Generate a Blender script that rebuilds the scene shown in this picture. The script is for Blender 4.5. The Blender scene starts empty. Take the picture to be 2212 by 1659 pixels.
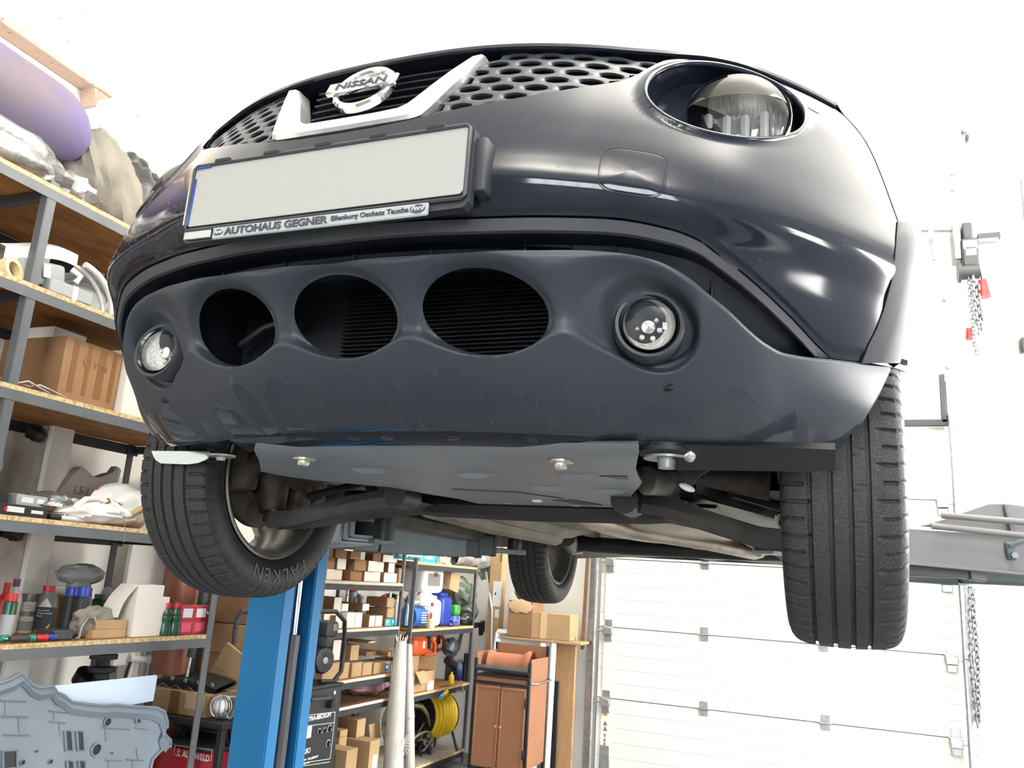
import bpy, bmesh, math, random
import numpy as np
from mathutils import Vector, Matrix
random.seed(7)
rng = np.random.default_rng(7)
PI = math.pi
SC = bpy.context.scene
COL = SC.collection

# ------------------------------------------------------------------ camera
CAM = Vector((0.7566, -0.9982, 1.3868))
YAW, PITCH, ROLL, FPX = 0.3848, 0.2350, 0.0654, 1775.6
cy_, sy_, cp_, sp_ = math.cos(YAW), math.sin(YAW), math.cos(PITCH), math.sin(PITCH)
FWD = Vector((-sy_ * cp_, cy_ * cp_, sp_))
_r = Vector((cy_, sy_, 0.0))
_u = _r.cross(FWD)
RGT = math.cos(ROLL) * _r + math.sin(ROLL) * _u
UPV = -math.sin(ROLL) * _r + math.cos(ROLL) * _u
cd = bpy.data.cameras.new('camera')
cam = bpy.data.objects.new('camera', cd)
COL.objects.link(cam)
cam.matrix_world = Matrix(((RGT.x, UPV.x, -FWD.x, CAM.x), (RGT.y, UPV.y, -FWD.y, CAM.y), (RGT.z, UPV.z, -FWD.z, CAM.z), (0, 0, 0, 1)))
cd.sensor_fit = 'HORIZONTAL'
cd.sensor_width = 36.0
cd.lens = 36.0 * FPX / 2212.0
cd.clip_start = 0.02
SC.camera = cam

# ------------------------------------------------------------------ exposure, world, daylight through the windows
SC.view_settings.view_transform = 'Standard'
SC.view_settings.look = 'None'
SC.view_settings.gamma = 1.0
SC.view_settings.use_curve_mapping = False
SC.view_settings.exposure = 0.02
wd = bpy.data.worlds.new('overcast_sky')
SC.world = wd
wd.use_nodes = True
wd.node_tree.nodes['Background'].inputs[0].default_value = (0.9, 0.95, 1.0, 1)
wd.node_tree.nodes['Background'].inputs[1].default_value = 1.2
def area(name, loc, direction, sx, sy, power, col=(1, 1, 1)):
    l = bpy.data.lights.new(name, 'AREA')
    l.shape = 'RECTANGLE'; l.size = sx; l.size_y = sy; l.energy = power; l.color = col
    o = bpy.data.objects.new(name, l); COL.objects.link(o)
    o.location = loc
    o.rotation_euler = Vector(direction).to_track_quat('-Z', 'Y').to_euler()
    return o
# window bands in the right wall and gate openings in the wall behind the photographer
area('window_daylight', (5.58, 0.95, 2.75), (-1, 0, 0.0), 0.8, 1.0, 75, (1.0, 0.985, 0.95))
area('window_daylight', (5.58, 3.95, 2.80), (-1, 0, 0.0), 2.7, 3.2, 1000, (1.0, 0.985, 0.95))
area('gate_daylight', (-0.9, -7.6, 2.0), (0, 1, 0.0), 1.2, 1.5, 90, (0.9, 0.95, 1.0))
area('gate_daylight', (4.1, -7.6, 2.2), (0, 1, 0.0), 2.4, 3.0, 620, (0.95, 0.975, 1.0))
for y in (-2.6, 0.6, 3.6):
    area('ceiling_bounce_fill', (1.6, y, 4.55), (0, 0, 1), 1.5, 0.25, 250, (1.0, 0.97, 0.92))  # unseen fill added to bounce light off the ceiling

# ------------------------------------------------------------------ helpers
def at_x(px, py, X):
    d = RGT * ((px - 1106.0) / FPX) - UPV * ((py - 829.5) / FPX) + FWD
    return CAM + d * ((X - CAM.x) / d.x)
def at_y(px, py, Y):
    d = RGT * ((px - 1106.0) / FPX) - UPV * ((py - 829.5) / FPX) + FWD
    return CAM + d * ((Y - CAM.y) / d.y)
def at_z(px, py, Z):
    d = RGT * ((px - 1106.0) / FPX) - UPV * ((py - 829.5) / FPX) + FWD
    return CAM + d * ((Z - CAM.z) / d.z)

def lin(h):
    h = h.lstrip('#')
    out = []
    for i in (0, 2, 4):
        v = int(h[i:i + 2], 16) / 255.0
        out.append(v / 12.92 if v <= 0.04045 else ((v + 0.055) / 1.055) ** 2.4)
    return out
MATS = {}
def mat(name, col, rough=0.6, metal=0.0, spec=0.5, noise=0.0, nscale=20.0, col2=None, bump=0.0, bscale=60.0, coat=0.0, trans=0.0, stretch=None, rvar=0.0, lo=0.4, hi=0.65, ior=1.45, alpha=1.0, emit=0.0):
    if name in MATS: return MATS[name]
    m = bpy.data.materials.new(name); m.use_nodes = True
    nt = m.node_tree; b = nt.nodes['Principled BSDF']
    c = lin(col) if isinstance(col, str) else col
    b.inputs['Base Color'].default_value = (*c, 1)
    b.inputs['Roughness'].default_value = rough
    b.inputs['Metallic'].default_value = metal
    b.inputs['Specular IOR Level'].default_value = spec
    b.inputs['IOR'].default_value = ior
    b.inputs['Coat Weight'].default_value = coat
    b.inputs['Coat Roughness'].default_value = 0.03
    b.inputs['Transmission Weight'].default_value = trans
    b.inputs['Alpha'].default_value = alpha
    if emit:
        b.inputs['Emission Color'].default_value = (*c, 1); b.inputs['Emission Strength'].default_value = emit
    if noise or bump or rvar:
        tc = nt.nodes.new('ShaderNodeTexCoord'); mp = nt.nodes.new('ShaderNodeMapping')
        nt.links.new(tc.outputs['Object'], mp.inputs['Vector'])
        if stretch: mp.inputs['Scale'].default_value = stretch
    if noise:
        n = nt.nodes.new('ShaderNodeTexNoise'); n.inputs['Scale'].default_value = nscale; n.inputs['Detail'].default_value = 6
        nt.links.new(mp.outputs[0], n.inputs['Vector'])
        r = nt.nodes.new('ShaderNodeValToRGB'); r.color_ramp.elements[0].position = lo; r.color_ramp.elements[1].position = hi
        c2 = (lin(col2) if isinstance(col2, str) else col2) if col2 else [x * (1 - noise) for x in c]
        r.color_ramp.elements[0].color = (*c, 1); r.color_ramp.elements[1].color = (*c2, 1)
        nt.links.new(n.outputs['Fac'], r.inputs['Fac']); nt.links.new(r.outputs['Color'], b.inputs['Base Color'])
    if rvar:
        n3 = nt.nodes.new('ShaderNodeTexNoise'); n3.inputs['Scale'].default_value = nscale; n3.inputs['Detail'].default_value = 4
        nt.links.new(mp.outputs[0], n3.inputs['Vector'])
        mr = nt.nodes.new('ShaderNodeMapRange'); mr.inputs[1].default_value = 0.3; mr.inputs[2].default_value = 0.7
        mr.inputs[3].default_value = max(0.02, rough - rvar); mr.inputs[4].default_value = rough + rvar
        nt.links.new(n3.outputs['Fac'], mr.inputs[0]); nt.links.new(mr.outputs[0], b.inputs['Roughness'])
    if bump:
        n2 = nt.nodes.new('ShaderNodeTexNoise'); n2.inputs['Scale'].default_value = bscale; n2.inputs['Detail'].default_value = 5
        nt.links.new(mp.outputs[0], n2.inputs['Vector'])
        bp = nt.nodes.new('ShaderNodeBump'); bp.inputs['Strength'].default_value = bump; bp.inputs['Distance'].default_value = 0.01
        nt.links.new(n2.outputs['Fac'], bp.inputs['Height']); nt.links.new(bp.outputs[0], b.inputs['Normal'])
    MATS[name] = m
    return m

def BM(): return bmesh.new()
def rot(rx=0, ry=0, rz=0):
    return Matrix.Rotation(rz, 4, 'Z') @ Matrix.Rotation(ry, 4, 'Y') @ Matrix.Rotation(rx, 4, 'X')
def add_box(bm, c, s, M=None, bev=0.0, seg=1):
    t = bmesh.new()
    bmesh.ops.create_cube(t, size=1.0)
    for v in t.verts: v.co = Vector((v.co.x * s[0], v.co.y * s[1], v.co.z * s[2]))
    if bev > 0: bmesh.ops.bevel(t, geom=t.edges[:], offset=min(bev, min(s) * 0.45), segments=seg, affect='EDGES', profile=0.5)
    T = Matrix.Translation(Vector(c)) @ (M if M is not None else Matrix())
    merge(bm, t, T)
def merge(bm, t, T=None):
    vs = []
    for v in t.verts: vs.append(bm.verts.new(T @ v.co if T is not None else v.co))
    t.verts.index_update()
    for f in t.faces:
        try: bm.faces.new([vs[v.index] for v in f.verts])
        except ValueError: pass
    t.free()
def add_grid(bm, P, cu=False, cv=False, mask=None):
    nu, nv = len(P), len(P[0])
    V = [[bm.verts.new(p) for p in row] for row in P]
    for i in range(nu if cu else nu - 1):
        for j in range(nv if cv else nv - 1):
            if mask is not None and not mask[i][j]: continue
            a, b, c, d = V[i][j], V[(i + 1) % nu][j], V[(i + 1) % nu][(j + 1) % nv], V[i][(j + 1) % nv]
            try: bm.faces.new((a, b, c, d))
            except ValueError: pass
    return V
def frame(d):
    d = Vector(d).normalized()
    a = Vector((0, 0, 1)) if abs(d.z) < 0.9 else Vector((1, 0, 0))
    u = d.cross(a).normalized(); v = d.cross(u).normalized()
    return u, v, d
def add_cyl(bm, p0, p1, r0, r1=None, n=16, cap=True):
    p0, p1 = Vector(p0), Vector(p1); r1 = r0 if r1 is None else r1
    u, v, d = frame(p1 - p0)
    A = [bm.verts.new(p0 + (u * math.cos(2 * PI * k / n) + v * math.sin(2 * PI * k / n)) * r0) for k in range(n)]
    B = [bm.verts.new(p1 + (u * math.cos(2 * PI * k / n) + v * math.sin(2 * PI * k / n)) * r1) for k in range(n)]
    for k in range(n): bm.faces.new((A[k], B[k], B[(k + 1) % n], A[(k + 1) % n]))
    if cap:
        bm.faces.new(A); bm.faces.new(B[::-1])
def add_tube(bm, pts, r, n=8, closed=False, cap=True):
    pts = [Vector(p) for p in pts]; m = len(pts); rings = []
    pu = None
    for i, p in enumerate(pts):
        a = pts[(i - 1) % m] if (i > 0 or closed) else p
        b = pts[(i + 1) % m] if (i < m - 1 or closed) else p
        d = (b - a).normalized()
        if pu is None: pu = frame(d)[0]
        u = (pu - d * pu.dot(d)).normalized(); v = d.cross(u); pu = u
        rr = r[i] if isinstance(r, (list, tuple)) else r
        rings.append([p + (u * math.cos(2 * PI * k / n) + v * math.sin(2 * PI * k / n)) * rr for k in range(n)])
    V = add_grid(bm, rings, cu=closed, cv=True)
    if cap and not closed:
        bm.faces.new(V[0][::-1]); bm.faces.new(V[-1])
def add_lathe(bm, prof, M=None, n=32, cap=False, a0=0.0, a1=2 * PI, rfun=None):
    full = abs(a1 - a0 - 2 * PI) < 1e-6
    m = n if full else n + 1
    M = M if M is not None else Matrix()
    P = []
    for k in range(m):
        a = a0 + (a1 - a0) * k / n
        row = []
        for q, (r, h) in enumerate(prof):
            rr = r if rfun is None else rfun(a, q, r)
            row.append(M @ Vector((rr * math.cos(a), rr * math.sin(a), h)))
        P.append(row)
    V = add_grid(bm, P, cu=full)
    if cap and full:
        for idx in (0, -1):
            if prof[idx][0] > 1e-6:
                try: bm.faces.new([V[k][idx] for k in range(m)])
                except ValueError: pass
    return V
def add_prism(bm, poly, o, u, v, depth):
    o, u, v = Vector(o), Vector(u), Vector(v); w = u.cross(v).normalized() * depth
    A = [bm.verts.new(o + u * a + v * b) for a, b in poly]
    B = [bm.verts.new(o + u * a + v * b + w) for a, b in poly]
    n = len(poly)
    for k in range(n): bm.faces.new((A[k], A[(k + 1) % n], B[(k + 1) % n], B[k]))
    bm.faces.new(A[::-1]); bm.faces.new(B)
def add_ball(bm, c, s, n=12, M=None):
    s = (s, s, s) if isinstance(s, (int, float)) else s
    T = Matrix.Translation(Vector(c)) @ (M if M is not None else Matrix())
    P = []
    for i in range(n):
        a = 2 * PI * i / n
        P.append([T @ Vector((s[0] * math.cos(a) * math.cos(b), s[1] * math.sin(a) * math.cos(b), s[2] * math.sin(b))) for b in [(-0.5 + j / (n // 2)) * PI for j in range(n // 2 + 1)]])
    add_grid(bm, P, cu=True)
ANG = math.radians(38)
def obj(name, bm, m, parent=None, origin=None, smooth=True, angle=None, weld=1e-5):
    if weld: bmesh.ops.remove_doubles(bm, verts=bm.verts[:], dist=weld)
    bmesh.ops.recalc_face_normals(bm, faces=bm.faces[:])
    if origin is None:
        if parent is None and len(bm.verts):
            lo = Vector((min(v.co.x for v in bm.verts), min(v.co.y for v in bm.verts), min(v.co.z for v in bm.verts)))
            hi = Vector((max(v.co.x for v in bm.verts), max(v.co.y for v in bm.verts), 0))
            origin = Vector(((lo.x + hi.x) / 2, (lo.y + hi.y) / 2, lo.z))
        else: origin = Vector((0, 0, 0))
    origin = Vector(origin)
    me = bpy.data.meshes.new(name)
    bm.to_mesh(me); bm.free()
    if parent is None: me.transform(Matrix.Translation(-origin))
    for x in (m if isinstance(m, (list, tuple)) else [m]): me.materials.append(x)
    if smooth:
        me.polygons.foreach_set('use_smooth', [True] * len(me.polygons))
        me.set_sharp_from_angle(angle=ANG if angle is None else angle)
    o = bpy.data.objects.new(name, me); COL.objects.link(o)
    if parent is None: o.location = origin
    else: attach(o, parent)
    return o
def root_loc(p):
    v = Vector(p.location)
    while p.parent is not None:
        p = p.parent; v = v + Vector(p.location)
    return v
def attach(o, parent):
    # parents carry translations only, so a child's own location undoes its parents' offset and its mesh stays in room coordinates
    o.parent = parent
    o.location = Vector(o.location) - root_loc(parent)
def tag(o, label, cat, group=None, kind=None):
    if label: o['label'] = label
    if cat: o['category'] = cat
    if group: o['group'] = group
    if kind: o['kind'] = kind
    return o
def thing(name, label, cat, loc, group=None):
    o = bpy.data.objects.new(name, None); COL.objects.link(o)
    o.location = loc; o.empty_display_size = 0.1
    return tag(o, label, cat, group)
def struct(name, bm, m, label=None, **k):
    o = obj(name, bm, m, **k); o['kind'] = 'structure'
    if label: o['label'] = label
    return o
def text(name, s, m, parent, o, u, v, size, depth=0.0005, align='LEFT', xs=1.0, bold=0.0, shear=0.0):
    """lettering: o = baseline start, u = reading direction, v = up"""
    cu = bpy.data.curves.new(name, 'FONT'); cu.body = s; cu.size = size; cu.extrude = depth; cu.align_x = align; cu.offset = bold; cu.shear = shear
    cu.resolution_u = 3
    t = bpy.data.objects.new(name + '_tmp', cu); COL.objects.link(t)
    dg = bpy.context.evaluated_depsgraph_get(); dg.update()
    me = bpy.data.meshes.new_from_object(t.evaluated_get(dg))
    bpy.data.objects.remove(t); bpy.data.curves.remove(cu)
    u, v = Vector(u).normalized(), Vector(v).normalized(); w = u.cross(v).normalized()
    u = u * xs
    M = Matrix(((u.x, v.x, w.x, o[0]), (u.y, v.y, w.y, o[1]), (u.z, v.z, w.z, o[2]), (0, 0, 0, 1)))
    me.transform(M); me.name = name
    me.materials.clear(); me.materials.append(m)
    ob = bpy.data.objects.new(name, me); COL.objects.link(ob)
    if parent is not None: attach(ob, parent)
    return ob
def sstep(a, b, x):
    t = np.clip((x - a) / (b - a), 0, 1); return t * t * (3 - 2 * t)
# ------------------------------------------------------------------ materials of the room
M_WALL = mat('white_plaster', '#f1efe9', 0.75, noise=0.05, nscale=3, bump=0.15, bscale=80)
M_GREYW = mat('grey_plaster', '#a2a3a6', 0.75, noise=0.08, nscale=3, bump=0.15, bscale=80)
M_CEIL = mat('ceiling_paint', '#f4f2ec', 0.8, noise=0.03, nscale=2)
M_FLOOR = mat('grey_concrete', '#77797b', 0.55, noise=0.35, nscale=2.5, bump=0.1, bscale=30)
M_CONC = mat('raw_concrete', '#b3aca2', 0.9, noise=0.25, nscale=9, bump=0.3, bscale=40)
M_SPECK = mat('speckled_concrete', '#efe6d6', 0.85, noise=1, nscale=75, col2='#5c4a3a', lo=0.62, hi=0.72, bump=0.3, bscale=50)
M_PINK = mat('pinkish_render_and_shade', '#cdb3a2', 0.9, noise=1, nscale=45, col2='#7a5f4c', lo=0.6, hi=0.75, bump=0.3, bscale=40)
M_DOORW = mat('door_white', '#ece9df', 0.45, noise=0.03, nscale=4)
M_GALV = mat('galvanised_steel', '#b9bcbd', 0.35, metal=0.85, noise=0.25, nscale=25)
M_GALVD = mat('dull_steel', '#8f9294', 0.45, metal=0.7, noise=0.2, nscale=25)
M_BLACK = mat('black_plastic', '#1a1b1d', 0.5)
M_DKGREY = mat('dark_grey_plastic', '#37393c', 0.5)
M_WOODB = mat('brown_timber', '#7d5a41', 0.7, noise=0.35, nscale=12, stretch=(8, 8, 1))
M_WHITEP = mat('white_plastic', '#e9e8e4', 0.4)
M_RED = mat('red_plastic', '#b8252b', 0.4)
M_GLASS = mat('window_glass', '#ffffff', 0.02, trans=1.0, ior=1.45)
M_PAINTBLK = mat('black_ink', '#202226', 0.5)
M_PAINTWHT = mat('white_ink', '#eceeee', 0.5)

XL, XR, YF, YB, ZC = -2.8, 5.62, -7.7, 5.66, 5.2
bm = BM(); add_box(bm, ((XL + XR) / 2, (YF + YB) / 2, -0.1), (XR - XL + 0.4, YB - YF + 0.4, 0.2)); struct('floor', bm, M_FLOOR)
bm = BM(); add_box(bm, ((XL + XR) / 2, (YF + YB) / 2, ZC + 0.1), (XR - XL + 0.4, YB - YF + 0.4, 0.2)); struct('ceiling', bm, M_CEIL)
bm = BM(); add_box(bm, (XL - 0.1, (YF + YB) / 2, ZC / 2), (0.2, YB - YF, ZC)); struct('wall_left', bm, M_WALL)
bm = BM(); add_box(bm, (XR + 0.1, (YF + YB) / 2, ZC / 2), (0.2, YB - YF, ZC)); struct('wall_right', bm, M_GREYW)
bm = BM(); add_box(bm, ((XL + XR) / 2, YB + 0.1, ZC / 2), (XR - XL + 0.4, 0.2, ZC)); struct('wall_back', bm, M_WALL)
bm = BM(); add_box(bm, ((XL + XR) / 2, YF - 0.1, ZC / 2), (XR - XL + 0.4, 0.2, ZC)); struct('wall_front', bm, M_GREYW)
# concrete ring beam along the left wall with a bracket at its end
bm = BM(); add_box(bm, (XL + 0.05, (YF + 1.92) / 2, 3.9), (0.1, 1.92 - YF, 0.36), bev=0.008); b1 = struct('trim_1', bm, M_SPECK)
bm = BM(); add_box(bm, (XL + 0.055, (YF + 1.93) / 2, 3.712), (0.11, 1.93 - YF, 0.05), bev=0.006); struct('trim_2', bm, M_PINK)  # pinkish strip colours in the shadow under the beam
bm = BM(); add_prism(bm, [(1.64, 3.69), (1.93, 3.69), (1.93, 3.56), (1.80, 3.50), (1.66, 3.60)], (XL + 0.1, 0, 0), (0, 1, 0), (0, 0, 1), -0.1); struct('trim_3', bm, M_PINK)
# concrete pillar behind the shelving
bm = BM(); add_box(bm, (XL + 0.1, 1.74, 1.30), (0.2, 0.14, 2.6), bev=0.012)
for k in range(26):
    z = 0.3 + 2.2 * rng.random(); r = 0.004 + 0.006 * rng.random()
    add_ball(bm, (XL + 0.03 + 0.15 * rng.random(), 1.67, z), (r, 0.003, r), 6)
struct('trim_4', bm, M_CONC)
bm = BM(); add_box(bm, (XL + 0.1, 1.74, 3.12), (0.2, 0.14, 1.04), bev=0.012); struct('trim_11', bm, M_WALL)
bm = BM(); add_box(bm, (XL + 0.215, 1.74, 1.85), (0.03, 0.12, 3.7), bev=0.005); struct('trim_5', bm, M_WALL)  # white slab puts the pillar's lit side into colour

# sectional door in the back wall
DX0, DX1, DY = -1.03, 1.49, 5.60
LV = [0.02, 0.555, 1.085, 1.615, 2.145, 2.675]
bm = BM(); add_box(bm, ((DX0 + DX1) / 2, DY + 0.045, 1.35), (DX1 - DX0 + 0.02, 0.012, 2.7)); door = struct('door_1', bm, M_DOORW, label='white sectional overhead door made of ribbed horizontal panels')
for i in range(5):
    z0, z1 = LV[i] + 0.002, LV[i + 1] - 0.003
    n = 5; prof = []
    for k in range(n):
        a = z0 + (z1 - z0) * k / n; b = z0 + (z1 - z0) * (k + 1) / n
        prof += [(a + 0.001, 0.004 if k else 0.0), (a + 0.005, 0), (b - 0.005, 0), (b - 0.001, 0.004 if k < n - 1 else 0.0)]
    bm = BM()
    add_grid(bm, [[Vector((x, DY + d, z)) for z, d in prof] for x in (DX0, DX1)])
    add_grid(bm, [[Vector((x, DY + y, z)) for z in (z0, z1)] for x, y in ((DX0, 0), (DX0, 0.035), (DX1, 0.035), (DX1, 0))], cu=False)
    for z in (z0, z1): add_grid(bm, [[Vector((x, DY + y, z)) for y in (0, 0.035)] for x in (DX0, DX1)])
    obj('door_panel', bm, M_DOORW, door)
def hinge(x, z, roller=0):
    bm = BM()
    add_box(bm, (x, DY - 0.004, z + 0.032), (0.06, 0.006, 0.05), bev=0.002); add_box(bm, (x, DY - 0.004, z - 0.026), (0.06, 0.006, 0.04), bev=0.002)
    add_cyl(bm, (x - 0.042, DY - 0.012, z), (x + 0.042, DY - 0.012, z), 0.008, n=8)
    if roller:
        add_box(bm, (x, DY - 0.03, z - 0.03), (0.075, 0.05, 0.055), bev=0.004)
        add_cyl(bm, (x, DY - 0.035, z - 0.03), (x + roller * 0.09, DY - 0.035, z - 0.03), 0.007, n=8)
        add_box(bm, (x, DY - 0.012, z - 0.085), (0.062, 0.02, 0.05), bev=0.004)
    obj('hinge', bm, M_GALV, door)
for z in LV[1:5]:
    hinge(DX0 + 0.075, z, -1); hinge(-0.21, z); hinge(0.635, z); hinge(DX1 - 0.04, z, 1)
for i in range(5):
    bm = BM(); add_box(bm, (DX0 + 0.075, DY - 0.004, (LV[i] + LV[i + 1]) / 2 - 0.03), (0.075, 0.007, 0.36), bev=0.002); obj('end_stile', bm, M_DOORW, door)
bm = BM()
add_box(bm, (DX0 + 0.075, DY - 0.006, 0.13), (0.08, 0.008, 0.17), bev=0.003); obj('bottom_bracket', bm, M_GALV, door)
M_YEL = mat('warning_yellow', '#d9a81e', 0.5)
for z in (0.44, 0.37, 0.33):
    bm = BM(); add_prism(bm, [(-0.018, -0.014), (0.018, -0.014), (0, 0.02)], (DX0 + 0.075, DY - 0.008, z), (1, 0, 0), (0, 0, 1), 0.001); obj('warning_sticker', bm, M_YEL if z > 0.4 else M_GALVD, door)
for z in (0.285, 0.25, 0.22):
    bm = BM(); add_box(bm, (DX0 + 0.075, DY - 0.009, z), (0.012, 0.001, 0.022)); obj('warning_print', bm, M_GALVD, door)
# tracks (structure trims)
def track(n, x, ztop, sgn):
    bm = BM()
    add_box(bm, (x, DY - 0.03, ztop / 2), (0.012, 0.06, ztop), bev=0.002)
    add_tube(bm, [(x - sgn * 0.012, DY - 0.062, 0), (x - sgn * 0.012, DY - 0.062, ztop)], 0.012, 8)
    add_box(bm, (x + sgn * 0.03, DY - 0.004, ztop / 2), (0.055, 0.008, ztop), bev=0.002)
    for z in np.arange(0.3, ztop, 0.5): add_box(bm, (x + sgn * 0.02, DY - 0.012, z), (0.05, 0.014, 0.04), bev=0.003)
    struct(n, bm, M_GALV)
track('trim_6', DX0 - 0.035, 2.75, -1); track('trim_7', DX1 + 0.045, 2.75, 1)
bm = BM()
add_box(bm, ((DX0 + DX1) / 2, DY - 0.03, 2.70), (DX1 - DX0 + 0.06, 0.05, 0.045), bev=0.003)
add_box(bm, (DX1 + 0.0, DY - 0.03, 2.88), (0.035, 0.05, 0.36), bev=0.003)
struct('trim_8', bm, M_DKGREY)
bm = BM(); add_box(bm, (DX1 + 0.045, DY - 0.03, 2.85), (0.05, 0.04, 0.32), bev=0.003); struct('trim_9', bm, M_GALV)
bm = BM(); add_prism(bm, [(DX0 - 0.13, 0.9), (DX0 - 0.105, 0.9), (DX0 - 0.075, 2.6), (DX0 - 0.1, 2.6)], (0, DY - 0.05, 0), (1, 0, 0), (0, 0, 1), 0.02); struct('trim_10', bm, M_WOODB)

# windows of the right wall, and the two gate windows behind the photographer
def window(n, o, u, w, h, cols, rows):
    """frame and bars around a daylight opening; o = centre, u = width direction"""
    bm = BM(); u = Vector(u); o = Vector(o); fr = 0.05
    M = Matrix(((u.x, -u.y, 0, 0), (u.y, u.x, 0, 0), (0, 0, 1, 0), (0, 0, 0, 1)))
    for s in (-1, 1):
        add_box(bm, o + u * s * w / 2, (fr, 0.06, h + fr), M); add_box(bm, o + Vector((0, 0, s * h / 2)), (w, 0.06, fr), M)
    for c in range(1, cols): add_box(bm, o + u * (-w / 2 + w * c / cols), (fr * .7, 0.05, h), M)
    for r in range(1, rows): add_box(bm, o + Vector((0, 0, -h / 2 + h * r / rows)), (w, 0.05, fr * .7), M)
    return struct(n, bm, M_DKGREY)
window('window_1', (5.54, 0.95, 2.75), (0, 1, 0), 0.8, 1.0, 1, 2)
window('window_2', (5.54, 3.95, 2.80), (0, 1, 0), 2.7, 3.2, 3, 3)
window('window_3', (-0.9, -7.55, 2.0), (1, 0, 0), 1.2, 1.5, 2, 2)
window('window_4', (4.1, -7.55, 2.2), (1, 0, 0), 2.4, 3.0, 3, 3)
# ------------------------------------------------------------------ the car
M_PAINT = mat('black_car_paint', (0.011, 0.014, 0.023), 0.10, spec=0.38)
M_MATTE = mat('matte_black_plastic', (0.03, 0.033, 0.041), 0.42, spec=0.55, bump=0.06, bscale=900)
M_TRIM = mat('grained_grey_plastic', (0.045, 0.048, 0.056), 0.5, spec=0.5, bump=0.1, bscale=700)
M_DARK = mat('dark_cavity', (0.008, 0.009, 0.013), 0.4, spec=0.4)
M_SLOT = mat('slot_black', (0.012, 0.015, 0.022), 0.3, spec=0.5)
M_CHROME = mat('chrome', (0.78, 0.78, 0.78), 0.08, metal=1.0)
M_SATIN = mat('satin_silver', (0.82, 0.82, 0.80), 0.28, metal=0.75)
def thin_glass(name, tint=(0.97, 0.97, 0.96), ior=1.5):
    m = bpy.data.materials.new(name); m.use_nodes = True; nt = m.node_tree; nt.nodes.remove(nt.nodes['Principled BSDF'])
    t = nt.nodes.new('ShaderNodeBsdfTransparent'); g = nt.nodes.new('ShaderNodeBsdfGlossy'); f = nt.nodes.new('ShaderNodeFresnel'); x = nt.nodes.new('ShaderNodeMixShader')
    t.inputs[0].default_value = (*tint, 1); g.inputs['Roughness'].default_value = 0.03; f.inputs[0].default_value = ior
    nt.links.new(f.outputs[0], x.inputs[0]); nt.links.new(t.outputs[0], x.inputs[1]); nt.links.new(g.outputs[0], x.inputs[2]); nt.links.new(x.outputs[0], nt.nodes['Material Output'].inputs[0])
    MATS[name] = m; return m
M_LENS = thin_glass('clear_lens')
M_REFL = mat('mirror_reflector', (0.8, 0.8, 0.78), 0.15, metal=0.55, bump=0.35, bscale=55, stretch=(2.6, 1, 0.35))
M_DOME = mat('grey_lamp_dome', (0.125, 0.123, 0.115), 0.3, spec=0.6)
M_REFL2 = mat('pale_reflector', (0.78, 0.78, 0.77), 0.2, metal=0.3, bump=0.6, bscale=60, stretch=(2.6, 1, 0.35))
M_FOGR = mat('fog_reflector', (0.85, 0.84, 0.80), 0.35, metal=0.1, bump=0.8, bscale=90)
M_FACET = mat('pale_facet', (0.72, 0.72, 0.71), 0.2, metal=0.35)
M_FACET2 = mat('grey_facet', (0.45, 0.46, 0.47), 0.15, metal=0.6)
M_RUB = mat('tyre_rubber', (0.030, 0.031, 0.034), 0.6, spec=0.35, noise=1, nscale=420, col2=(0.105, 0.092, 0.078), lo=0.48, hi=0.80, bump=0.25, bscale=260)
M_RUBS = mat('sidewall_rubber', (0.021, 0.022, 0.024), 0.5, spec=0.4, noise=0.4, nscale=8)
M_RIM = mat('dusty_alloy', (0.32, 0.31, 0.29), 0.38, metal=0.75, noise=0.5, nscale=7, bump=0.05, bscale=60)
M_RIMB = mat('bright_alloy', (0.62, 0.62, 0.62), 0.25, metal=0.9)
M_IRON = mat('rusty_cast_iron', (0.075, 0.058, 0.048), 0.65, metal=0.3, noise=0.7, nscale=18, bump=0.3)
M_BLKST = mat('black_painted_steel', (0.018, 0.018, 0.02), 0.45, spec=0.5, noise=0.4, nscale=10)
M_DUSTST = mat('dusty_black_steel', (0.05, 0.047, 0.042), 0.55, noise=0.6, nscale=9, bump=0.1)
M_SKID = mat('grey_coated_plate', (0.21, 0.225, 0.25), 0.42, spec=0.5, noise=0.12, nscale=4, bump=0.03, bscale=300)
M_BODYU = mat('dusty_underseal', (0.20, 0.17, 0.125), 0.6, noise=0.45, nscale=5, bump=0.2, bscale=18)
M_HEAT = mat('dusty_heat_shield', (0.50, 0.42, 0.33), 0.4, metal=0.45, noise=0.3, nscale=6, bump=0.15, bscale=22)
M_EXH = mat('exhaust_steel', (0.36, 0.31, 0.25), 0.4, metal=0.7, noise=0.4, nscale=9)
M_ALU = mat('cast_aluminium', (0.33, 0.31, 0.28), 0.45, metal=0.6, noise=0.4, nscale=20)
M_BOLT = mat('zinc_bolt', (0.62, 0.6, 0.5), 0.3, metal=0.8)
M_PLATE = mat('blank_plate', (0.34, 0.345, 0.325), 0.5)
M_STRIP = mat('dealer_strip_white', (0.37, 0.39, 0.40), 0.45)
M_BLUE_EU = mat('plate_blue', '#1d3f8f', 0.4)
M_FORDB = mat('oval_dark', '#4a4f55', 0.4)
M_TEXT = mat('dark_lettering', '#3b3f46', 0.5)
M_TINT = mat('dark_tinted_glass', (0.01, 0.012, 0.014), 0.03, spec=0.6)
M_WATER = mat('water_drop', (1, 1, 1), 0.0, trans=1.0, ior=1.33)
M_RADI = mat('radiator_fins', (0.02, 0.02, 0.025), 0.5, metal=0.3)
M_FAIRW = mat('pale_lit_deflector', (0.50, 0.55, 0.56), 0.18, metal=0.8)  # lit look of the left deflector put into a pale metallic colour

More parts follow.
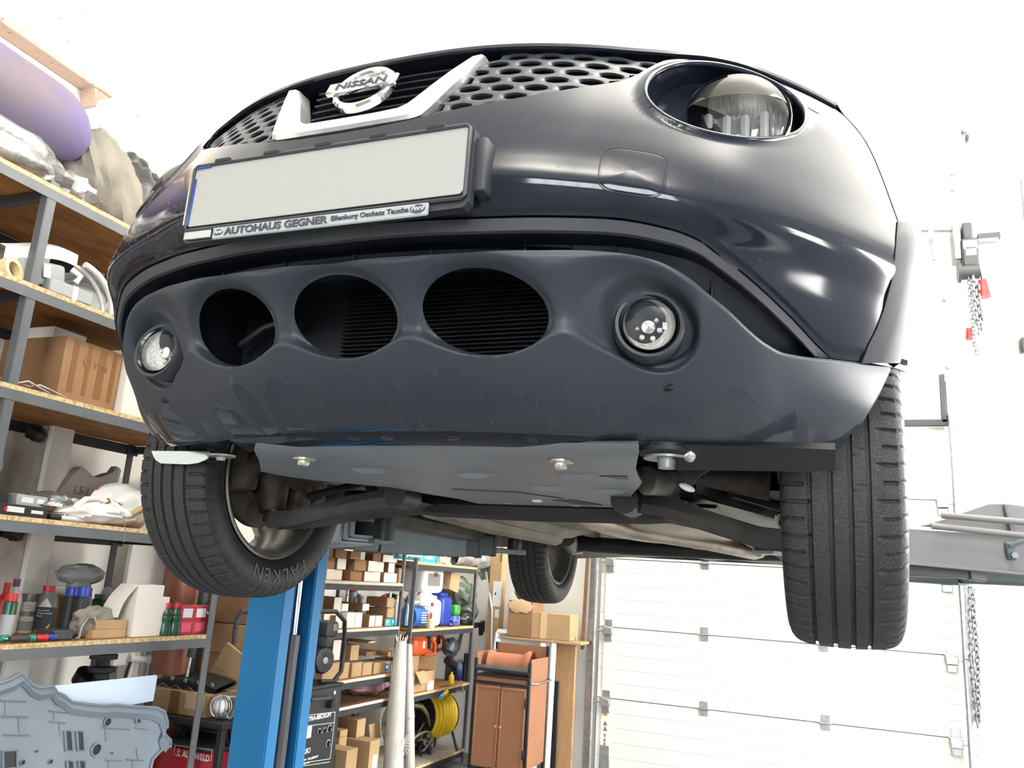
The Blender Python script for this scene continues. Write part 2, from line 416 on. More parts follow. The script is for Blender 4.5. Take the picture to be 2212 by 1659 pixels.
PZ = [1.58, 1.60, 1.635, 1.70, 1.75, 1.80, 1.864, 1.92, 1.975, 2.01, 2.095, 2.20, 2.29, 2.42]
PY = [.37, .32, .25, .155, .11, .072, .037, .018, -.008, -.002, .03, .085, .14, .25]
def smooth_interp(x, xs, ys):
    # monotone-ish cubic through the profile
    xs, ys = np.array(xs), np.array(ys)
    h = np.diff(xs); d = np.diff(ys) / h
    m = np.zeros(len(xs)); m[0], m[-1] = d[0], d[-1]
    for i in range(1, len(xs) - 1):
        m[i] = 0 if d[i - 1] * d[i] <= 0 else 2 * d[i - 1] * d[i] / (d[i - 1] + d[i])
    x = np.clip(x, xs[0], xs[-1]); i = np.clip(np.searchsorted(xs, x) - 1, 0, len(xs) - 2)
    t = (x - xs[i]) / h[i]
    return (2 * t**3 - 3 * t**2 + 1) * ys[i] + (t**3 - 2 * t**2 + t) * h[i] * m[i] + (-2 * t**3 + 3 * t**2) * ys[i + 1] + (t**3 - t**2) * h[i] * m[i + 1]
def SF(x, z):
    return smooth_interp(np.asarray(z, float), PZ, PY) + 0.55 * (np.abs(np.asarray(x, float)) / 0.87) ** 2.6
def curve(pts):
    xs = [p[0] for p in pts]; zs = [p[1] for p in pts]
    return lambda x: smooth_interp(np.abs(np.asarray(x, float)), xs, zs)
C4 = curve([(0, 1.866), (.15, 1.866), (.247, 1.870), (.338, 1.874), (.425, 1.880), (.468, 1.881), (.51, 1.877), (.551, 1.861), (.571, 1.847), (.603, 1.826), (.632, 1.803), (.655, 1.789), (.68, 1.782), (.704, 1.783), (.751, 1.790), (.794, 1.798), (.86, 1.809)])
C5 = curve([(0, 1.632), (.40, 1.632), (.519, 1.634), (.617, 1.642), (.70, 1.652), (.734, 1.658), (.759, 1.665), (.777, 1.679), (.798, 1.70), (.825, 1.744), (.853, 1.806)])
C3 = curve([(0, 1.918), (.09, 1.919), (.239, 1.920), (.374, 1.926), (.469, 1.931), (.531, 1.928), (.565, 1.921), (.592, 1.906), (.629, 1.884), (.688, 1.842), (.746, 1.797), (.755, 1.793), (.794, 1.800), (.86, 1.811)])
C1 = curve([(0, 2.089), (.066, 2.091), (.146, 2.102), (.219, 2.120), (.309, 2.146), (.38, 2.177), (.436, 2.207), (.458, 2.232), (.474, 2.262), (.497, 2.300), (.537, 2.326), (.584, 2.341), (.643, 2.349), (.70, 2.350), (.80, 2.350), (.9, 2.345)])
HLC = (0.598, 2.226); HLA, HLB, HLT = 0.131, 0.103, math.radians(33)
def hl_e(x, z, a=HLA, b=HLB):
    dx, dz = np.abs(x) - HLC[0], z - HLC[1]
    p = dx * math.cos(HLT) + dz * math.sin(HLT); q = -dx * math.sin(HLT) + dz * math.cos(HLT)
    return np.sqrt((p / a) ** 2 + (q / b) ** 2)
def hl_pt(t, a=HLA, b=HLB):
    p, q = a * math.cos(t), b * math.sin(t)
    return HLC[0] + p * math.cos(HLT) - q * math.sin(HLT), HLC[1] + p * math.sin(HLT) + q * math.cos(HLT)

car = thing('car', 'black crossover car raised on a lift, seen from below its front bumper', 'car', (0, 2.0, 1.28))

# ---- painted front bumper (left and right quarter in one moulding), with holes for the lamps
def side_x(z):
    return float(smooth_interp(z, [1.5, 2.04, 2.14, 2.283, 2.345, 2.42], [.884, .884, .866, .828, .786, .70]))
NX, NV = 300, 96
def front_point(x, z, off=0.0):
    y = float(SF(x, z)) + off
    return Vector((x, y, z))
XE = 0.878
bm = BM()
us = np.sign(np.linspace(-1, 1, NX)) * np.abs(np.linspace(-1, 1, NX)) ** 1.0 * XE
P = []; E = []
for x in us:
    z0, z1 = float(C3(x)), float(C1(x)); row = []; er = []
    for j in range(NV):
        v = j / (NV - 1); z = z0 + (z1 - z0) * v
        xx = x
        lim = side_x(z)
        if abs(xx) > lim - 0.06:   # roll the shoulder inwards on top
            t = (abs(xx) - (lim - 0.06)) / (XE - lim + 0.06); xx = math.copysign(lim - 0.06 + t * 0.06, xx)
        e = float(hl_e(xx, z))
        if 0.965 < e < 1.035:      # snap to the lamp rim
            s = 1 / e; ax = abs(xx); xx = math.copysign(HLC[0] + (ax - HLC[0]) * s, xx); z = HLC[1] + (z - HLC[1]) * s; e = 1.0
        y = float(SF(xx, z))
        lip = 0.006 * float(sstep(1.10, 1.0, e)) if e >= 1 else 0.006
        if v < 0.03: y += 0.004
        row.append(Vector((xx, y - lip, z))); er.append(e)
    P.append(row); E.append(er)
mask = [[not (min(E[i][j], E[i + 1][j], E[i][j + 1], E[i + 1][j + 1]) < 0.999) for j in range(NV - 1)] for i in range(NX - 1)]
add_grid(bm, P, mask=mask)
# returned lower edge
add_grid(bm, [[P[i][0], P[i][0] + Vector((0, 0.02, 0.002))] for i in range(NX)])
obj('front_bumper', bm, M_PAINT, car, angle=math.radians(60))
# top edge rolled back under the grille
bm = BM()
pts = [x for x in us if abs(x) <= 0.46]
add_grid(bm, [[front_point(x, float(C1(x))), front_point(x, float(C1(x)) + 0.003, 0.010), front_point(x, float(C1(x)) + 0.0, 0.04)] for x in pts])
obj('grille_sill', bm, M_PAINT, car)

# ---- trim band and dark slot under the painted bumper
xs_ = np.linspace(-0.755, 0.755, 220)
def band_in(x): return max(float(C4(x)) + 0.001, float(C3(x)) - 0.0215)
bm = BM(); add_grid(bm, [[front_point(x, float(C3(x)) - 0.001, 0.010), front_point(x, float(C3(x)) - 0.003, 0.006), front_point(x, band_in(x) + 0.002, 0.008), front_point(x, band_in(x), 0.014)] for x in xs_])
obj('bumper_trim_band', bm, M_TRIM, car)
bm = BM(); add_grid(bm, [[front_point(x, band_in(x), 0.014), front_point(x, band_in(x), 0.06), front_point(x, float(C4(x)) - 0.004, 0.07), front_point(x, float(C4(x)) - 0.004, 0.02)] for x in xs_])
obj('grille_slot', bm, M_SLOT, car)
for x in (-0.52, -0.42, -0.27, -0.12, 0.02, 0.16, 0.31, 0.44, 0.575):
    bm = BM(); zt = band_in(x); zb = float(C4(x)) - 0.003
    add_prism(bm, [(0, zb), (0, zt), (0.02, zt), (0.02, zb)], (x, float(SF(x, zb)) + 0.045, 0), (0, 1, 0), (0, 0, 1), 0.003)
    obj('slot_rib', bm, M_SLOT, car)

# ---- matte lower bumper with the round openings
HOLES = [(-0.244, 1.7965, 0.109, 0.0650), (0.0, 1.7965, 0.109, 0.0650), (0.244, 1.7965, 0.109, 0.0650)]
POCK = [(-0.474, 1.803, 0.086, 0.066), (0.474, 1.803, 0.086, 0.066)]
def sdf(x, z, h):
    e = math.sqrt(((x - h[0]) / h[2]) ** 2 + ((z - h[1]) / h[3]) ** 2)
    return (e - 1) * min(h[2], h[3])
def smin(vals, k=0.028):
    return -k * math.log(sum(math.exp(-v / k) for v in vals))
NX2, NV2 = 600, 104
bm = BM(); P = []; MK = []
for i in range(NX2):
    x0 = -0.852 + 1.704 * i / (NX2 - 1)
    z0, z1 = float(C5(x0)), float(C4(x0)); row = []; mk = []
    for j in range(NV2):
        x = x0; v = j / (NV2 - 1); z = z0 + (z1 - z0) * v
        sh = [sdf(x, z, h) for h in HOLES]; sp = [sdf(x, z, h) for h in POCK]
        kk = int(np.argmin(sh)); dead = False
        if -0.009 < sh[kk] < -0.003:
            h = HOLES[kk]; e = 1 + sh[kk] / h[3]; s = (1 - 0.006 / h[3]) / e
            x = h[0] + (x - h[0]) * s; z = h[1] + (z - h[1]) * s
            sh = [sdf(x, z, q) for q in HOLES]
        dead = min(sh) < -0.0063
        m = smin(sh + sp) + 0.004
        ps_ = min(sdf(x, z, (q[0], q[1], q[2] * .92, q[3] * .90)) for q in POCK)
        bl = float(sstep(1.775, 1.835, z))
        d = 0.024 * float(sstep(0.005 + .011 * bl, -0.007 - .005 * bl, m))
        d += 0.022 * float(sstep(0.074, 0.058, math.hypot(abs(x) - 0.490, (z - 1.791) * 1.05)))
        d += 0.009 * float(sstep(0.004, -0.006, min(sh)))
        ps = min(sp)
        if v > 0.965: d += 0.004 * (v - 0.965) / 0.035
        if v < 0.04: d += 0.012 * ((0.04 - v) / 0.04) ** 2
        d -= 0.03 * float(sstep(0.66, 0.82, abs(x))) * float(sstep(1.80, 1.72, z))
        row.append(Vector((x, float(SF(x, z)) + d, z))); mk.append(dead)
    P.append(row); MK.append(mk)
mask = [[not (MK[i][j] or MK[i + 1][j] or MK[i][j + 1] or MK[i + 1][j + 1]) for j in range(NV2 - 1)] for i in range(NX2 - 1)]
add_grid(bm, P, mask=mask)
add_grid(bm, [[P[i][-1], P[i][-1] + Vector((0, 0.03, -0.003))] for i in range(NX2)])
# wet film: smoother patches low on the bumper where water has run
mm = bpy.data.materials.new('matte_black_wet_plastic'); mm.use_nodes = True
nt = mm.node_tree; b = nt.nodes['Principled BSDF']; b.inputs['Base Color'].default_value = (0.036, 0.043, 0.055, 1); b.inputs['Specular IOR Level'].default_value = 0.4
tc = nt.nodes.new('ShaderNodeTexCoord'); mp = nt.nodes.new('ShaderNodeMapping'); mp.inputs['Scale'].default_value = (16, 2, 5)
nz = nt.nodes.new('ShaderNodeTexNoise'); nz.inputs['Scale'].default_value = 1.0; nz.inputs['Detail'].default_value = 2.0; nz.inputs['Distortion'].default_value = 0.6
sx = nt.nodes.new('ShaderNodeSeparateXYZ'); mr = nt.nodes.new('ShaderNodeMapRange')
mr.inputs[1].default_value = 1.745; mr.inputs[2].default_value = 1.67; mr.inputs[3].default_value = -0.35; mr.inputs[4].default_value = 0.06
ad = nt.nodes.new('ShaderNodeMath'); ad.operation = 'ADD'
rp = nt.nodes.new('ShaderNodeValToRGB'); rp.color_ramp.elements[0].position = 0.47; rp.color_ramp.elements[1].position = 0.52
rp.color_ramp.elements[0].color = (0.43, 0.43, 0.43, 1); rp.color_ramp.elements[1].color = (0.07, 0.07, 0.07, 1)
L = nt.links.new
L(tc.outputs['Object'], mp.inputs['Vector']); L(mp.outputs[0], nz.inputs['Vector']); L(tc.outputs['Object'], sx.inputs[0]); L(sx.outputs['Z'], mr.inputs[0])
L(nz.outputs['Fac'], ad.inputs[0]); L(mr.outputs[0], ad.inputs[1]); L(ad.outputs[0], rp.inputs['Fac']); L(rp.outputs['Color'], b.inputs['Roughness'])
obj('lower_bumper', bm, mm, car, angle=math.radians(70))
# glossy lip under the lower bumper
bm = BM(); xs_ = np.linspace(-0.40, 0.46, 60)
add_grid(bm, [[Vector((x, float(SF(x, 1.632)) + 0.011, 1.632)), Vector((x, float(SF(x, 1.632)) + 0.016, 1.628)), Vector((x, float(SF(x, 1.632)) + 0.075, 1.618)), Vector((x, float(SF(x, 1.632)) + 0.08, 1.630))] for x in xs_])
obj('bumper_lip', bm, M_PAINT, car)
for x, z in ((0.507, 1.705), (-0.507, 1.705)):
    bm = BM(); add_ball(bm, (x, float(SF(x, z)) - 0.0, z), (0.011, 0.004, 0.006), 12); obj('drain_hole', bm, M_DARK, car)
for x in (-0.22, -0.07, 0.0, 0.13, 0.27):
    bm = BM(); add_cyl(bm, (x, float(SF(x, 1.632)) + 0.03, 1.627), (x, float(SF(x, 1.632)) + 0.03, 1.621), 0.012, 0.009, 12); obj('push_clip', bm, M_BLACK, car)

# ---- radiator and shroud behind the openings
bm = BM(); add_box(bm, (0, 0.31, 1.815), (0.72, 0.03, 0.24)); rad = obj('radiator', bm, M_DARK, car)
bm = BM()
for k in range(26): add_box(bm, (0.14, 0.275, 1.70 + k * 0.008), (0.50, 0.022, 0.0016))
f_ = obj('cooling_fin', bm, M_RADI, rad); f_['kind'] = 'stuff'
bm = BM(); xs_ = np.linspace(-.385, .385, 30)
for zz in (1.895, 1.722): add_grid(bm, [[Vector((x, float(SF(x, zz)) + .045, zz)), Vector((x, .34, zz))] for x in xs_])
for s in (-1, 1): add_grid(bm, [[Vector((s * .385, float(SF(.385, zz)) + .03, zz)), Vector((s * .385, .34, zz))] for zz in (1.722, 1.80, 1.895)])
add_grid(bm, [[Vector((x, .335, zz)) for zz in (1.70, 1.90)] for x in (-.40, .40)])
obj('air_duct', bm, M_DARK, car)
bm = BM(); add_tube(bm, [(-0.32, 0.24, 1.80), (-0.26, 0.23, 1.83), (-0.20, 0.24, 1.85)], 0.008, 8); obj('coolant_hose', bm, M_BLACK, car)

# ---- fog lamps
for s in (-1, 1):
    c = Vector((s * 0.490, float(SF(0.490, 1.791)) + 0.012, 1.791))
    d = Vector((s * 0.28, -1, -0.03)).normalized(); u, v, w = frame(d)
    Mx = Matrix(((u.x, v.x, w.x, c.x), (u.y, v.y, w.y, c.y), (u.z, v.z, w.z, c.z), (0, 0, 0, 1)))
    bm = BM(); add_lathe(bm, [(0.058, -0.05), (0.056, -0.006), (0.053, -0.001), (0.048, -0.002), (0.045, -0.012), (0.044, -0.02)], Mx, 40); fog = obj('fog_lamp', bm, M_MATTE, car)
    bm = BM(); add_lathe(bm, [(0.041, -0.006), (0.034, -0.028), (0.022, -0.042), (0.0005, -0.048)], Mx, 32)
    for k in range(6):
        q = Mx @ Vector((0.018 * math.cos(k), 0.018 * math.sin(k), -0.028)); add_ball(bm, q, 0.005, 6)
    obj('reflector', bm, M_FOGR, fog)
    bm = BM(); add_lathe(bm, [(0.011, -0.04), (0.011, -0.02), (0.0005, -0.018)], Mx, 16); obj('bulb_shield', bm, M_CHROME, fog)
    bm = BM(); add_lathe(bm, [(0.043, -0.006), (0.041, 0.003), (0.030, 0.010), (0.015, 0.014), (0.0005, 0.015)], Mx, 32)
    obj('lamp_lens', bm, M_LENS, fog)

# ---- headlamps
def hl_ring(s, a, b, off, n=56, dz=0.0, dx=0.0):
    out = []
    for k in range(n):
        x, z = hl_pt(2 * PI * k / n, a, b); x += dx; z += dz
        out.append(Vector((s * x, float(SF(min(x, 0.75), z)) + off, z)))
    return out
for s in (-1, 1):
    bm = BM()
    add_grid(bm, [hl_ring(s, HLA, HLB, -0.006), hl_ring(s, HLA * .985, HLB * .985, -0.001), hl_ring(s, HLA * .97, HLB * .97, 0.03), hl_ring(s, HLA * .93, HLB * .93, 0.06)], cv=True)
    add_tube(bm, hl_ring(s, HLA * .992, HLB * .99, -0.001, n=96), 0.0055, 10, closed=True)
    hl = obj('headlamp', bm, M_PAINT, car)
    # lamp pot sits in the lower outer part, shiny black surround behind it
    bm = BM(); R0 = hl_ring(s, HLA * .95, HLB * .95, 0.055); cc = sum(R0, Vector()) / len(R0)
    add_grid(bm, [R0, [cc + (p - cc) * 0.6 + Vector((0, 0.03, 0)) for p in R0], [cc + (p - cc) * 0.05 + Vector((0, 0.03, 0)) for p in R0]], cv=True); obj('lamp_bowl', bm, M_PAINT, hl)
    c = Vector((s * 0.607, float(SF(0.607, 2.20)) + 0.052, 2.214)); d = Vector((s * 0.16, -1, 0.10)).normalized()
    u = Vector((1, 0, 0)); u = (u - d * u.dot(d)).normalized(); v = d.cross(u) * -1
    if v.z < 0: v = -v
    Mx = Matrix(((u.x, v.x, d.x, c.x), (u.y, v.y, d.y, c.y), (u.z, v.z, d.z, c.z), (0, 0, 0, 1)))
    rr = 0.091
    bm = BM(); add_lathe(bm, [(rr + 0.005, -0.05), (rr + 0.004, 0.0), (rr + 0.002, 0.004), (rr - 0.002, 0.0), (rr - 0.004, -0.01)], Mx, 48); obj('lamp_bezel', bm, M_CHROME if False else M_PAINT, hl)
    # grey dome shape over the upper half
    bm = BM(); G = []
    for i in range(25):
        a = PI * i / 24; row = []
        for j in range(8):
            t = j / 7; zt = 0.012 + (0.004) * math.sin(a)
            x = (rr - 0.003) * math.cos(a); y1 = (rr - 0.003) * math.sin(a); y0 = 0.014 + 0.012 * math.sin(a)
            y = max(y1, 0) * (1 - t) + min(y0, max(y1, 0)) * t
            row.append(Mx @ Vector((x, y, 0.004 + 0.03 * math.sin(t * 1.2) * math.sin(a))))
        G.append(row)
    add_grid(bm, G); obj('lamp_dome', bm, M_DOME, hl)
    bm = BM(); add_lathe(bm, [(rr - 0.004, -0.004), (rr * .8, -0.03), (rr * .5, -0.052), (0.0005, -0.06)], Mx, 48); obj('reflector', bm, M_REFL2, hl)
    for k in range(9):   # upright facets of the reflector
        x = -0.066 + k * 0.0165
        h0 = -math.sqrt(max(0, (rr * .93) ** 2 - x * x)); bm = BM()
        zb = -0.010 - 0.016 * (1 - (x / 0.07) ** 2)
        add_grid(bm, [[Mx @ Vector((x - 0.008 + 0.016 * q / 4, yy, zb + 0.007 * math.sin(PI * q / 4) * (1 if k % 2 else -1))) for yy in (h0, 0.0, 0.02)] for q in range(5)])
        obj('reflector_facet', bm, M_FACET if k % 2 else M_FACET2, hl)
    bm = BM(); add_lathe(bm, [(rr, 0.0), (rr * .9, 0.016), (rr * .6, 0.028), (rr * .3, 0.033), (0.0005, 0.034)], Mx, 48); obj('lamp_lens', bm, M_LENS, hl)

# ---- upper grille: backing, honeycomb wings, slats, silver V, badge
HZ = 2.296
def gtop(x): return HZ if abs(x) < 0.44 else HZ
bm = BM(); xs_ = np.linspace(-0.50, 0.50, 60)
add_grid(bm, [[Vector((x, float(SF(x, z)) + 0.075, z)) for z in (2.05, 2.12, 2.2, 2.31)] for x in xs_]); obj('grille_backing', bm, M_DARK, car)
def in_wing(x, z):
    ax = abs(x)
    xin = 0.153 + (z - 2.107) * 0.33 - 0.006
    return ax > xin and z > float(C1(ax)) - 0.006 and z < HZ + 0.004 and ax < 0.50
HX, HZs = 0.0545, 0.0312
for s in (-1, 1):
    bm = BM(); ncell = 0
    for r in range(-1, 9):
        for q in range(0, 11):
            cx = 0.172 + q * HX + (HX / 2 if r % 2 else 0); cz = 2.110 + r * HZs * 0.78
            if not in_wing(cx, cz): continue
            ncell += 1
            N = 24; outer = []; mid = []; inner = []; deep = []
            for k in range(N):
                a = 2 * PI * k / N
                hxx = HX / 2 / max(abs(math.cos(a)), abs(math.cos(a - PI / 3)), abs(math.cos(a + PI / 3))) * (1 / 1.0)
                ox, oz = cx + hxx * math.cos(a) * 1.0, cz + hxx * math.sin(a) * (HZs * 0.78 / (HX * 0.866))
                ix, iz = cx + 0.0178 * math.cos(a), cz + 0.0074 * math.sin(a)
                def pp(x, z, o): return Vector((s * x, float(SF(x, z)) + 0.012 + o, z))
                outer.append(pp(ox, oz, 0.0)); mid.append(pp((ox * .3 + ix * .7), (oz * .3 + iz * .7), 0.0005)); inner.append(pp(ix, iz, 0.004)); deep.append(pp(cx + (ix - cx) * .97, cz + (iz - cz) * .97, 0.007))
            add_grid(bm, [outer, mid, inner, deep], cv=True)
    gm = obj('grille_mesh', bm, M_MATTE, car, angle=math.radians(50))
for k in range(6):
    z = 2.150 + k * 0.024; w = 0.10 + (z - 2.13) * 0.36
    bm = BM(); xs_ = np.linspace(-w, w, 16)
    add_grid(bm, [[Vector((x, float(SF(x, z)) + 0.028, z)), Vector((x, float(SF(x, z)) + 0.026, z + 0.002)), Vector((x, float(SF(x, z)) + 0.03, z + 0.004)), Vector((x, float(SF(x, z)) + 0.055, z + 0.010)), Vector((x, float(SF(x, z)) + 0.055, z + 0.004))] for x in xs_], cv=True)
    obj('grille_slat', bm, M_MATTE, car)
# silver V: outer and inner outline (half), lofted with thickness
half_o = [(0.0, 2.097), (0.08, 2.099), (0.128, 2.102), (0.146, 2.109), (0.156, 2.128), (0.172, 2.176), (0.188, 2.224), (0.205, 2.273)]
half_i = [(0.0, 2.133), (0.06, 2.134), (0.092, 2.138), (0.106, 2.148), (0.117, 2.166), (0.134, 2.197), (0.155, 2.232), (0.180, 2.270)]
po = [(-x, z) for x, z in half_o[::-1]] + half_o[1:]; pi_ = [(-x, z) for x, z in half_i[::-1]] + half_i[1:]
bm = BM()
def vv(p, o): return Vector((p[0], float(SF(p[0], p[1])) + o, p[1]))
add_grid(bm, [[vv(a, 0.022), vv(a, 0.0), vv((a[0] * .85 + b_[0] * .15, a[1] * .85 + b_[1] * .15), -0.007), vv((a[0] * .2 + b_[0] * .8, a[1] * .2 + b_[1] * .8), -0.005), vv(b_, 0.003), vv(b_, 0.035)] for a, b_ in zip(po, pi_)])
obj('silver_grille_bar', bm, M_SATIN, car)
bc = Vector((0.0, float(SF(0, 2.212)) - 0.004, 2.212)); tilt = Vector((0, 0.45, 1)).normalized(); nrm = Vector((1, 0, 0)).cross(tilt)
Mb = Matrix(((1, tilt.x, nrm.x, bc.x), (0, tilt.y, nrm.y, bc.y), (0, tilt.z, nrm.z, bc.z), (0, 0, 0, 1)))
bm = BM(); add_lathe(bm, [(0.061, -0.008), (0.0605, 0.002), (0.057, 0.006), (0.049, 0.005), (0.045, -0.001), (0.045, -0.008)], Mb, 48); badge = obj('badge_ring', bm, M_CHROME, car)
bm = BM(); add_box(bm, Mb @ Vector((0, 0, 0.006)), (0.142, 0.012, 0.030), Mb.to_3x3().to_4x4() @ rot(PI / 2, 0, 0), bev=0.003); bar = obj('badge_bar', bm, M_CHROME, badge)
text('badge_lettering', 'NISSAN', M_TEXT, badge, Mb @ Vector((0.0, -0.0085, 0.0125)), (1, 0, 0), tilt, 0.0245, align='CENTER', xs=1.25, bold=0.0006)

# ---- number plate on its dealer frame
ty = 0.02
def plate_pt(x, h, o): return Vector((x, -0.012 - o + h * ty, 1.982 + h))
bm = BM(); add_prism(bm, [(-0.262, -0.060), (-0.262, 0.052), (-0.254, 0.062), (0.250, 0.062), (0.262, 0.052), (0.262, -0.066), (0.254, -0.075), (-0.254, -0.083), (-0.262, -0.076)], (0, 0.006, 1.982), (1, 0, 0), (0, ty, 1), 0.018)
holder = obj('plate_holder', bm, M_MATTE, car)
for k in range(5):
    bm = BM(); add_box(bm, (-0.2 + k * 0.1, -0.014, 2.043), (0.03, 0.012, 0.007), bev=0.001)
    obj('holder_clip', bm, M_BLACK, holder)
bm = BM(); add_prism(bm, [(-0.255, -0.050), (-0.255, 0.049), (-0.249, 0.055), (0.249, 0.055), (0.255, 0.049), (0.255, -0.049), (0.249, -0.055), (-0.249, -0.055)], (0, -0.014, 1.982), (1, 0, 0), (0, ty, 1), 0.003); obj('number_plate', bm, M_PLATE, holder)
bm = BM(); rim_ = [(-.2575, 1.9255), (-.2575, 2.0335), (-.252, 2.0385), (.252, 2.0385), (.2575, 2.0335), (.2575, 1.9255), (.252, 1.9205), (-.252, 1.9205)]
add_tube(bm, [(a, -.0165, b_) for a, b_ in rim_], .0035, 6, closed=True); obj('plate_rim', bm, M_MATTE, holder)
bm = BM(); add_box(bm, (-.2585, -.0195, 1.972), (.003, .004, .085)); obj('rim_highlight', bm, M_FACET2, holder)
bm = BM(); add_box(bm, (-.2515, -.0178, 1.972), (.003, .002, .085)); add_box(bm, (-.238, -.0178, 2.0345), (.03, .002, .003)); obj('blue_plate_edge', bm, M_BLUE_EU, holder)
bm = BM(); add_box(bm, (-.228, -.017, 1.9105), (.056, .004, .014), bev=.001); obj('frame_corner_tab', bm, M_FACET2, holder)
bm = BM(); add_box(bm, (0.002, -0.017, 1.9095), (0.397, 0.005, 0.0215), bev=0.002); strip = obj('dealer_strip', bm, M_STRIP, holder)
text('dealer_lettering', 'AUTOHAUS GEGNER', M_TEXT, holder, (-0.1695, -0.0205, 1.9040), (1, 0, 0), (0, 0, 1), 0.0172, bold=0.00055, xs=1.20)
text('town_lettering', 'Eilenburg Oschatz Taucha', M_TEXT, holder, (0.0335, -0.0205, 1.9065), (1, 0, 0), (0, 0, 1), 0.0112, xs=1.15, bold=.0002)
for x, r in ((-0.1835, 0.0095), (0.1835, 0.0125)):
    bm = BM(); add_lathe(bm, [(0.0005, 0.0008), (1.0, 0.0008), (1.0, 0)], Matrix(((r, 0, 0, x), (0, 0, -1, -0.0200), (0, r * .55, 0, 1.9097), (0, 0, 0, 1))), 24); obj('dealer_oval', bm, M_FORDB, holder)
    text('oval_script', 'Ford', M_PAINTWHT, holder, (x, -0.0212, 1.9072), (1, 0, 0), (0, 0, 1), r * 0.85, align='CENTER', shear=0.35)
bm = BM(); add_box(bm, (0.277, 0.016, 1.982), (0.022, 0.036, 0.088), bev=0.005, seg=2); obj('plate_mount_block', bm, M_MATTE, car)

holder.location.x += 0.009
# ---- tow-eye cover
bm = BM(); N = 40; ring = []
for sc, off in ((1.0, 0.004), (0.985, -0.0008), (0.93, -0.0012), (0.5, -0.0012), (0.02, -0.0012)):
    row = []
    for k in range(N):
        a = 2 * PI * k / N; c_, s_ = math.cos(a), math.sin(a); e_ = 0.45
        x = 0.481 + 0.044 * sc * math.copysign(abs(c_) ** e_, c_) + 0.004 * s_; z = 2.003 + 0.040 * sc * math.copysign(abs(s_) ** e_, s_)
        row.append(front_point(x, z, off))
    ring.append(row)
add_grid(bm, ring, cv=True); obj('tow_eye_cover', bm, M_PAINT, car)
bm = BM(); pts = []
for k in range(N):
    a = 2 * PI * k / N; c_, s_ = math.cos(a), math.sin(a); e_ = 0.45
    pts.append(front_point(0.481 + 0.0452 * math.copysign(abs(c_) ** e_, c_) + 0.004 * s_, 2.003 + 0.0412 * math.copysign(abs(s_) ** e_, s_), 0.0))
add_tube(bm, pts, 0.0009, 6, closed=True); obj('cover_seam', bm, M_DARK, car)

# ---- bonnet
bm = BM(); xs_ = np.linspace(-0.775, 0.775, 90); G = []
HE = curve([(0, 2.296), (.30, 2.294), (.42, 2.299), (.50, 2.318), (.56, 2.344), (.62, 2.356), (.70, 2.356), (.80, 2.35), (.86, 2.34)])
for x in xs_:
    ze = float(HE(x)); ye = float(SF(x, min(ze, 2.30))) - 0.004 + max(0, ze - 2.30) * 0.8
    row = [Vector((x, ye + 0.05, ze + 0.001)), Vector((x, ye + 0.004, ze)), Vector((x, ye, ze + 0.003)), Vector((x, ye + 0.003, ze + 0.011))]
    for t in np.linspace(0.08, 1, 12):
        y = ye + (1.16 - ye) * t; z = ze + 0.012 + 0.155 * math.sin(t * PI / 2) ** 0.9 * (1 - 0.32 * (abs(x) / 0.86) ** 3)
        row.append(Vector((x, y, z)))
    G.append(row)
add_grid(bm, G); obj('bonnet', bm, M_PAINT, car)

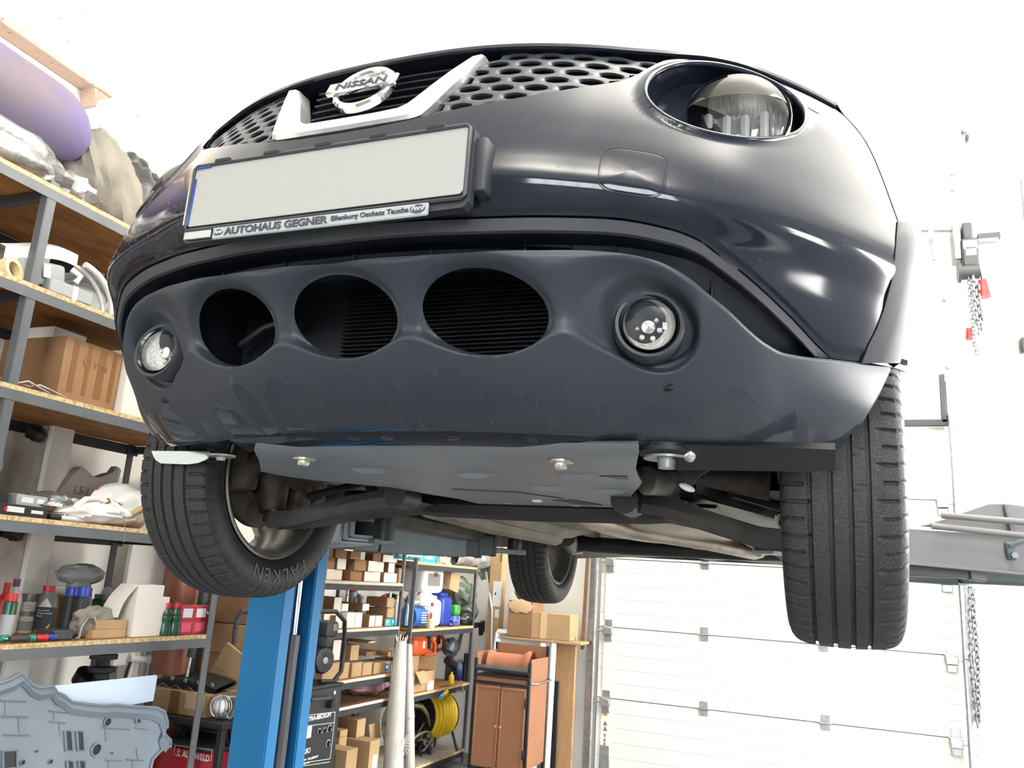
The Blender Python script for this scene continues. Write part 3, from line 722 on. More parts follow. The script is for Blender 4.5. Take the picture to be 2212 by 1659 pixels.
# ---- fenders, arch trims, liners
FWY, RWY, ACZ = 0.882, 3.399, 1.725
for s in (-1, 1):
    bm = BM(); G = []
    for i in range(40):
        row = []
        for j in range(18):
            t = j / 17
            a = PI * (0.90 - 0.86 * i / 39)
            # from arch edge up to the shoulder
            y0, z0 = FWY + 0.41 * math.cos(a), ACZ + 0.41 * max(0, math.sin(a))
            y1, z1 = 0.50 + (1.40 - 0.50) * i / 39, 2.372
            y = y0 + (y1 - y0) * t; z = z0 + (z1 - z0) * t
            x = side_x(min(z, 2.36))
            ysf = float(SF(x, min(z, 2.36))); y = max(y, ysf - 0.002)
            row.append(Vector((s * x, y, z)))
        G.append(row)
    add_grid(bm, G); obj('fender', bm, M_PAINT, car)
    bm = BM(); G = []
    for z_, xi, xo in ((1.797, .802, .868), (1.83, .815, .878), (1.86, .829, .888), (1.90, .843, .896), (1.95, .857, .903), (2.00, .865, .907), (2.05, .871, .909), (2.09, .876, .910)):
        y_ = float(SF(xi, z_)); k_ = (z_ - 1.797) / .3
        G.append([Vector((s * (xi - .004), y_ + .01, z_)), Vector((s * xi, y_ - .004, z_)), Vector((s * (xi * .55 + xo * .45), y_ + .014, z_ + .004)), Vector((s * (xi * .12 + xo * .88), y_ + .040, z_ + .010)), Vector((s * xo, y_ + .062, z_ + .016)), Vector((s * (xo - .012), y_ + .085, z_ + .012)), Vector((s * (xo - .05), y_ + .09, z_ + .010))])
    y_e = float(SF(.876, 2.09))
    for i in range(1, 24):
        a = PI * (0.66 - 0.60 * i / 23)
        R_ = ((.440, .872), (.437, .884), (.42, .900), (.385, .910), (.365, .908), (.355, .895), (.352, .85))
        row = []
        for q, (r_, x_) in enumerate(R_):
            p = Vector((s * x_, FWY + r_ * math.cos(a) * 1.0, ACZ + r_ * math.sin(a)))
            if p.y < y_e + .012 * (q + 1): p.y = y_e + .012 * (q + 1) + .002 * i; p.z = max(p.z, 2.10 + .004 * i)
            row.append(p)
        G.append(row)
    add_grid(bm, G); obj('wheel_arch_trim', bm, M_TRIM, car)
    for wy in (FWY, RWY):
        bm = BM(); G = []
        for i in range(30):
            a = PI * (1.02 - 1.04 * i / 29)
            row = []
            for x_ in (0.52, 0.60, 0.72, 0.84):
                z_ = ACZ + 0.375 * math.sin(a); y_ = wy + 0.375 * math.cos(a)
                if wy == FWY: y_ = max(y_, float(SF(x_, max(z_, 1.66))) + 0.05)
                row.append(Vector((s * x_, y_, z_)))
            G.append(row)
        add_grid(bm, G); obj('wheel_arch_liner', bm, M_DARK, car)
    bm = BM(); add_grid(bm, [[front_point(s * x, z0 + (z1 - z0) * t, -.0015) for t in np.linspace(0, 1, 4)] for x, z0, z1 in ((.690, 2.314, 2.322), (.705, 2.302, 2.321), (.722, 2.295, 2.317), (.738, 2.291, 2.309), (.744, 2.293, 2.300))]); obj('position_lamp', bm, M_TINT, car)

# ---- rest of the body shell: sides, tail, glasshouse, roof
for s in (-1, 1):
    bm = BM()
    poly = [(1.30, 1.60), (3.02, 1.60), (3.02, 1.72)] + [(RWY + 0.41 * math.cos(a), ACZ + 0.41 * math.sin(a)) for a in np.linspace(PI, 0, 14)] + [(3.83, 1.66), (4.08, 1.72), (4.12, 2.05), (4.06, 2.12), (1.30, 2.12)]
    add_prism(bm, poly, (s * 0.885, 0, 0), (0, 1, 0), (0, 0, 1), -0.02 * s); obj('side_panel', bm, M_PAINT, car)
    bm = BM(); add_box(bm, (s * 0.83, 2.14, 1.585), (0.12, 1.75, 0.06), bev=0.015); obj('sill', bm, M_DUSTST, car)
    bm = BM(); G = []
    for i in range(40):
        a = PI * (1.08 - 1.16 * i / 39)
        G.append([Vector((s * x_, RWY + r_ * math.cos(a), ACZ + r_ * math.sin(a))) for r_, x_ in ((0.352, 0.86), (0.356, 0.902), (0.375, 0.908), (0.41, 0.90), (0.44, 0.88))])
    add_grid(bm, G); obj('wheel_arch_trim', bm, M_TRIM, car)
bm = BM(); G = []
for t in np.linspace(0, 1, 14):
    y = 1.15 + 2.85 * t
    zr = 2.46 + (2.90 - 2.46) * min(1, max(0, (y - 1.15) / 0.85)) ** 0.75 - max(0, y - 2.2) ** 2 * 0.05
    if t > 0.93: zr -= (t - 0.93) * 5
    wv = 0.765 - 0.14 * max(0.0, (zr - 2.42) / 0.5)
    G.append([Vector((-0.872, y, 2.10)), Vector((-0.79, y, 2.36)), Vector((-wv, y, zr - 0.06)), Vector((-wv + 0.08, y, zr - 0.01)), Vector((0, y, zr + 0.015)), Vector((wv - 0.08, y, zr - 0.01)), Vector((wv, y, zr - 0.06)), Vector((0.79, y, 2.36)), Vector((0.872, y, 2.10))])
add_grid(bm, G); obj('glasshouse', bm, M_TINT, car)
bm = BM(); add_box(bm, (0, 4.06, 1.95), (1.70, 0.10, 0.75), bev=0.04); obj('tailgate', bm, M_PAINT, car)

# WARP: the nose is a little blunter at its corners than the first plan curve; parts of the front end follow it
def blunt_corners(o):
    if o.type == 'MESH':
        off = Vector(o.location) + (root_loc(o.parent) if o.parent else Vector())
        for v in o.data.vertices:
            p = v.co + off; ax = abs(p.x)
            if ax < .40 or p.y > 1.3: continue
            dl = .055 * float(sstep(.40, .66, ax)) * float(sstep(1.25, .65, p.y)); t = dl / (p.y + 1.0)
            q = Vector((math.copysign(ax + (CAM.x - ax) * t, p.x), p.y - dl, p.z - (p.z - CAM.z) * t)); v.co = q - off
    for c in o.children: blunt_corners(c)
for o in list(car.children):
    if o.name.split('.')[0] in ('front_bumper', 'bumper_trim_band', 'grille_slot', 'slot_rib', 'lower_bumper', 'drain_hole', 'fog_lamp', 'headlamp', 'fender', 'wheel_arch_trim', 'position_lamp', 'bonnet', 'tow_eye_cover', 'cover_seam', 'grille_mesh', 'grille_sill', 'bumper_lip', 'grille_backing'): blunt_corners(o)
# ------------------------------------------------------------------ wheels
def tyre_mesh():
    NT = 640
    prof = [(-.082, .221), (-.098, .236), (-.1065, .256), (-.1085, .275), (-.1065, .293), (-.1015, .306), (-.0965, .3125), (-.092, .3165), (-.087, .3195), (-.078, .3225), (-.068, .3250)]
    gro = [(-.0545, .0042), (-.0195, .0046), (.0135, .0046), (.0435, .0042)]
    tr = []
    prev = -.064
    for c, hw in gro:
        tr += [(prev, 0), ((prev + c - hw) / 2, 0), (c - hw, 0), (c - hw * .8, -.0075), (c + hw * .8, -.0075), (c + hw, 0)]; prev = c + hw + .002
    tr += [(prev, 0), (.055, 0), (.066, 0)]
    crown = lambda w: .3285 - 0.9 * w * w
    prof += [(w, crown(w) + d) for w, d in tr]
    prof += [(.068, .3250), (.078, .3225), (.087, .3195), (.092, .3165), (.0965, .3125), (.1015, .306), (.1065, .293), (.1085, .275), (.1065, .256), (.098, .236), (.082, .221)]
    nb = 64
    bm = BM(); P = []
    for k in range(NT):
        a = 2 * PI * k / NT; row = []
        for w, r in prof:
            aw = abs(w)
            # shoulder sipes, swept, alternately long and short
            if r > 0.305:
                sw = (aw - 0.05) * 2.2
                ph = (k / NT * nb + sw * (1 if w > 0 else -1) * 1.0) % 1.0
                ph2 = (k / NT * nb * .5 + sw * .5 * (1 if w > 0 else -1)) % 1.0
                lim = 0.056 if ph2 < .5 else 0.066
                if aw > lim and ph < 0.19: r = r - 0.0065
                if aw <= 0.050 and aw > 0.004 and r > 0.324:
                    p3 = (k / NT * 32 + w * 14) % 1.0
                    if p3 < 0.05 and (w * 1000) % 37 > 14: r -= 0.003
            row.append(Vector((w, r * math.cos(a), r * math.sin(a))))
        P.append(row)
    add_grid(bm, P, cu=True)
    bmesh.ops.recalc_face_normals(bm, faces=bm.faces[:])
    me = bpy.data.meshes.new('tyre'); bm.to_mesh(me); bm.free()
    me.materials.append(M_RUB); me.materials.append(M_RUBS)
    for p in me.polygons:
        if math.hypot(p.center.y, p.center.z) < 0.306: p.material_index = 1
    me.polygons.foreach_set('use_smooth', [True] * len(me.polygons)); me.set_sharp_from_angle(angle=math.radians(32))
    return me
TYRE = tyre_mesh()
AX = Matrix(((0, 0, 1, 0), (1, 0, 0, 0), (0, 1, 0, 0), (0, 0, 0, 1)))   # lathe axis -> X
def rim_meshes():
    bm = BM()
    add_lathe(bm, [(.221, -.086), (.2235, -.092), (.219, -.095), (.210, -.090), (.206, -.080), (.198, -.066), (.196, .02), (.200, .055), (.210, .075), (.219, .086), (.2235, .088), (.221, .082)], AX, 96)
    add_lathe(bm, [(.216, -.088), (.200, -.062), (.199, .02), (.215, .08)], AX, 96)
    a = bpy.data.meshes.new('rim'); bmesh.ops.recalc_face_normals(bm, faces=bm.faces[:]); bm.to_mesh(a); bm.free(); a.materials.append(M_RIM)
    bm = BM()
    for k in range(5):
        for dd in (-0.17, 0.17):
            t = 2 * PI * k / 5 + dd; t2 = 2 * PI * k / 5 + dd * 1.25
            c0, c1 = Vector((.055, .05 * math.cos(t), .05 * math.sin(t))), Vector((.062, .205 * math.cos(t2), .205 * math.sin(t2)))
            add_cyl(bm, c0, c1, .019, .014, 8)
    add_lathe(bm, [(.0005, .05), (.062, .048), (.070, .055), (.070, .07), (.03, .078), (.0005, .078)], AX, 40)
    b = bpy.data.meshes.new('spoke_star'); bmesh.ops.recalc_face_normals(bm, faces=bm.faces[:]); bm.to_mesh(b); bm.free(); b.materials.append(M_RIMB)
    bm = BM(); add_lathe(bm, [(.0005, -.006), (.07, -.006), (.075, .0), (.138, .0), (.140, .004), (.140, .018), (.138, .022), (.075, .022), (.07, .045), (.0005, .045)], AX, 64)
    c = bpy.data.meshes.new('brake_disc'); bmesh.ops.recalc_face_normals(bm, faces=bm.faces[:]); bm.to_mesh(c); bm.free(); c.materials.append(M_IRON)
    for m_ in (a, b, c):
        m_.polygons.foreach_set('use_smooth', [True] * len(m_.polygons)); m_.set_sharp_from_angle(angle=ANG)
    return a, b, c
RIMM, SPOKE, DISC = rim_meshes()
def wheel(s, y, z, ang):
    c = Vector((s * 0.7645, y, z))
    flip = Matrix.Diagonal((s, 1, 1, 1))
    w = bpy.data.objects.new('tyre', TYRE); COL.objects.link(w); w.parent = car; w.location = c - Vector(car.location); w.scale = (s, 1, 1)
    for n, me in (('rim', RIMM), ('spoke_star', SPOKE), ('brake_disc', DISC)):
        o = bpy.data.objects.new(n, me); COL.objects.link(o); o.parent = w; o.rotation_euler = (ang, 0, 0)
        if n == 'brake_disc': o.location = (-0.03, 0, 0)
    return w
wheel(1, FWY, 1.6257, .3); wl = wheel(-1, FWY, 1.6257, .62); wheel(1, RWY, 1.608, .1); wr = wheel(-1, RWY, 1.608, .9)
# raised lettering on the visible sidewall of the left front tyre
for i, ch in enumerate('FALKEN'):
    a = math.radians(-62 - i * 8.6)
    r = 0.267; c = Vector((-0.7645 + 0.1090, FWY + r * math.cos(a), 1.6257 + r * math.sin(a)))
    rad_ = Vector((0, math.cos(a), math.sin(a))); tan = Vector((0, math.sin(a), -math.cos(a)))
    o = text('tyre_lettering', ch, M_RUBS if i < 0 else mat('raised_rubber', (0.032, 0.032, 0.033), 0.42), car, c - rad_ * 0.018, tan, rad_, 0.050, depth=0.0006, align='CENTER', xs=1.1)

# ------------------------------------------------------------------ underbody
def slab(name, pts, th, m, parent=car, bev=0.0):
    """a flat-ish panel through the given 3-D outline, th thick upwards"""
    bm = BM(); pts = [Vector(p) for p in pts]
    A = [bm.verts.new(p) for p in pts]; B = [bm.verts.new(p + Vector((0, 0, th))) for p in pts]; n = len(pts)
    for k in range(n): bm.faces.new((A[k], A[(k + 1) % n], B[(k + 1) % n], B[k]))
    bm.faces.new(A[::-1]); bm.faces.new(B)
    if bev: bmesh.ops.bevel(bm, geom=bm.edges[:], offset=bev, segments=2, affect='EDGES')
    return obj(name, bm, m, parent)
# engine guard: flat front strip, a fold, the main face sloping down to the rear
def sk(x, y): return Vector((x, y, 1.612 - 0.040 * max(0, (y - 0.36)) + (0.012 if y < 0.36 else 0)))
bm = BM()
out = [(-.33, .335), (-.38, .40), (-.52, .60), (-.47, .70), (-.28, .80), (-.17, .97), (.25, 1.07), (.39, .66), (.40, .56), (.425, .50), (.44, .335)]
rows = [(.335, -.33, .45), (.36, -.352, .446), (.45, -.41, .422), (.52, -.46, .404), (.60, -.52, .392), (.66, -.50, .385), (.72, -.44, .366), (.80, -.28, .336), (.90, -.22, .30), (.97, -.17, .274), (1.05, -.15, .245)]
G = []
for y, a, b_ in rows:
    G.append([sk(a + (b_ - a) * k / 20, y) for k in range(21)])
add_grid(bm, G)
add_grid(bm, [[p + Vector((0, 0, 0.003)) for p in r] for r in G])
# turned-up rear flange and rolled sides
add_grid(bm, [[p, p + Vector((0, 0.012, 0.03))] for p in G[-1]])
skid = obj('engine_guard', bm, M_SKID, car)
for x, y in ((-.283, .436), (.283, .436), (-.05, 1.02), (.13, 1.03)):
    bm = BM(); p = sk(x, y); add_lathe(bm, [(.0005, -.016), (.010, -.016), (.013, -.012), (.013, -.006), (.024, -.004), (.024, .0)], Matrix.Translation(p), 20) if y < .6 else add_box(bm, p + Vector((0, .01, .004)), (.022, .012, .012), bev=.002)
    obj('guard_bolt', bm, M_BOLT, skid)
for x, y, w in ((-.19, .56, .10), (.04, .60, .10), (.27, .60, .09), (.15, .76, .09), (.29, .78, .08), (.30, .92, .06)):
    bm = BM(); p = sk(x, y); G = []
    for i in range(13):
        t = i / 12; h = math.sin(PI * t) ** .5 if 0 < t < 1 else 0
        G.append([p + Vector((-w / 2 + w * t, -.02 + .0 * h, .001)), p + Vector((-w / 2 + w * t, -.012, -.010 * h)), p + Vector((-w / 2 + w * t, .022, .001))])
    add_grid(bm, G); obj('guard_louvre', bm, M_SKID, skid)
for pts in ([(-.11, .80), (-.08, .80), (-.08, .806), (-.11, .806)], [(.02, .82), (.05, .82), (.14, .91), (.135, .914), (.045, .826), (.02, .826)], [(-.08, .804), (.02, .822), (.02, .824), (-.08, .807)], [(.10, .94), (.16, .93), (.21, 1.0), (.15, 1.0)], [(.315, .59), (.372, .585), (.366, .622), (.35, .622)]):
    slab('guard_slot', [sk(x, y) - Vector((0, 0, .0015)) for x, y in pts], .003, M_DARK, skid)
bm = BM(); add_box(bm, sk(.055, .955) - Vector((0, 0, .002)), (.022, .014, .006)); obj('guard_tab', bm, M_PAINTWHT, skid)

# underbody sheet metal
bm = BM(); G = []
for y in np.linspace(1.05, 3.85, 15):
    row = []
    for x in np.linspace(-.80, .80, 41):
        z = 1.635
        if abs(x) < .14: z += .05 * math.cos(x / .14 * PI / 2)
        if .40 < abs(x) < .52: z -= .045
        if .17 < abs(x) < .38: z += .008 * math.sin(y * 14)
        if y > 2.75: z += .05 * min(1, (y - 2.75) / .3)
        row.append(Vector((x, y, z)))
    G.append(row)
add_grid(bm, G); obj('floor_pan', bm, M_BODYU, car, angle=math.radians(20))
bm = BM(); G = []
for y in np.linspace(1.15, 2.05, 24):
    G.append([Vector((x, y + 0.05 * math.sin(x * 9), 1.622 + .035 * math.cos(x / .17 * PI / 2) + .003 * math.sin(y * 60))) for x in np.linspace(-.17, .17, 12)])
add_grid(bm, G); obj('tunnel_heat_shield', bm, M_HEAT, car)
bm = BM(); add_ball(bm, (.13, 2.25, 1.655), (.36, .52, .085), 32); obj('fuel_tank_shield', bm, M_HEAT, car)
bm = BM(); add_tube(bm, [(.02, 1.1, 1.64), (.02, 1.5, 1.60), (.06, 1.9, 1.59), (.30, 2.2, 1.575), (.42, 2.7, 1.57), (.40, 3.2, 1.60), (.35, 3.6, 1.63)], .03, 12); obj('exhaust_pipe', bm, M_EXH, car)
bm = BM(); add_tube(bm, [(-.25, 3.66, 1.66), (.1, 3.68, 1.66), (.42, 3.66, 1.66)], [.05, .095, .07], 16); obj('muffler', bm, M_EXH, car)
for s in (-1, 1):
    bm = BM(); add_tube(bm, [(s * .40, 1.0, 1.63), (s * .43, 1.3, 1.60), (s * .47, 1.9, 1.595), (s * .47, 2.7, 1.60)], .04, 8); obj('frame_rail', bm, M_BODYU, car)
    slab('jacking_plate', [(s * .50, 1.25, 1.60), (s * .76, 1.25, 1.60), (s * .76, 1.6, 1.60), (s * .50, 1.6, 1.60)], .02, M_DUSTST)
    bm = BM(); add_tube(bm, [(s * .52, 2.2, 1.607), (s * .54, 2.8, 1.605)], .008, 8); add_tube(bm, [(s * .56, 2.2, 1.609), (s * .58, 2.8, 1.605)], .006, 8); obj('brake_line', bm, M_BLKST, car)
# front subframe, control arms, anti-roll bar, drive shafts
bm = BM(); add_tube(bm, [(-.42, 1.16, 1.60), (-.30, 1.12, 1.585), (0, 1.10, 1.58), (.30, 1.12, 1.585), (.42, 1.16, 1.60)], .034, 8); obj('subframe', bm, M_BLKST, car)
for s in (-1, 1):
    bm = BM(); G = []
    spine = [(.665, .865, 1.505, .03), (.60, .885, 1.512, .045), (.52, .92, 1.535, .062), (.44, .97, 1.560, .095), (.36, 1.02, 1.578, .13), (.29, 1.05, 1.585, .15)]
    for x, y, z, w in spine:
        G.append([Vector((s * x, y - w, z)), Vector((s * x, y - w * .9, z - .022)), Vector((s * x, y - w * .4, z - .006)), Vector((s * x, y + w * .4, z - .006)), Vector((s * x, y + w * .9, z - .022)), Vector((s * x, y + w, z)), Vector((s * x, y + w * .9, z + .022)), Vector((s * x, y - w * .9, z + .022))])
    add_grid(bm, G, cv=True); arm = obj('control_arm', bm, M_DUSTST, car)
    bm = BM(); add_cyl(bm, (s * .672, .868, 1.50), (s * .672, .868, 1.56), .028, .022, 14); obj('ball_joint', bm, M_BLKST, arm)
    bm = BM(); add_cyl(bm, (s * .30, .86, 1.585), (s * .30, .95, 1.585), .033, n=14); obj('bush', bm, M_BLACK, arm)
    bm = BM(); add_tube(bm, [(s * .12, .83, 1.66), (s * .45, .85, 1.64), (s * .62, .87, 1.63)], [.024, .016, .04], 12); obj('drive_shaft', bm, M_IRON, car)
    bm = BM()
    add_tube(bm, [(s * .68, .87, 1.53), (s * .70, .87, 1.62), (s * .67, .89, 1.75), (s * .60, .91, 1.95)], [.035, .055, .035, .03], 12)
    add_box(bm, (s * .69, .99, 1.60), (.06, .07, .12), bev=.012); obj('steering_knuckle', bm, M_IRON, car)
    bm = BM(); add_box(bm, (s * .70, .745, 1.645), (.085, .07, .15), bev=.02, seg=2); add_cyl(bm, (s * .645, .745, 1.645), (s * .70, .745, 1.645), .03, n=14); obj('brake_caliper', bm, M_IRON, car)
    bm = BM(); add_tube(bm, [(s * .62, .90, 1.72), (s * .60, .91, 2.0)], .06, 16); obj('suspension_strut', bm, M_BLKST, car)
    bm = BM(); add_tube(bm, [(s * .35, 1.06, 1.66), (s * .50, 1.02, 1.63), (s * .655, .99, 1.585)], .011, 8); obj('track_rod', bm, M_BLKST, car)
    # rear axle
    bm = BM(); add_tube(bm, [(s * .50, 2.95, 1.62), (s * .56, 3.2, 1.60), (s * .62, 3.40, 1.60)], [.05, .045, .05], 10); obj('trailing_arm', bm, M_DUSTST, car)
    bm = BM(); add_tube(bm, [(s * .52, 3.45, 1.62), (s * .52, 3.45, 1.80)], .05, 14); obj('rear_spring', bm, M_BLKST, car)
    slab('spring_seat', [(s * .44, 3.36, 1.605), (s * .62, 3.36, 1.59), (s * .64, 3.54, 1.58), (s * .46, 3.56, 1.60)], .015, M_DUSTST)
    bm = BM(); add_tube(bm, [(s * .58, 3.50, 1.57), (s * .62, 3.46, 1.56), (s * .66, 3.42, 1.60)], .012, 8); obj('brake_cable', bm, M_ALU, car)
bm = BM(); add_tube(bm, [(-.60, 3.34, 1.61), (-.3, 3.33, 1.60), (0, 3.33, 1.60), (.3, 3.33, 1.60), (.60, 3.34, 1.61)], .042, 10); obj('rear_axle_beam', bm, M_BLKST, car)
bm = BM(); G = []
for x in np.linspace(-.88, .88, 45):
    zb = 1.588 - .030 * (abs(x) / .6) ** 2 if abs(x) < .75 else 1.55 + (abs(x) - .75) * .8
    yb = 4.13 - .28 * (abs(x) / .88) ** 3
    G.append([Vector((x * .97, yb - .32, zb + .05)), Vector((x, yb - .10, zb)), Vector((x, yb - .02, zb + .02)), Vector((x, yb, zb + .12)), Vector((x, yb - .02, zb + .35))])
add_grid(bm, G); rb = obj('rear_bumper', bm, M_BLKST, car)
for x in (-.165, -.125):
    bm = BM(); add_ball(bm, (x, 4.012, 1.593), (.008, .004, .008), 10); obj('hole_light_dot', bm, M_PAINTWHT, rb)  # white dots stand for light showing through two holes
# front corner pieces: wheel deflectors, mounts and brackets around the engine
def plate_y(name, px, Y, th, m, parent=car):
    bm = BM(); pts = [at_y(x, y, Y) for x, y in px]
    add_prism(bm, [(p.x, p.z) for p in pts], (0, Y, 0), (1, 0, 0), (0, 0, 1), -th)
    return obj(name, bm, m, parent)
plate_y('wheel_deflector', [(327, 974), (452, 975), (455, 980), (446, 992), (428, 1000), (405, 1003), (348, 1001), (336, 994), (331, 985)], 0.52, .004, M_FAIRW)
bm = BM(); xs_ = np.linspace(.47, .755, 14)
add_grid(bm, [[Vector((x, .40 + .10 * (x - .47), 1.640)), Vector((x, .36 + .10 * (x - .47) + .12 * (x - .47), 1.628)), Vector((x, .44 + .4 * max(0, x - .68), 1.594 + .05 * max(0, x - .70) * 3))] for x in xs_]); obj('wheel_deflector', bm, M_BLACK, car)
slab('undertray', [(-.60, .58, 1.665), (-.40, .36, 1.655), (.40, .36, 1.655), (.60, .58, 1.665), (.56, 1.0, 1.70), (-.56, 1.0, 1.70)], .006, M_DARK)
c = at_z(1440, 985, 1.615)
bm = BM(); add_lathe(bm, [(.0005, -.004), (.030, -.004), (.046, .0), (.052, .004), (.052, .016), (.044, .022), (.0005, .022)], Matrix.Translation(c), 28); mt = obj('engine_mount', bm, M_RUBS, car)
bm = BM(); add_lathe(bm, [(.0005, -.022), (.014, -.022), (.017, -.004), (.040, -.006), (.040, -.002), (.0005, -.002)], Matrix.Translation(c), 20); obj('mount_bolt', bm, M_GALVD, mt)
bm = BM(); add_ball(bm, at_z(1435, 1042, 1.645), (.075, .11, .075), 16); gb = obj('gearbox_housing', bm, M_ALU, car)
bm = BM(); add_ball(bm, at_z(1405, 1075, 1.66), (.09, .16, .06), 16); obj('oil_sump', bm, M_ALU, gb)
bm = BM(); add_tube(bm, [at_z(1395, 1038, 1.625), at_z(1440, 1040, 1.63)], .033, 14); obj('mount_arm', bm, M_ALU, gb)
bm = BM()
p = [at_y(x, y, .62) for x, y in ((1455, 1008), (1535, 1012), (1510, 1028), (1496, 1046), (1484, 1047), (1472, 1025))]
add_prism(bm, [(q.x, q.z) for q in p], (0, .62, 0), (1, 0, 0), (0, 0, 1), -.012); br = obj('support_bracket', bm, M_DUSTST, car)
q = at_y(1484, 1053, .62); bm = BM(); add_ball(bm, q, (.017, .012, .007), 12, rot(0, .4, 0)); obj('bracket_tip', bm, M_PAINTWHT, br)
bm = BM(); q = at_z(478, 985, 1.612); add_lathe(bm, [(.0005, -.010), (.010, -.010), (.012, -.003), (.034, -.002), (.035, .002), (.0005, .002)], Matrix.Translation(q) @ Matrix.Diagonal((1, .7, 1, 1)), 20); obj('plastic_rivet', bm, M_ALU, car)
bm = BM(); q = at_z(1490, 982, 1.615); add_ball(bm, q, .013, 12); obj('ball_stud', bm, M_CHROME, car)
slab('lower_brace', [at_z(1455, 1078, 1.60), at_z(1500, 1072, 1.60), at_z(1680, 1120, 1.585), at_z(1675, 1150, 1.585), at_z(1560, 1120, 1.59)], .035, M_BLKST, bev=.008)
slab('floor_brace', [at_z(1490, 1172, 1.60), at_z(1660, 1178, 1.60), at_z(1660, 1195, 1.60), at_z(1500, 1192, 1.60)], .02, M_DUSTST)

# water beads on the paint and plastic
bm = BM()
def bead(x, z, r, off=0.0):
    y = float(SF(x, z)) + off
    P = []
    for i in range(6):
        a = 2 * PI * i / 6; P.append([Vector((x + r * math.cos(a) * math.cos(b), y - r * .7 * math.sin(b), z + r * math.sin(a) * math.cos(b))) for b in (0, PI / 4, PI / 2)])
    add_grid(bm, P, cu=True)
for _ in range(150):
    x = rng.uniform(-.62, -.30); zt, zb = 2.03, float(C3(x)) + .004
    bead(x, rng.uniform(zb, zt), .0006 + .0018 * rng.random() ** 2)
for _ in range(150):
    x = rng.uniform(-.1, .82); z = rng.uniform(float(C3(x)) + .005, 2.10)
    if abs(x) < .3 and z > 1.9: continue
    bead(x, z, .0005 + .0014 * rng.random() ** 2)
for _ in range(130):
    x = rng.uniform(-.52, -.10); z = rng.uniform(float(C4(x)) - .022, float(C4(x)) - .004); bead(x, z, .0007 + .0013 * rng.random() ** 2)
for _ in range(160):
    x = rng.uniform(-.3, .8); z = rng.uniform(float(C5(x)) + .01, float(C4(x)) - .008)
    if min(sdf(x, z, h) for h in HOLES + POCK) < .016: continue
    bead(x, z, .0006 + .0011 * rng.random() ** 2)
w_ = obj('water_beads', bm, M_WATER, car); w_['kind'] = 'stuff'; blunt_corners(w_)

# ------------------------------------------------------------------ two-post lift
M_BLUE = mat('lift_blue', '#2476ad', 0.38, spec=0.5, noise=0.06, nscale=3)
M_ARM = mat('arm_grey', '#727c80', 0.5, noise=0.12, nscale=6)
M_ARML = mat('arm_pale_grey', '#9aa6a9', 0.45, noise=0.15, nscale=14)
M_CYL = mat('cylinder_grey', '#4a4d52', 0.4, noise=0.2, nscale=8)
lifts = {-1: thing('car_lift_post', 'blue steel lift column with hydraulic cylinder and grey arms, standing by the shelves', 'car lift', (-1.52, 2.15, 0)),
         1: thing('car_lift_post', 'right lift post whose light grey beam and guard rods reach behind the front tyre', 'car lift', (1.52, 2.15, 0))}
def column(s):
    lift = lifts[s]
    y0, y1, x0, x1 = 2.0, 2.29, 1.43, 1.612
    t = .012; lipw = .075; H = 2.75
    poly = [(x0, y0), (x1, y0), (x1, y1), (x0, y1), (x0, y1 - lipw), (x0 + t, y1 - lipw), (x0 + t, y1 - t), (x1 - t, y1 - t), (x1 - t, y0 + t), (x0 + t, y0 + t), (x0 + t, y0 + lipw), (x0, y0 + lipw)]
    bm = BM(); add_prism(bm, [(s * a, b_) for a, b_ in poly], (0, 0, 0), (1, 0, 0), (0, 1, 0), H)
    bmesh.ops.bevel(bm, geom=[e for e in bm.edges if abs(e.verts[0].co.z - e.verts[1].co.z) > 1], offset=.006, segments=2, affect='EDGES')
    obj('column', bm, M_BLUE, lift)
    bm = BM(); add_box(bm, (s * 1.53, 2.145, .012), (.42, .55, .024), bev=.005); obj('base_plate', bm, M_BLUE, lift)
    bm = BM(); add_cyl(bm, (s * 1.468, 2.150, .03), (s * 1.468, 2.150, 1.10), .030, n=24); add_cyl(bm, (s * 1.468, 2.150, 1.03), (s * 1.468, 2.150, 1.10), .0315, n=24); cy = obj('hydraulic_cylinder', bm, M_CYL, lift)
    bm = BM(); add_cyl(bm, (s * 1.468, 2.150, 1.10), (s * 1.468, 2.150, 2.2), .0155, n=20); obj('piston_rod', bm, M_CHROME, cy)
    bm = BM(); add_box(bm, (s * 1.40, 2.145, 1.56), (.06, .28, .16), bev=.01); obj('carriage', bm, M_ARM, lift)
column(-1); column(1)
def rrect(h, w, r, n=4):
    out = []
    for qx, qy, a0 in ((1, 1, 0), (-1, 1, PI / 2), (-1, -1, PI), (1, -1, 1.5 * PI)):
        for k in range(n + 1):
            a = a0 + PI / 2 * k / n; out.append((qx * (w / 2 - r) + r * math.cos(a), qy * (h / 2 - r) + r * math.sin(a)))
    return out
def tube_box(bm, p0, p1, w, h, wall=.008, r=.012):
    p0, p1 = Vector(p0), Vector(p1); d = (p1 - p0).normalized(); u = d.cross(Vector((0, 0, 1))).normalized(); v = u.cross(d).normalized()
    O = rrect(h, w, r); I = rrect(h - 2 * wall, w - 2 * wall, max(.003, r - wall))
    add_grid(bm, [[p0 + u * a + v * b_ for a, b_ in O], [p1 + u * a + v * b_ for a, b_ in O], [p1 + u * a + v * b_ for a, b_ in I], [p0 + u * a + v * b_ for a, b_ in I]], cu=True, cv=True)
def pad(x, y, zt, zb, m=M_BLKST):
    lift = lifts[1 if x > 0 else -1]
    bm = BM(); add_lathe(bm, [(.0005, zb), (.034, zb), (.034, zt - .03), (.03, zt - .03), (.03, zt - .018), (.058, zt - .018), (.060, zt - .004), (.056, zt), (.0005, zt)], Matrix.Translation((x, y, 0)), 28); return obj('lifting_pad', bm, m, lift)
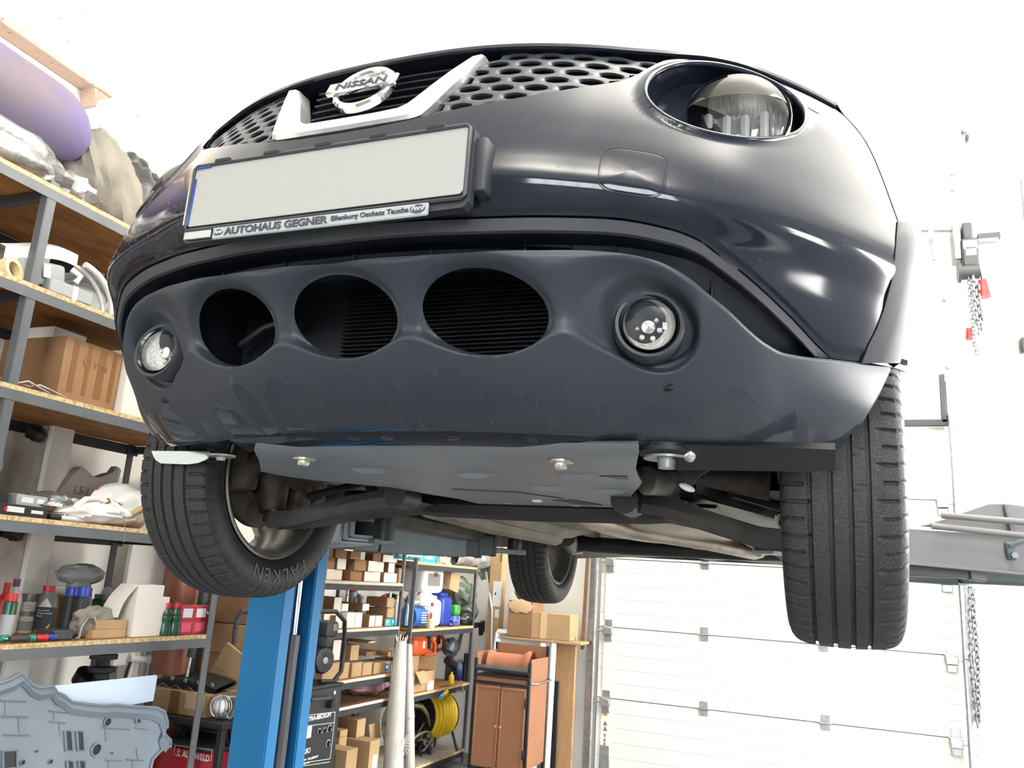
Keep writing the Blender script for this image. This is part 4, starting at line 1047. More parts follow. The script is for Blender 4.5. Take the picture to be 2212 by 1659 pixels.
for s in (-1, 1):
    lift = lifts[s]
    # rear arm, three telescoping lengths
    A, B = Vector((s * 1.16, 2.28, 1.528)), Vector((s * .64, 2.70, 1.545)); d = (B - A).normalized()
    bm = BM(); tube_box(bm, A, A + d * .39, .09, .115); a_ = obj('rear_arm', bm, M_ARM, lift)
    bm = BM(); tube_box(bm, A + d * .36, A + d * .46, .082, .108); add_box(bm, A + d * .46, (.012, .09, .118), rot(0, 0, math.atan2(d.y, d.x))); obj('arm_extension', bm, M_CYL, a_)
    bm = BM(); tube_box(bm, A + d * .44, A + d * .53, .070, .092); add_box(bm, A + d * .53, (.012, .078, .098), rot(0, 0, math.atan2(d.y, d.x))); obj('arm_extension', bm, M_CYL, a_)
    bm = BM(); add_box(bm, A + d * .60 + Vector((0, 0, -.022)), (.17, .065, .022), rot(0, 0, math.atan2(d.y, d.x)), bev=.004); obj('pad_holder', bm, M_ARM, a_)
    bm = BM(); n_ = d.cross(Vector((0, 0, 1))).normalized()
    add_prism(bm, [(-.08, .05), (.20, .05), (-.0, .145), (-.08, .15)], A + n_ * .03, d, (0, 0, 1), .012); obj('arm_gusset', bm, M_ARM, a_)
    bm = BM(); add_box(bm, (s * 1.28, 2.22, 1.528), (.28, .10, .10), rot(0, 0, -s * .35), bev=.01); obj('arm_root', bm, M_ARM, a_)
    pad(s * .66, 2.665, 1.60, 1.53)
    # front arm, nested tubes with open ends
    A, B = (Vector((-1.33, 2.08, 1.53)) if s < 0 else Vector((.845, 1.567, 1.53))), Vector((s * .745, 1.46, 1.53)); d = (B - A).normalized(); Lg = (B - A).length
    bm = BM(); tube_box(bm, A, A + d * max(.04, Lg - .10), .125, .105); a_ = obj('front_arm', bm, M_ARML, lift)
    bm = BM(); tube_box(bm, A + d * .3, A + d * max(.06, Lg - .04), .104, .084); obj('arm_extension', bm, M_ARML, a_)
    bm = BM(); tube_box(bm, A + d * .4, A + d * (Lg + .01), .084, .064); obj('arm_extension', bm, M_ARML, a_)
    bm = BM(); add_box(bm, (s * .672, 1.455, 1.487), (.09, .07, .016), rot(0, 0, s * .8), bev=.003); obj('pad_holder', bm, M_ARM, a_)
    pad(s * .66, 1.445, 1.60, 1.49)
# broad beam, gusset and guard rods on the right-hand arm
Y = 2.0
def poly_y(name, px, y, th, m, parent):
    pts = [at_y(a, b_, y) for a, b_ in px]; bm = BM(); add_prism(bm, [(p.x, p.z) for p in pts], (0, y, 0), (1, 0, 0), (0, 0, 1), -th)
    bmesh.ops.bevel(bm, geom=bm.edges[:], offset=.004, segments=1, affect='EDGES'); return obj(name, bm, m, parent)
M_ARMW = mat('arm_light_grey', '#7f7e7f', 0.5, noise=0.08, nscale=10)
M_BEAM = mat('beam_grey', '#7c7b7d', 0.5, noise=0.08, nscale=10)
be = poly_y('carriage_beam', [(1900, 1140), (1968, 1143), (2250, 1160), (2250, 1245), (2196, 1236), (1965, 1216), (1900, 1210)], 2.0, .10, M_BEAM, lift)
poly_y('beam_flange', [(1900, 1203), (1965, 1210), (2250, 1238), (2250, 1248), (1965, 1219), (1900, 1212)], 1.975, .03, M_ARMW, be)
poly_y('beam_gusset', [(1985, 1136), (2040, 1122), (2135, 1087), (2172, 1086), (2260, 1100), (2260, 1164)], 2.03, .012, M_ARMW, be)
poly_y('gusset_rib', [(2168, 1088), (2178, 1088), (2196, 1158), (2184, 1158)], 2.01, .02, M_ARM, be)
poly_y('lower_rail', [(1900, 1208), (2095, 1230), (2098, 1252), (2085, 1250), (1900, 1240)], 2.06, .06, M_CYL, lift)
poly_y('rail_cap', [(2094, 1229), (2132, 1232), (2136, 1258), (2098, 1253)], 2.045, .07, M_ARMW, lift)
for a, b_ in (((2034, 1113), (2260, 1132)), ((2012, 1136), (2260, 1162))):
    bm = BM(); add_tube(bm, [at_y(*a, 1.93), at_y(*b_, 1.93)], .010, 10); obj('guard_rod', bm, M_ARMW, lift)
poly_y('lock_bracket', [(2172, 1170), (2192, 1170), (2197, 1210), (2178, 1208)], 1.98, .02, M_ARM, be)
bm = BM(); q = at_y(2193, 1199, 1.96); add_cyl(bm, q, q + Vector((0, .03, 0)), .010, n=6); obj('lock_nut', bm, M_ARML, be)
bm = BM(); add_tube(bm, [at_y(2180, 1180, 1.97), at_y(2260, 1150, 1.97)], .008, 8); obj('lock_lever', bm, M_ARM, be)
# ------------------------------------------------------------------ materials of the stores
M_OSB = mat('osb_board', '#a9793f', 0.75, noise=1, nscale=16, col2='#7d5226', stretch=(1, 0.35, 1), lo=0.35, hi=0.7, bump=0.2, bscale=40)
M_OSBE = mat('osb_edge', '#d3bd93', 0.8, noise=1, nscale=60, col2='#a98a5c', lo=0.4, hi=0.65)
M_RACK = mat('grey_painted_angle', '#5d6064', 0.45, spec=0.5, noise=0.12, nscale=10)
M_RACKD = mat('dark_painted_angle', '#35373a', 0.5, noise=0.12, nscale=10)
M_CARD = mat('cardboard', '#92704f', 0.85, noise=0.15, nscale=6)
M_CARDL = mat('pale_cardboard', '#b0926c', 0.85, noise=0.12, nscale=6)
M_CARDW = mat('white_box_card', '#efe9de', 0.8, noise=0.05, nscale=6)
M_TAPE = mat('brown_tape', '#7c5633', 0.35)
M_FILM = mat('crumpled_clear_film', '#b9bab8', 0.12, spec=0.9, noise=0.3, nscale=9, col2='#8d8c86', bump=1.0, bscale=26, metal=0.25)
M_PURP = mat('lilac_foam', '#6a5f86', 0.75, noise=0.35, nscale=3, col2='#746872', bump=0.08, bscale=120)
M_SACK = mat('beige_sackcloth', '#8a8479', 0.8, noise=0.25, nscale=6, col2='#6f695e', bump=0.8, bscale=11)
M_BAGB = mat('black_bin_bag', '#2b2c2d', 0.3, spec=0.7, bump=0.9, bscale=16)
M_BAGW = mat('white_carrier_bag', '#e4e2dd', 0.4, bump=0.6, bscale=14)
M_FOIL = mat('silver_foil', '#c2c4c4', 0.22, metal=0.85, bump=0.9, bscale=30)
M_BOXB = mat('black_carton', '#232428', 0.5)
M_LABEL = mat('white_label', '#e2e3e2', 0.55)
M_GREYB = mat('grey_part_plastic', '#9da0a1', 0.5)
M_BRONZE = mat('brass_parts', '#8d7443', 0.4, metal=0.7, noise=0.4, nscale=40)
M_GREEN = mat('green_bottle', '#1d6a3a', 0.3)
M_GREEND = mat('dark_green_bottle', '#1f4a35', 0.25)
M_BLUEC = mat('blue_plastic', '#2a3f94', 0.35)
M_TEAL = mat('teal_plastic', '#1f7f74', 0.35)
M_ORANGE = mat('orange_plastic', '#d2552a', 0.4)
M_YELLOW = mat('yellow_plastic', '#e0bd22', 0.45)
M_CRIMSON = mat('crimson_carton', '#b02a40', 0.5)
M_GREYM = mat('grey_metal_bottle', '#8a8783', 0.35, metal=0.3)
M_PURPC = mat('purple_cap', '#6b3f6e', 0.4)
M_COPPER = mat('brown_pvc_pipe', '#8a5440', 0.3, noise=0.12, nscale=5)
M_PINKP = mat('pink_cloth', '#cf9a94', 0.8, bump=0.5, bscale=20)

def depth_of(p): return (Vector(p) - CAM).dot(FWD)
def m_per_px(p): return depth_of(p) / FPX
def z_at(p, px, py): return at_x(px, py, p.x).z
def viewdir(p):
    d = CAM - Vector(p); d.z = 0; d.normalize(); return d, Vector((-d.y, d.x, 0))
def lump(bm, c, s, amp=0.15, freq=3.0, n=28, seed=0, M=None, flat=None):
    """a creased soft shape: ball with layered ridges; flat = height of the surface it lies on"""
    r_ = np.random.default_rng(seed); ph = r_.uniform(0, 6.28, (6, 4)); dr = r_.normal(size=(6, 3)); dr /= np.linalg.norm(dr, axis=1)[:, None]
    P = []
    for i in range(n):
        a = 2 * PI * i / n; row = []
        for j in range(n // 2 + 1):
            b = (-0.5 + j / (n // 2)) * PI
            d = np.array((math.cos(a) * math.cos(b), math.sin(a) * math.cos(b), math.sin(b)))
            f = 0
            for q in range(6): f += abs(math.sin(freq * (1 + q * .6) * float(d @ dr[q]) + ph[q, 0])) / (1.2 + q * .7)
            k = 1 + amp * (f - 1.2)
            v = Vector((d[0] * s[0] * k, d[1] * s[1] * k, d[2] * s[2] * k))
            if M is not None: v = M @ v
            v = v + Vector(c)
            if flat is not None and v.z < flat: v.z = flat
            row.append(v)
        P.append(row)
    add_grid(bm, P, cu=True)

# ------------------------------------------------------------------ the tall rack along the left wall
RX, RXB = -2.0, -2.64
LEVELS = [2.745, 2.345, 1.962, 1.502, 1.055]
rack = thing('storage_rack', 'tall grey steel angle rack with chipboard shelves along the left wall, nearest the camera', 'rack', (-2.32, 0.9, 0))
YA, YB_, YC = -0.45, 1.025, 2.245
for y in (YA, YB_, YC):
    for x, m_, w in ((RX, M_RACK, 1), (RXB + .02, M_RACKD, 0)):
        yy = y if x == RX else (2.19 if y == YC else y)
        bm = BM()
        add_box(bm, (x - .002, yy, 1.38), (.004, .038, 2.76)); add_box(bm, (x - .018, yy + (.018 if y == YC else -.018), 1.38), (.036, .004, 2.76))
        obj('upright', bm, m_, rack)
for li, zt in enumerate(LEVELS):
    js = [YA - .03, 0.30 + .13 * li % .5, 1.06 + [.65, .15, .28, .05, 0.0][li], YC + (-.01 if li != 4 else -.02)]
    js = sorted(js)
    for a, b_ in zip(js[:-1], js[1:]):
        if b_ - a < .05: continue
        bm = BM(); add_box(bm, ((RX + RXB) / 2 + .003, (a + b_) / 2, zt - .009), (RX - RXB - .012, b_ - a - .003, .018)); bd = obj('shelf_board', bm, M_OSB, rack)
        bm = BM(); add_box(bm, (RX - .001, (a + b_) / 2, zt - .009), (.003, b_ - a - .003, .0175)); obj('board_edge', bm, M_OSBE, bd)
    bm = BM(); add_box(bm, (RX, (YA + YC) / 2, zt - .038), (.004, YC - YA, .038)); add_box(bm, (RX - .018, (YA + YC) / 2, zt - .020), (.034, YC - YA, .004)); obj('front_rail', bm, M_RACK, rack)
    bm = BM(); add_box(bm, (RXB + .01, (YA + YC) / 2, zt - .045), (.006, YC - YA, .05)); obj('rear_rail', bm, M_RACKD, rack)
    for y in (YA, YB_, YC - .01):
        bm = BM(); add_box(bm, ((RX + RXB) / 2, y, zt - .040), (RX - RXB - .02, .030, .036)); obj('cross_member', bm, M_RACKD, rack)
for z in (1.90, 1.44):
    p = at_x(75 if z > 1.6 else 28, 938 if z > 1.6 else 1152, -2.595); bm = BM(); lump(bm, (-2.59, p.y, p.z), (.02, .045, .032), .25, 4, 20, 3); obj('rubber_blob', bm, M_BLACK, rack)

# ---- top shelf
Z = LEVELS[0]
bm = BM(); G = []
A, B = Vector((-2.13, -.30, 3.075)), Vector((-2.13, 1.20, 3.045))
for i in range(41):
    t = i / 40; c = A.lerp(B, t); k = 1.0 if t < .86 else math.sqrt(max(0.0, 1 - ((t - .86) / .145) ** 2)); row = []
    for q in range(40):
        a = 2 * PI * q / 40
        r_ = 1.0 - .16 * math.exp(-((a - 1.15) / .10) ** 2) - .05 * math.exp(-((a - 1.9) / .35) ** 2)
        row.append(c + Vector((.155 * k * r_ * math.cos(a), 0, (.152 * r_ * math.sin(a)) * k - .04 * (1 - k))))
    G.append(row)
add_grid(bm, G, cv=True); tag(obj('foam_roll', bm, M_PURP), 'lilac rolled-up foam mat with a rounded end lying on top of the rack', 'foam roll')
bm = BM()
lump(bm, (-2.14, .62, Z + .085), (.14, .55, .115), .22, 4.5, 44, 5, flat=Z + .002)
tag(obj('wrapped_bundle', bm, M_FILM), 'bundle in crumpled clear plastic film under the lilac foam roll', 'bundle')
bm = BM(); lump(bm, (-2.13, 1.13, Z + .05), (.12, .16, .07), .25, 5, 32, 8, flat=Z + .002); tag(obj('film_scrap', bm, M_FILM), 'loose end of crumpled clear film on the edge of the top shelf', 'plastic film')
bm = BM(); lump(bm, (-2.15, 1.34, Z + .16), (.13, .16, .24), .14, 3.6, 48, 11, flat=Z + .002, M=rot(.55, 0, 0)); tag(obj('cloth_sack', bm, M_SACK), 'full beige cloth sack slumped on the top shelf beside the foam roll', 'sack')
bm = BM(); lump(bm, (-2.40, 1.72, Z + .24), (.16, .17, .27), .16, 3.6, 48, 14, flat=Z + .002, M=rot(.25, 0, 0)); tag(obj('bin_bag', bm, M_BAGB), 'stuffed black plastic bag behind the beige sack on the top shelf', 'bag')

# ---- second shelf: white car parts
Z = LEVELS[1]
def dish(name, c, r, h, m_, label, cat, d=(1, -.5, .25), group=None, rings=((.55, .02), (.3, .035))):
    u, v, w = frame(Vector(d)); Mx = Matrix(((u.x, v.x, w.x, c[0]), (u.y, v.y, w.y, c[1]), (u.z, v.z, w.z, c[2]), (0, 0, 0, 1)))
    bm = BM(); prof = [(r * .98, -h), (r, -.005), (r * .97, 0), (r * .9, -.004), (r * .86, -h * .5)] + [(r * a, -h * .5 + b_) for a, b_ in rings] + [(.0008, -h * .5 + rings[-1][1])]
    add_lathe(bm, prof, Mx, 40); return tag(obj(name, bm, m_), label, cat, group)
dish('wheel_cover', (-2.13, .66, Z + .13), .11, .06, M_WHITEP, 'white bowl-shaped wheel cover at the near end of the second shelf', 'cover', (.6, -.5, .9))
dish('wheel_cover', (-2.22, .80, Z + .09), .10, .05, M_WHITEP, 'white ribbed cover tipped between the bowl cover and the masking tape', 'cover', (.9, -.2, .5))
dish('vent_cover', (-2.22, 1.42, Z + .125), .135, .04, M_GREYB, 'grey round cover with concentric rings farthest along the second shelf', 'cover', (.8, -.5, .7), rings=((.7, .012), (.68, .0), (.5, .012), (.48, .0), (.25, .014)))
bm = BM(); p = Vector((-2.04, .955, Z + .03)); add_lathe(bm, [(.030, -.015), (.048, -.015), (.048, .015), (.030, .015), (.030, -.015)], Matrix.Translation(p) @ rot(0, PI / 2 - .25, .25), 32); tag(obj('tape_roll', bm, mat('masking_tape', '#d8c9a0', .7)), 'roll of cream masking tape standing on the second shelf by the upright', 'tape')
ht = thing('door_handle_module', 'white and grey lamp housing with curved white cowl leaning on the second shelf', 'housing', (-2.12, 1.06, Z))
bm = BM(); G = []
for i in range(16):
    a = -.5 + 1.9 * i / 15
    G.append([Vector((x, .93 + .30 * i / 15, Z + .155 + .055 * math.sin(a * 1.3) + dz)) for x, dz in ((-2.22, -.04), (-2.215, .0), (-2.10, .012), (-2.06, -.005), (-2.058, -.055))])
add_grid(bm, G); obj('cowl', bm, M_WHITEP, ht)
bm = BM(); add_box(bm, (-2.12, 1.09, Z + .075), (.13, .22, .095), rot(.22, 0, .15), bev=.015, seg=2); obj('body', bm, M_GREYB, ht)
bm = BM(); add_box(bm, (-2.048, 1.10, Z + .085), (.006, .035, .05), rot(.22, 0, .15)); obj('sticker', bm, M_LABEL, ht)
bm = BM(); add_tube(bm, [(-2.07, 1.22, Z + .14), (-2.05, 1.25, Z + .12), (-2.06, 1.24, Z + .09)], .012, 8); obj('connector', bm, M_WHITEP, ht)
bm = BM(); pts = [(-2.05, 1.24 + .19 * math.sin(a), Z + .005 + .17 * math.cos(a)) for a in np.linspace(0.1, 1.5, 20)]; add_tube(bm, pts, .013, 10); add_tube(bm, [(x - .03, y - .02, z - .01) for x, y, z in pts], .008, 8); tag(obj('curved_trim', bm, M_WHITEP), 'white curved ring trim standing between the lamp housing and the grey cover', 'trim')
bm = BM(); add_box(bm, (-2.05, 1.20, Z + .032), (.07, .19, .055), rot(0, 0, -.05), bev=.005); gb = tag(obj('grey_carton', bm, M_GREYB), 'small grey box with a tape strip on the second shelf under the curved trim', 'box')
bm = BM(); add_box(bm, (-2.05, 1.215, Z + .032), (.072, .022, .057), rot(0, 0, -.05)); obj('tape_strip', bm, M_LABEL, gb)

# ---- third shelf: cartons
Z = LEVELS[2]
def carton(name, x0, x1, y0, y1, z0, z1, m_, label, group=None, rz=0, mf=None, tape=None, cat='box', lab=None, flap=True):
    """axis-aligned carton; +X face may take another material (mf); tape = colour of the closing tape"""
    c = ((x0 + x1) / 2, (y0 + y1) / 2, (z0 + z1) / 2); Mr = rot(0, 0, rz)
    bm = BM(); t = bmesh.new(); bmesh.ops.create_cube(t, size=1.0)
    for v in t.verts: v.co = Vector((v.co.x * (x1 - x0), v.co.y * (y1 - y0), v.co.z * (z1 - z0)))
    bmesh.ops.bevel(t, geom=t.edges[:], offset=.0015, segments=1, affect='EDGES')
    merge(bm, t, Matrix.Translation(c) @ Mr)
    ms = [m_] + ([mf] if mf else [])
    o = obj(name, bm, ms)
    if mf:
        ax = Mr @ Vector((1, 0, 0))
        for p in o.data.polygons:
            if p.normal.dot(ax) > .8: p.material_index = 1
    tag(o, label, cat, group)
    def child(nm, cc, ss, m2):
        b2 = BM(); add_box(b2, cc, ss); T = Matrix.Translation(c) @ Mr @ Matrix.Translation(-Vector(c))
        for v in b2.verts: v.co = T @ v.co
        return obj(nm, b2, m2, o)
    if tape:
        child('closing_tape', (c[0], c[1], z1 + .0004), (x1 - x0 + .001, .045, .001), tape)
        child('closing_tape', (x1 + .0004, c[1], z1 - .03), (.001, .045, .06), tape)
    if flap: child('flap_seam', (c[0], c[1] + .0, z1 + .0002), (x1 - x0 - .004, .002, .0006), M_TAPE)
    if lab: child('address_label', (x1 + .0006, y0 + (y1 - y0) * lab[0], z0 + (z1 - z0) * lab[1]), (.001, (y1 - y0) * lab[2], (z1 - z0) * lab[3]), M_LABEL)
    return o, child
p0, p1 = at_x(118, 870, -2.09), at_x(243, 892, -2.09)
o, ch = carton('shipping_carton', -2.45, -2.09, p0.y, p1.y, Z + .001, Z + .265, M_CARD, 'large brown carton striped with parcel tape on the third shelf')
for f_, w in ((.18, .06), (.42, .045), (.66, .08), (.88, .05)):
    ch('parcel_tape', (-2.0895, p0.y + (p1.y - p0.y) * f_, Z + .15), (.001, (p1.y - p0.y) * w * 1.6, .21), M_TAPE)
text('carton_print', 'O ren', M_TAPE, o, (-2.0885, p0.y + (p1.y - p0.y) * .32, Z + .165), (0, 1, 0), (0, 0, 1), .05, bold=.001)
carton('white_carton', -2.40, -2.06, p1.y + .012, p1.y + .16, Z + .001, Z + .29, M_CARDW, 'tall cream-white carton standing behind the taped brown carton')
carton('small_carton', -2.42, -2.20, p0.y + .02, p0.y + .18, Z + .268, Z + .318, M_CARDW, 'flat white carton lying on top of the taped brown carton')
bm = BM(); add_box(bm, (-2.12, .70, Z + .045), (.12, .05, .085), rot(0, 0, .2), bev=.004); o = tag(obj('filter_box', bm, M_LABEL), 'small white and maroon box at the near end of the third shelf', 'box')
bm = BM(); add_box(bm, (-2.125, .675, Z + .045), (.122, .004, .06), rot(0, 0, .2)); obj('maroon_panel', bm, mat('maroon', '#6d2b36', .5), o)
bm = BM(); lump(bm, (-2.10, .83, Z + .03), (.07, .05, .04), .3, 5, 24, 21, flat=Z + .002); tag(obj('rag', bm, M_SACK), 'crumpled beige rag beside the upright on the third shelf', 'rag')
bm = BM(); lump(bm, (-2.16, .92, Z + .03), (.06, .07, .045), .35, 5, 24, 22, flat=Z + .002); tag(obj('gear_casting', bm, M_IRON), 'dark cast gear part behind the beige rag', 'part')
for k, (a, b_, lb) in enumerate((((1.00, .01), (1.20, .006), 'bent grey wire farthest from the wall on the third shelf'), ((1.05, .012), (1.27, .008), 'long bent grey wire at the foot of the taped brown carton'))):
    bm = BM(); add_tube(bm, [(-2.05 + .01 * k, a[0], Z + .02), (-2.03, a[0] + .06, Z + .012), (-2.025 - .012 * k, (a[0] + b_[0]) / 2, Z + .03), (-2.02, b_[0] - .04, Z + .012), (-2.03, b_[0], Z + .008)], .004, 6); tag(obj('wire_piece', bm, M_GALV), lb, 'wire')

# ---- fourth shelf
Z = LEVELS[3]
bm = BM(); G = []
carton('dark_carton', -2.40, -2.08, .98, 1.16, Z + .001, Z + .085, M_BOXB, 'flat dark grey carton at the near end of the fourth shelf')
bm = BM(); lump(bm, (-2.35, 1.15, Z + .19), (.10, .13, .20), .10, 5, 32, 31, flat=Z + .09); tag(obj('wrapped_stack', bm, mat('thin_film', '#b7bcc4', .18, spec=.8, bump=.9, bscale=22)), 'tall stack in clear film at the near end of the fourth shelf', 'bundle')
o, ch = carton('parts_box', -2.20, -2.04, 1.10, 1.30, Z + .001, Z + .042, M_BOXB, 'black parts box with a white and red label on the fourth shelf edge')
ch('box_label', (-2.0394, 1.165, Z + .024), (.001, .07, .02), M_LABEL); ch('red_mark', (-2.0392, 1.125, Z + .024), (.001, .012, .014), M_RED); ch('box_print', (-2.0394, 1.255, Z + .022), (.001, .05, .012), M_LABEL)
o, ch = carton('parts_box', -2.25, -2.09, 1.20, 1.33, Z + .0445, Z + .085, M_GREYB, 'silver-grey box with white labels on top of the black parts box')
ch('box_label', (-2.0894, 1.245, Z + .066), (.001, .05, .02), M_LABEL); ch('box_print', (-2.0894, 1.30, Z + .066), (.001, .03, .016), M_LABEL)
bm = BM(); lump(bm, (-2.17, 1.42, Z + .055), (.11, .13, .055), .2, 5, 36, 33, flat=Z + .002); tag(obj('foil_packet', bm, M_FOIL), 'crumpled silver foil packet on the fourth shelf in front of the pillar', 'packet')
bm = BM(); add_cyl(bm, (-2.05, 1.36, Z + .012), (-2.05, 1.50, Z + .012), .010, n=12); mk = tag(obj('marker_tube', bm, M_LABEL), 'white tube with a black cap lying at the fourth shelf edge', 'tube')
bm = BM(); add_cyl(bm, (-2.05, 1.315, Z + .012), (-2.05, 1.365, Z + .012), .011, n=12); obj('cap', bm, M_BLACK, mk)
# printed food bag
M_PET = mat('grey_printed_bag', '#6f6260', 0.35, spec=.6, noise=.35, nscale=4, bump=.35, bscale=18)
bag = None
bm = BM(); G = []
q0, q1 = at_x(113, 1090, -2.22), at_x(238, 1090, -2.30); q0.z = q1.z = Z
for i in range(24):
    t = i / 23; c = q0.lerp(q1, t); row = []
    hgt = .235 + .02 * math.sin(t * 9) + (.03 if t > .85 else 0) - (.11 * max(0, .25 - t) / .25)
    th = .055 * math.sin(PI * min(1, max(0.02, t))) ** .6
    for q in range(20):
        s_ = q / 19
        if s_ < .5: z = hgt * s_ * 2; xx = th * math.sin(PI * s_ * 1.0) ** .7 * (1 - .6 * (z / .2))
        else: z = hgt * (1 - s_) * 2; xx = -th * .8
        row.append(c + Vector((xx + .02 * (z / .17), 0, z + .002)))
    G.append(row)
add_grid(bm, G, cv=True); bag = tag(obj('printed_bag', bm, M_PET), 'crumpled grey-brown printed bag reading 1.5-3 ani beside the white carrier bag', 'bag')
tp = at_x(150, 1068, -2.19); uu = (q1 - q0); uu.z = 0; uu.normalize()
text('bag_print', '1.5-3 ani', M_PAINTBLK, bag, (tp.x + .014, tp.y, tp.z + .004), (uu.x, uu.y, .02), (.12, 0, 1), .05, bold=.0012)
text('bag_print', 'Zahara', M_PAINTBLK, bag, (tp.x + .02, tp.y + .03, tp.z - .05), (uu.x, uu.y, .02), (.12, 0, 1), .035) if False else None
for k in range(2):
    b0 = at_x(150 + 58 * k, 1052 + k * 6, -2.20); bm = BM(); add_prism(bm, [(0, -.02), (.05, .0), (.05, .02), (0, .005)], b0, uu, (0, 0, 1), .002); obj('red_flash', bm, M_RED, bag)
# white carrier bag with metal parts
bm = BM(); cy0 = at_x(205, 1110, -2.10).y
lump(bm, (-2.10, cy0, Z + .045), (.09, .19, .050), .16, 4, 40, 41, flat=Z + .002)
lump(bm, (-2.20, at_x(255, 1110, -2.20).y, Z + .09), (.10, .15, .095), .16, 4, 36, 42, flat=Z + .002)
cb = tag(obj('carrier_bag', bm, M_BAGW), 'open white carrier bag full of brass and steel parts on the fourth shelf', 'bag')
bm = BM(); add_tube(bm, [(-2.05, cy0 - .15, Z + .05), (-2.04, cy0 - .11, Z + .095), (-2.05, cy0 - .05, Z + .103), (-2.04, cy0 + .03, Z + .09), (-2.02, cy0 + .09, Z + .05)], [.016, .012, .009, .012, .018], 10); obj('handle', bm, M_BAGW, cb)
for k in range(16):
    y = cy0 - .10 + .30 * rng.random(); x = -2.05 - .06 * rng.random(); z = Z + .070 + .022 * rng.random() - .02 * abs(y - cy0) / .2; bm = BM()
    if k % 3: add_lathe(bm, [(.008, -.008), (.017, -.008), (.017, .008), (.008, .008), (.008, -.008)], Matrix.Translation((x, y, z)) @ rot(rng.random() * 3, rng.random() * 3, 0), 14)
    else: add_cyl(bm, (x, y, z), (x + .02, y + .03, z + .02), .009, n=10)
    tag(obj('metal_fitting', bm, M_BRONZE), 'brass or steel fitting lying in the open white carrier bag', 'fitting', 'metal fittings in the white carrier bag')
bm = BM(); add_cyl(bm, (-2.04, cy0 + .12, Z + .05), (-2.03, cy0 + .21, Z + .11), .013, n=12); tag(obj('bamboo_tube', bm, M_CARDL), 'short tan tube sticking out of the white carrier bag', 'tube')
bm = BM(); add_tube(bm, [at_x(268, 1125, -1.985), at_x(270, 1140, -1.98), at_x(267, 1172, -1.98)], .0015, 6); tag(obj('hanging_thread', bm, M_SACK), 'thread hanging down in front of the fourth shelf rail', 'thread')

# ---- fifth shelf: bottles and tools
Z = LEVELS[4] + .001
def spot(px, py):
    p = at_z(px, py, Z); X = max(-2.42, min(-2.035, p.x))
    if X != p.x or (p - CAM).dot(FWD) < 0: p = at_x(px, py, X)
    return Vector((X, p.y, Z))
def back(px, X):
    p = at_x(px, 1330, X); return Vector((X, p.y, Z))
def bottle(name, px, pyb, pyt, wpx, prof, mats, label, cat='bottle', flatk=1.0, cap=None, capm=None, band=None, p=None):
    """turned bottle; prof = [(radius share, height share)], cap = height share where the cap starts"""
    p = spot(px, pyb) if p is None else p
    h = z_at(p, px, pyt) - Z; r = wpx * m_per_px(p) / 2
    d, u = viewdir(p); Mx = Matrix(((u.x, -d.x * flatk, 0, p.x), (u.y, -d.y * flatk, 0, p.y), (0, 0, 1, p.z), (0, 0, 0, 1)))
    bm = BM(); add_lathe(bm, [(.0005, 0)] + [(r * a, h * b_) for a, b_ in prof if cap is None or b_ <= cap] , Mx, 28, cap=True); o = tag(obj(name, bm, mats), label, cat)
    if cap is not None:
        bm = BM(); top = [(r * a, h * b_) for a, b_ in prof if b_ > cap]; add_lathe(bm, [(top[0][0], h * cap)] + top + [(.0005, top[-1][1])], Mx, 28); obj('cap', bm, capm, o)
    if band:
        for b0, b1, m2, k in band:
            bm = BM(); rb = r * k; a0 = -PI * .95; a1 = -PI * .05
            add_lathe(bm, [(rb, h * b0), (rb, h * b1)], Mx, 24, a0=a0, a1=a1); obj('label', bm, m2, o)
    return o, p, d, u, r, h
CAN = [(1, 0), (1, .80), (.95, .83), (.80, .84), (.80, .86), (.86, .86), (.86, 1.0)]
BOT = [(.95, 0), (1, .03), (1, .62), (.85, .72), (.42, .80), (.40, .84), (.42, .85), (.42, 1.0)]
SQ = [(.97, 0), (1, .03), (1, .55), (.80, .78), (.45, .86), (.45, .87), (.48, .88), (.48, 1.0)]
bottle('spray_bottle', 3, 1352, 1258, 30, BOT, M_RED, 'red bottle cut off by the left edge of the picture', p=back(3, -2.30))
bottle('cleaner_bottle', 20, 1352, 1250, 34, BOT, M_WHITEP, 'white bottle with purple cap behind the clear-bodied can at the left end', cap=.86, capm=M_PURPC, p=back(22, -2.36))
bottle('aerosol_can', 18, 1378, 1282, 28, CAN, M_GREEND, 'dark green can with red top at the left end of the bottle shelf', cap=.84, capm=M_RED, band=[(.02, .55, M_GREYB, 1.01)], p=back(18, -2.13))
o, p, d, u, r, h = bottle('brake_cleaner_can', 50, 1366, 1282, 31, [(1, 0), (1, .80), (.97, .83), (.97, .97), (1.02, .975), (1.02, 1.0)], M_LABEL, 'white and silver can with a dark red rim beside the grey oil bottle', cat='can', cap=.81, capm=M_GREYM, band=[(.05, .30, M_GREYB, 1.01), (.42, .55, M_GREYM, 1.01)])
for k, (zz, ww) in enumerate(((.70, .5), (.62, .6), (.36, .5), (.28, .4))):
    bm = BM(); add_box(bm, p + d * r * 1.015 + Vector((0, 0, h * zz)), (.001, r * ww, h * .012), rot(0, 0, math.atan2(d.y, d.x))); obj('label_print', bm, M_GREYM, o)
o, p, d, u, r, h = bottle('oil_bottle', 88, 1366, 1265, 50, SQ, M_GREYM, 'grey oil bottle with a red cap and a black label', flatk=.55, cap=.875, capm=M_RED)
bm = BM(); add_prism(bm, [(-.8, .08), (.75, .08), (.80, .52), (.62, .55), (-.62, .55), (-.8, .5)], p + d * r * .60, u * r, Vector((0, 0, h)), .0008); obj('black_label', bm, M_BOXB, o)
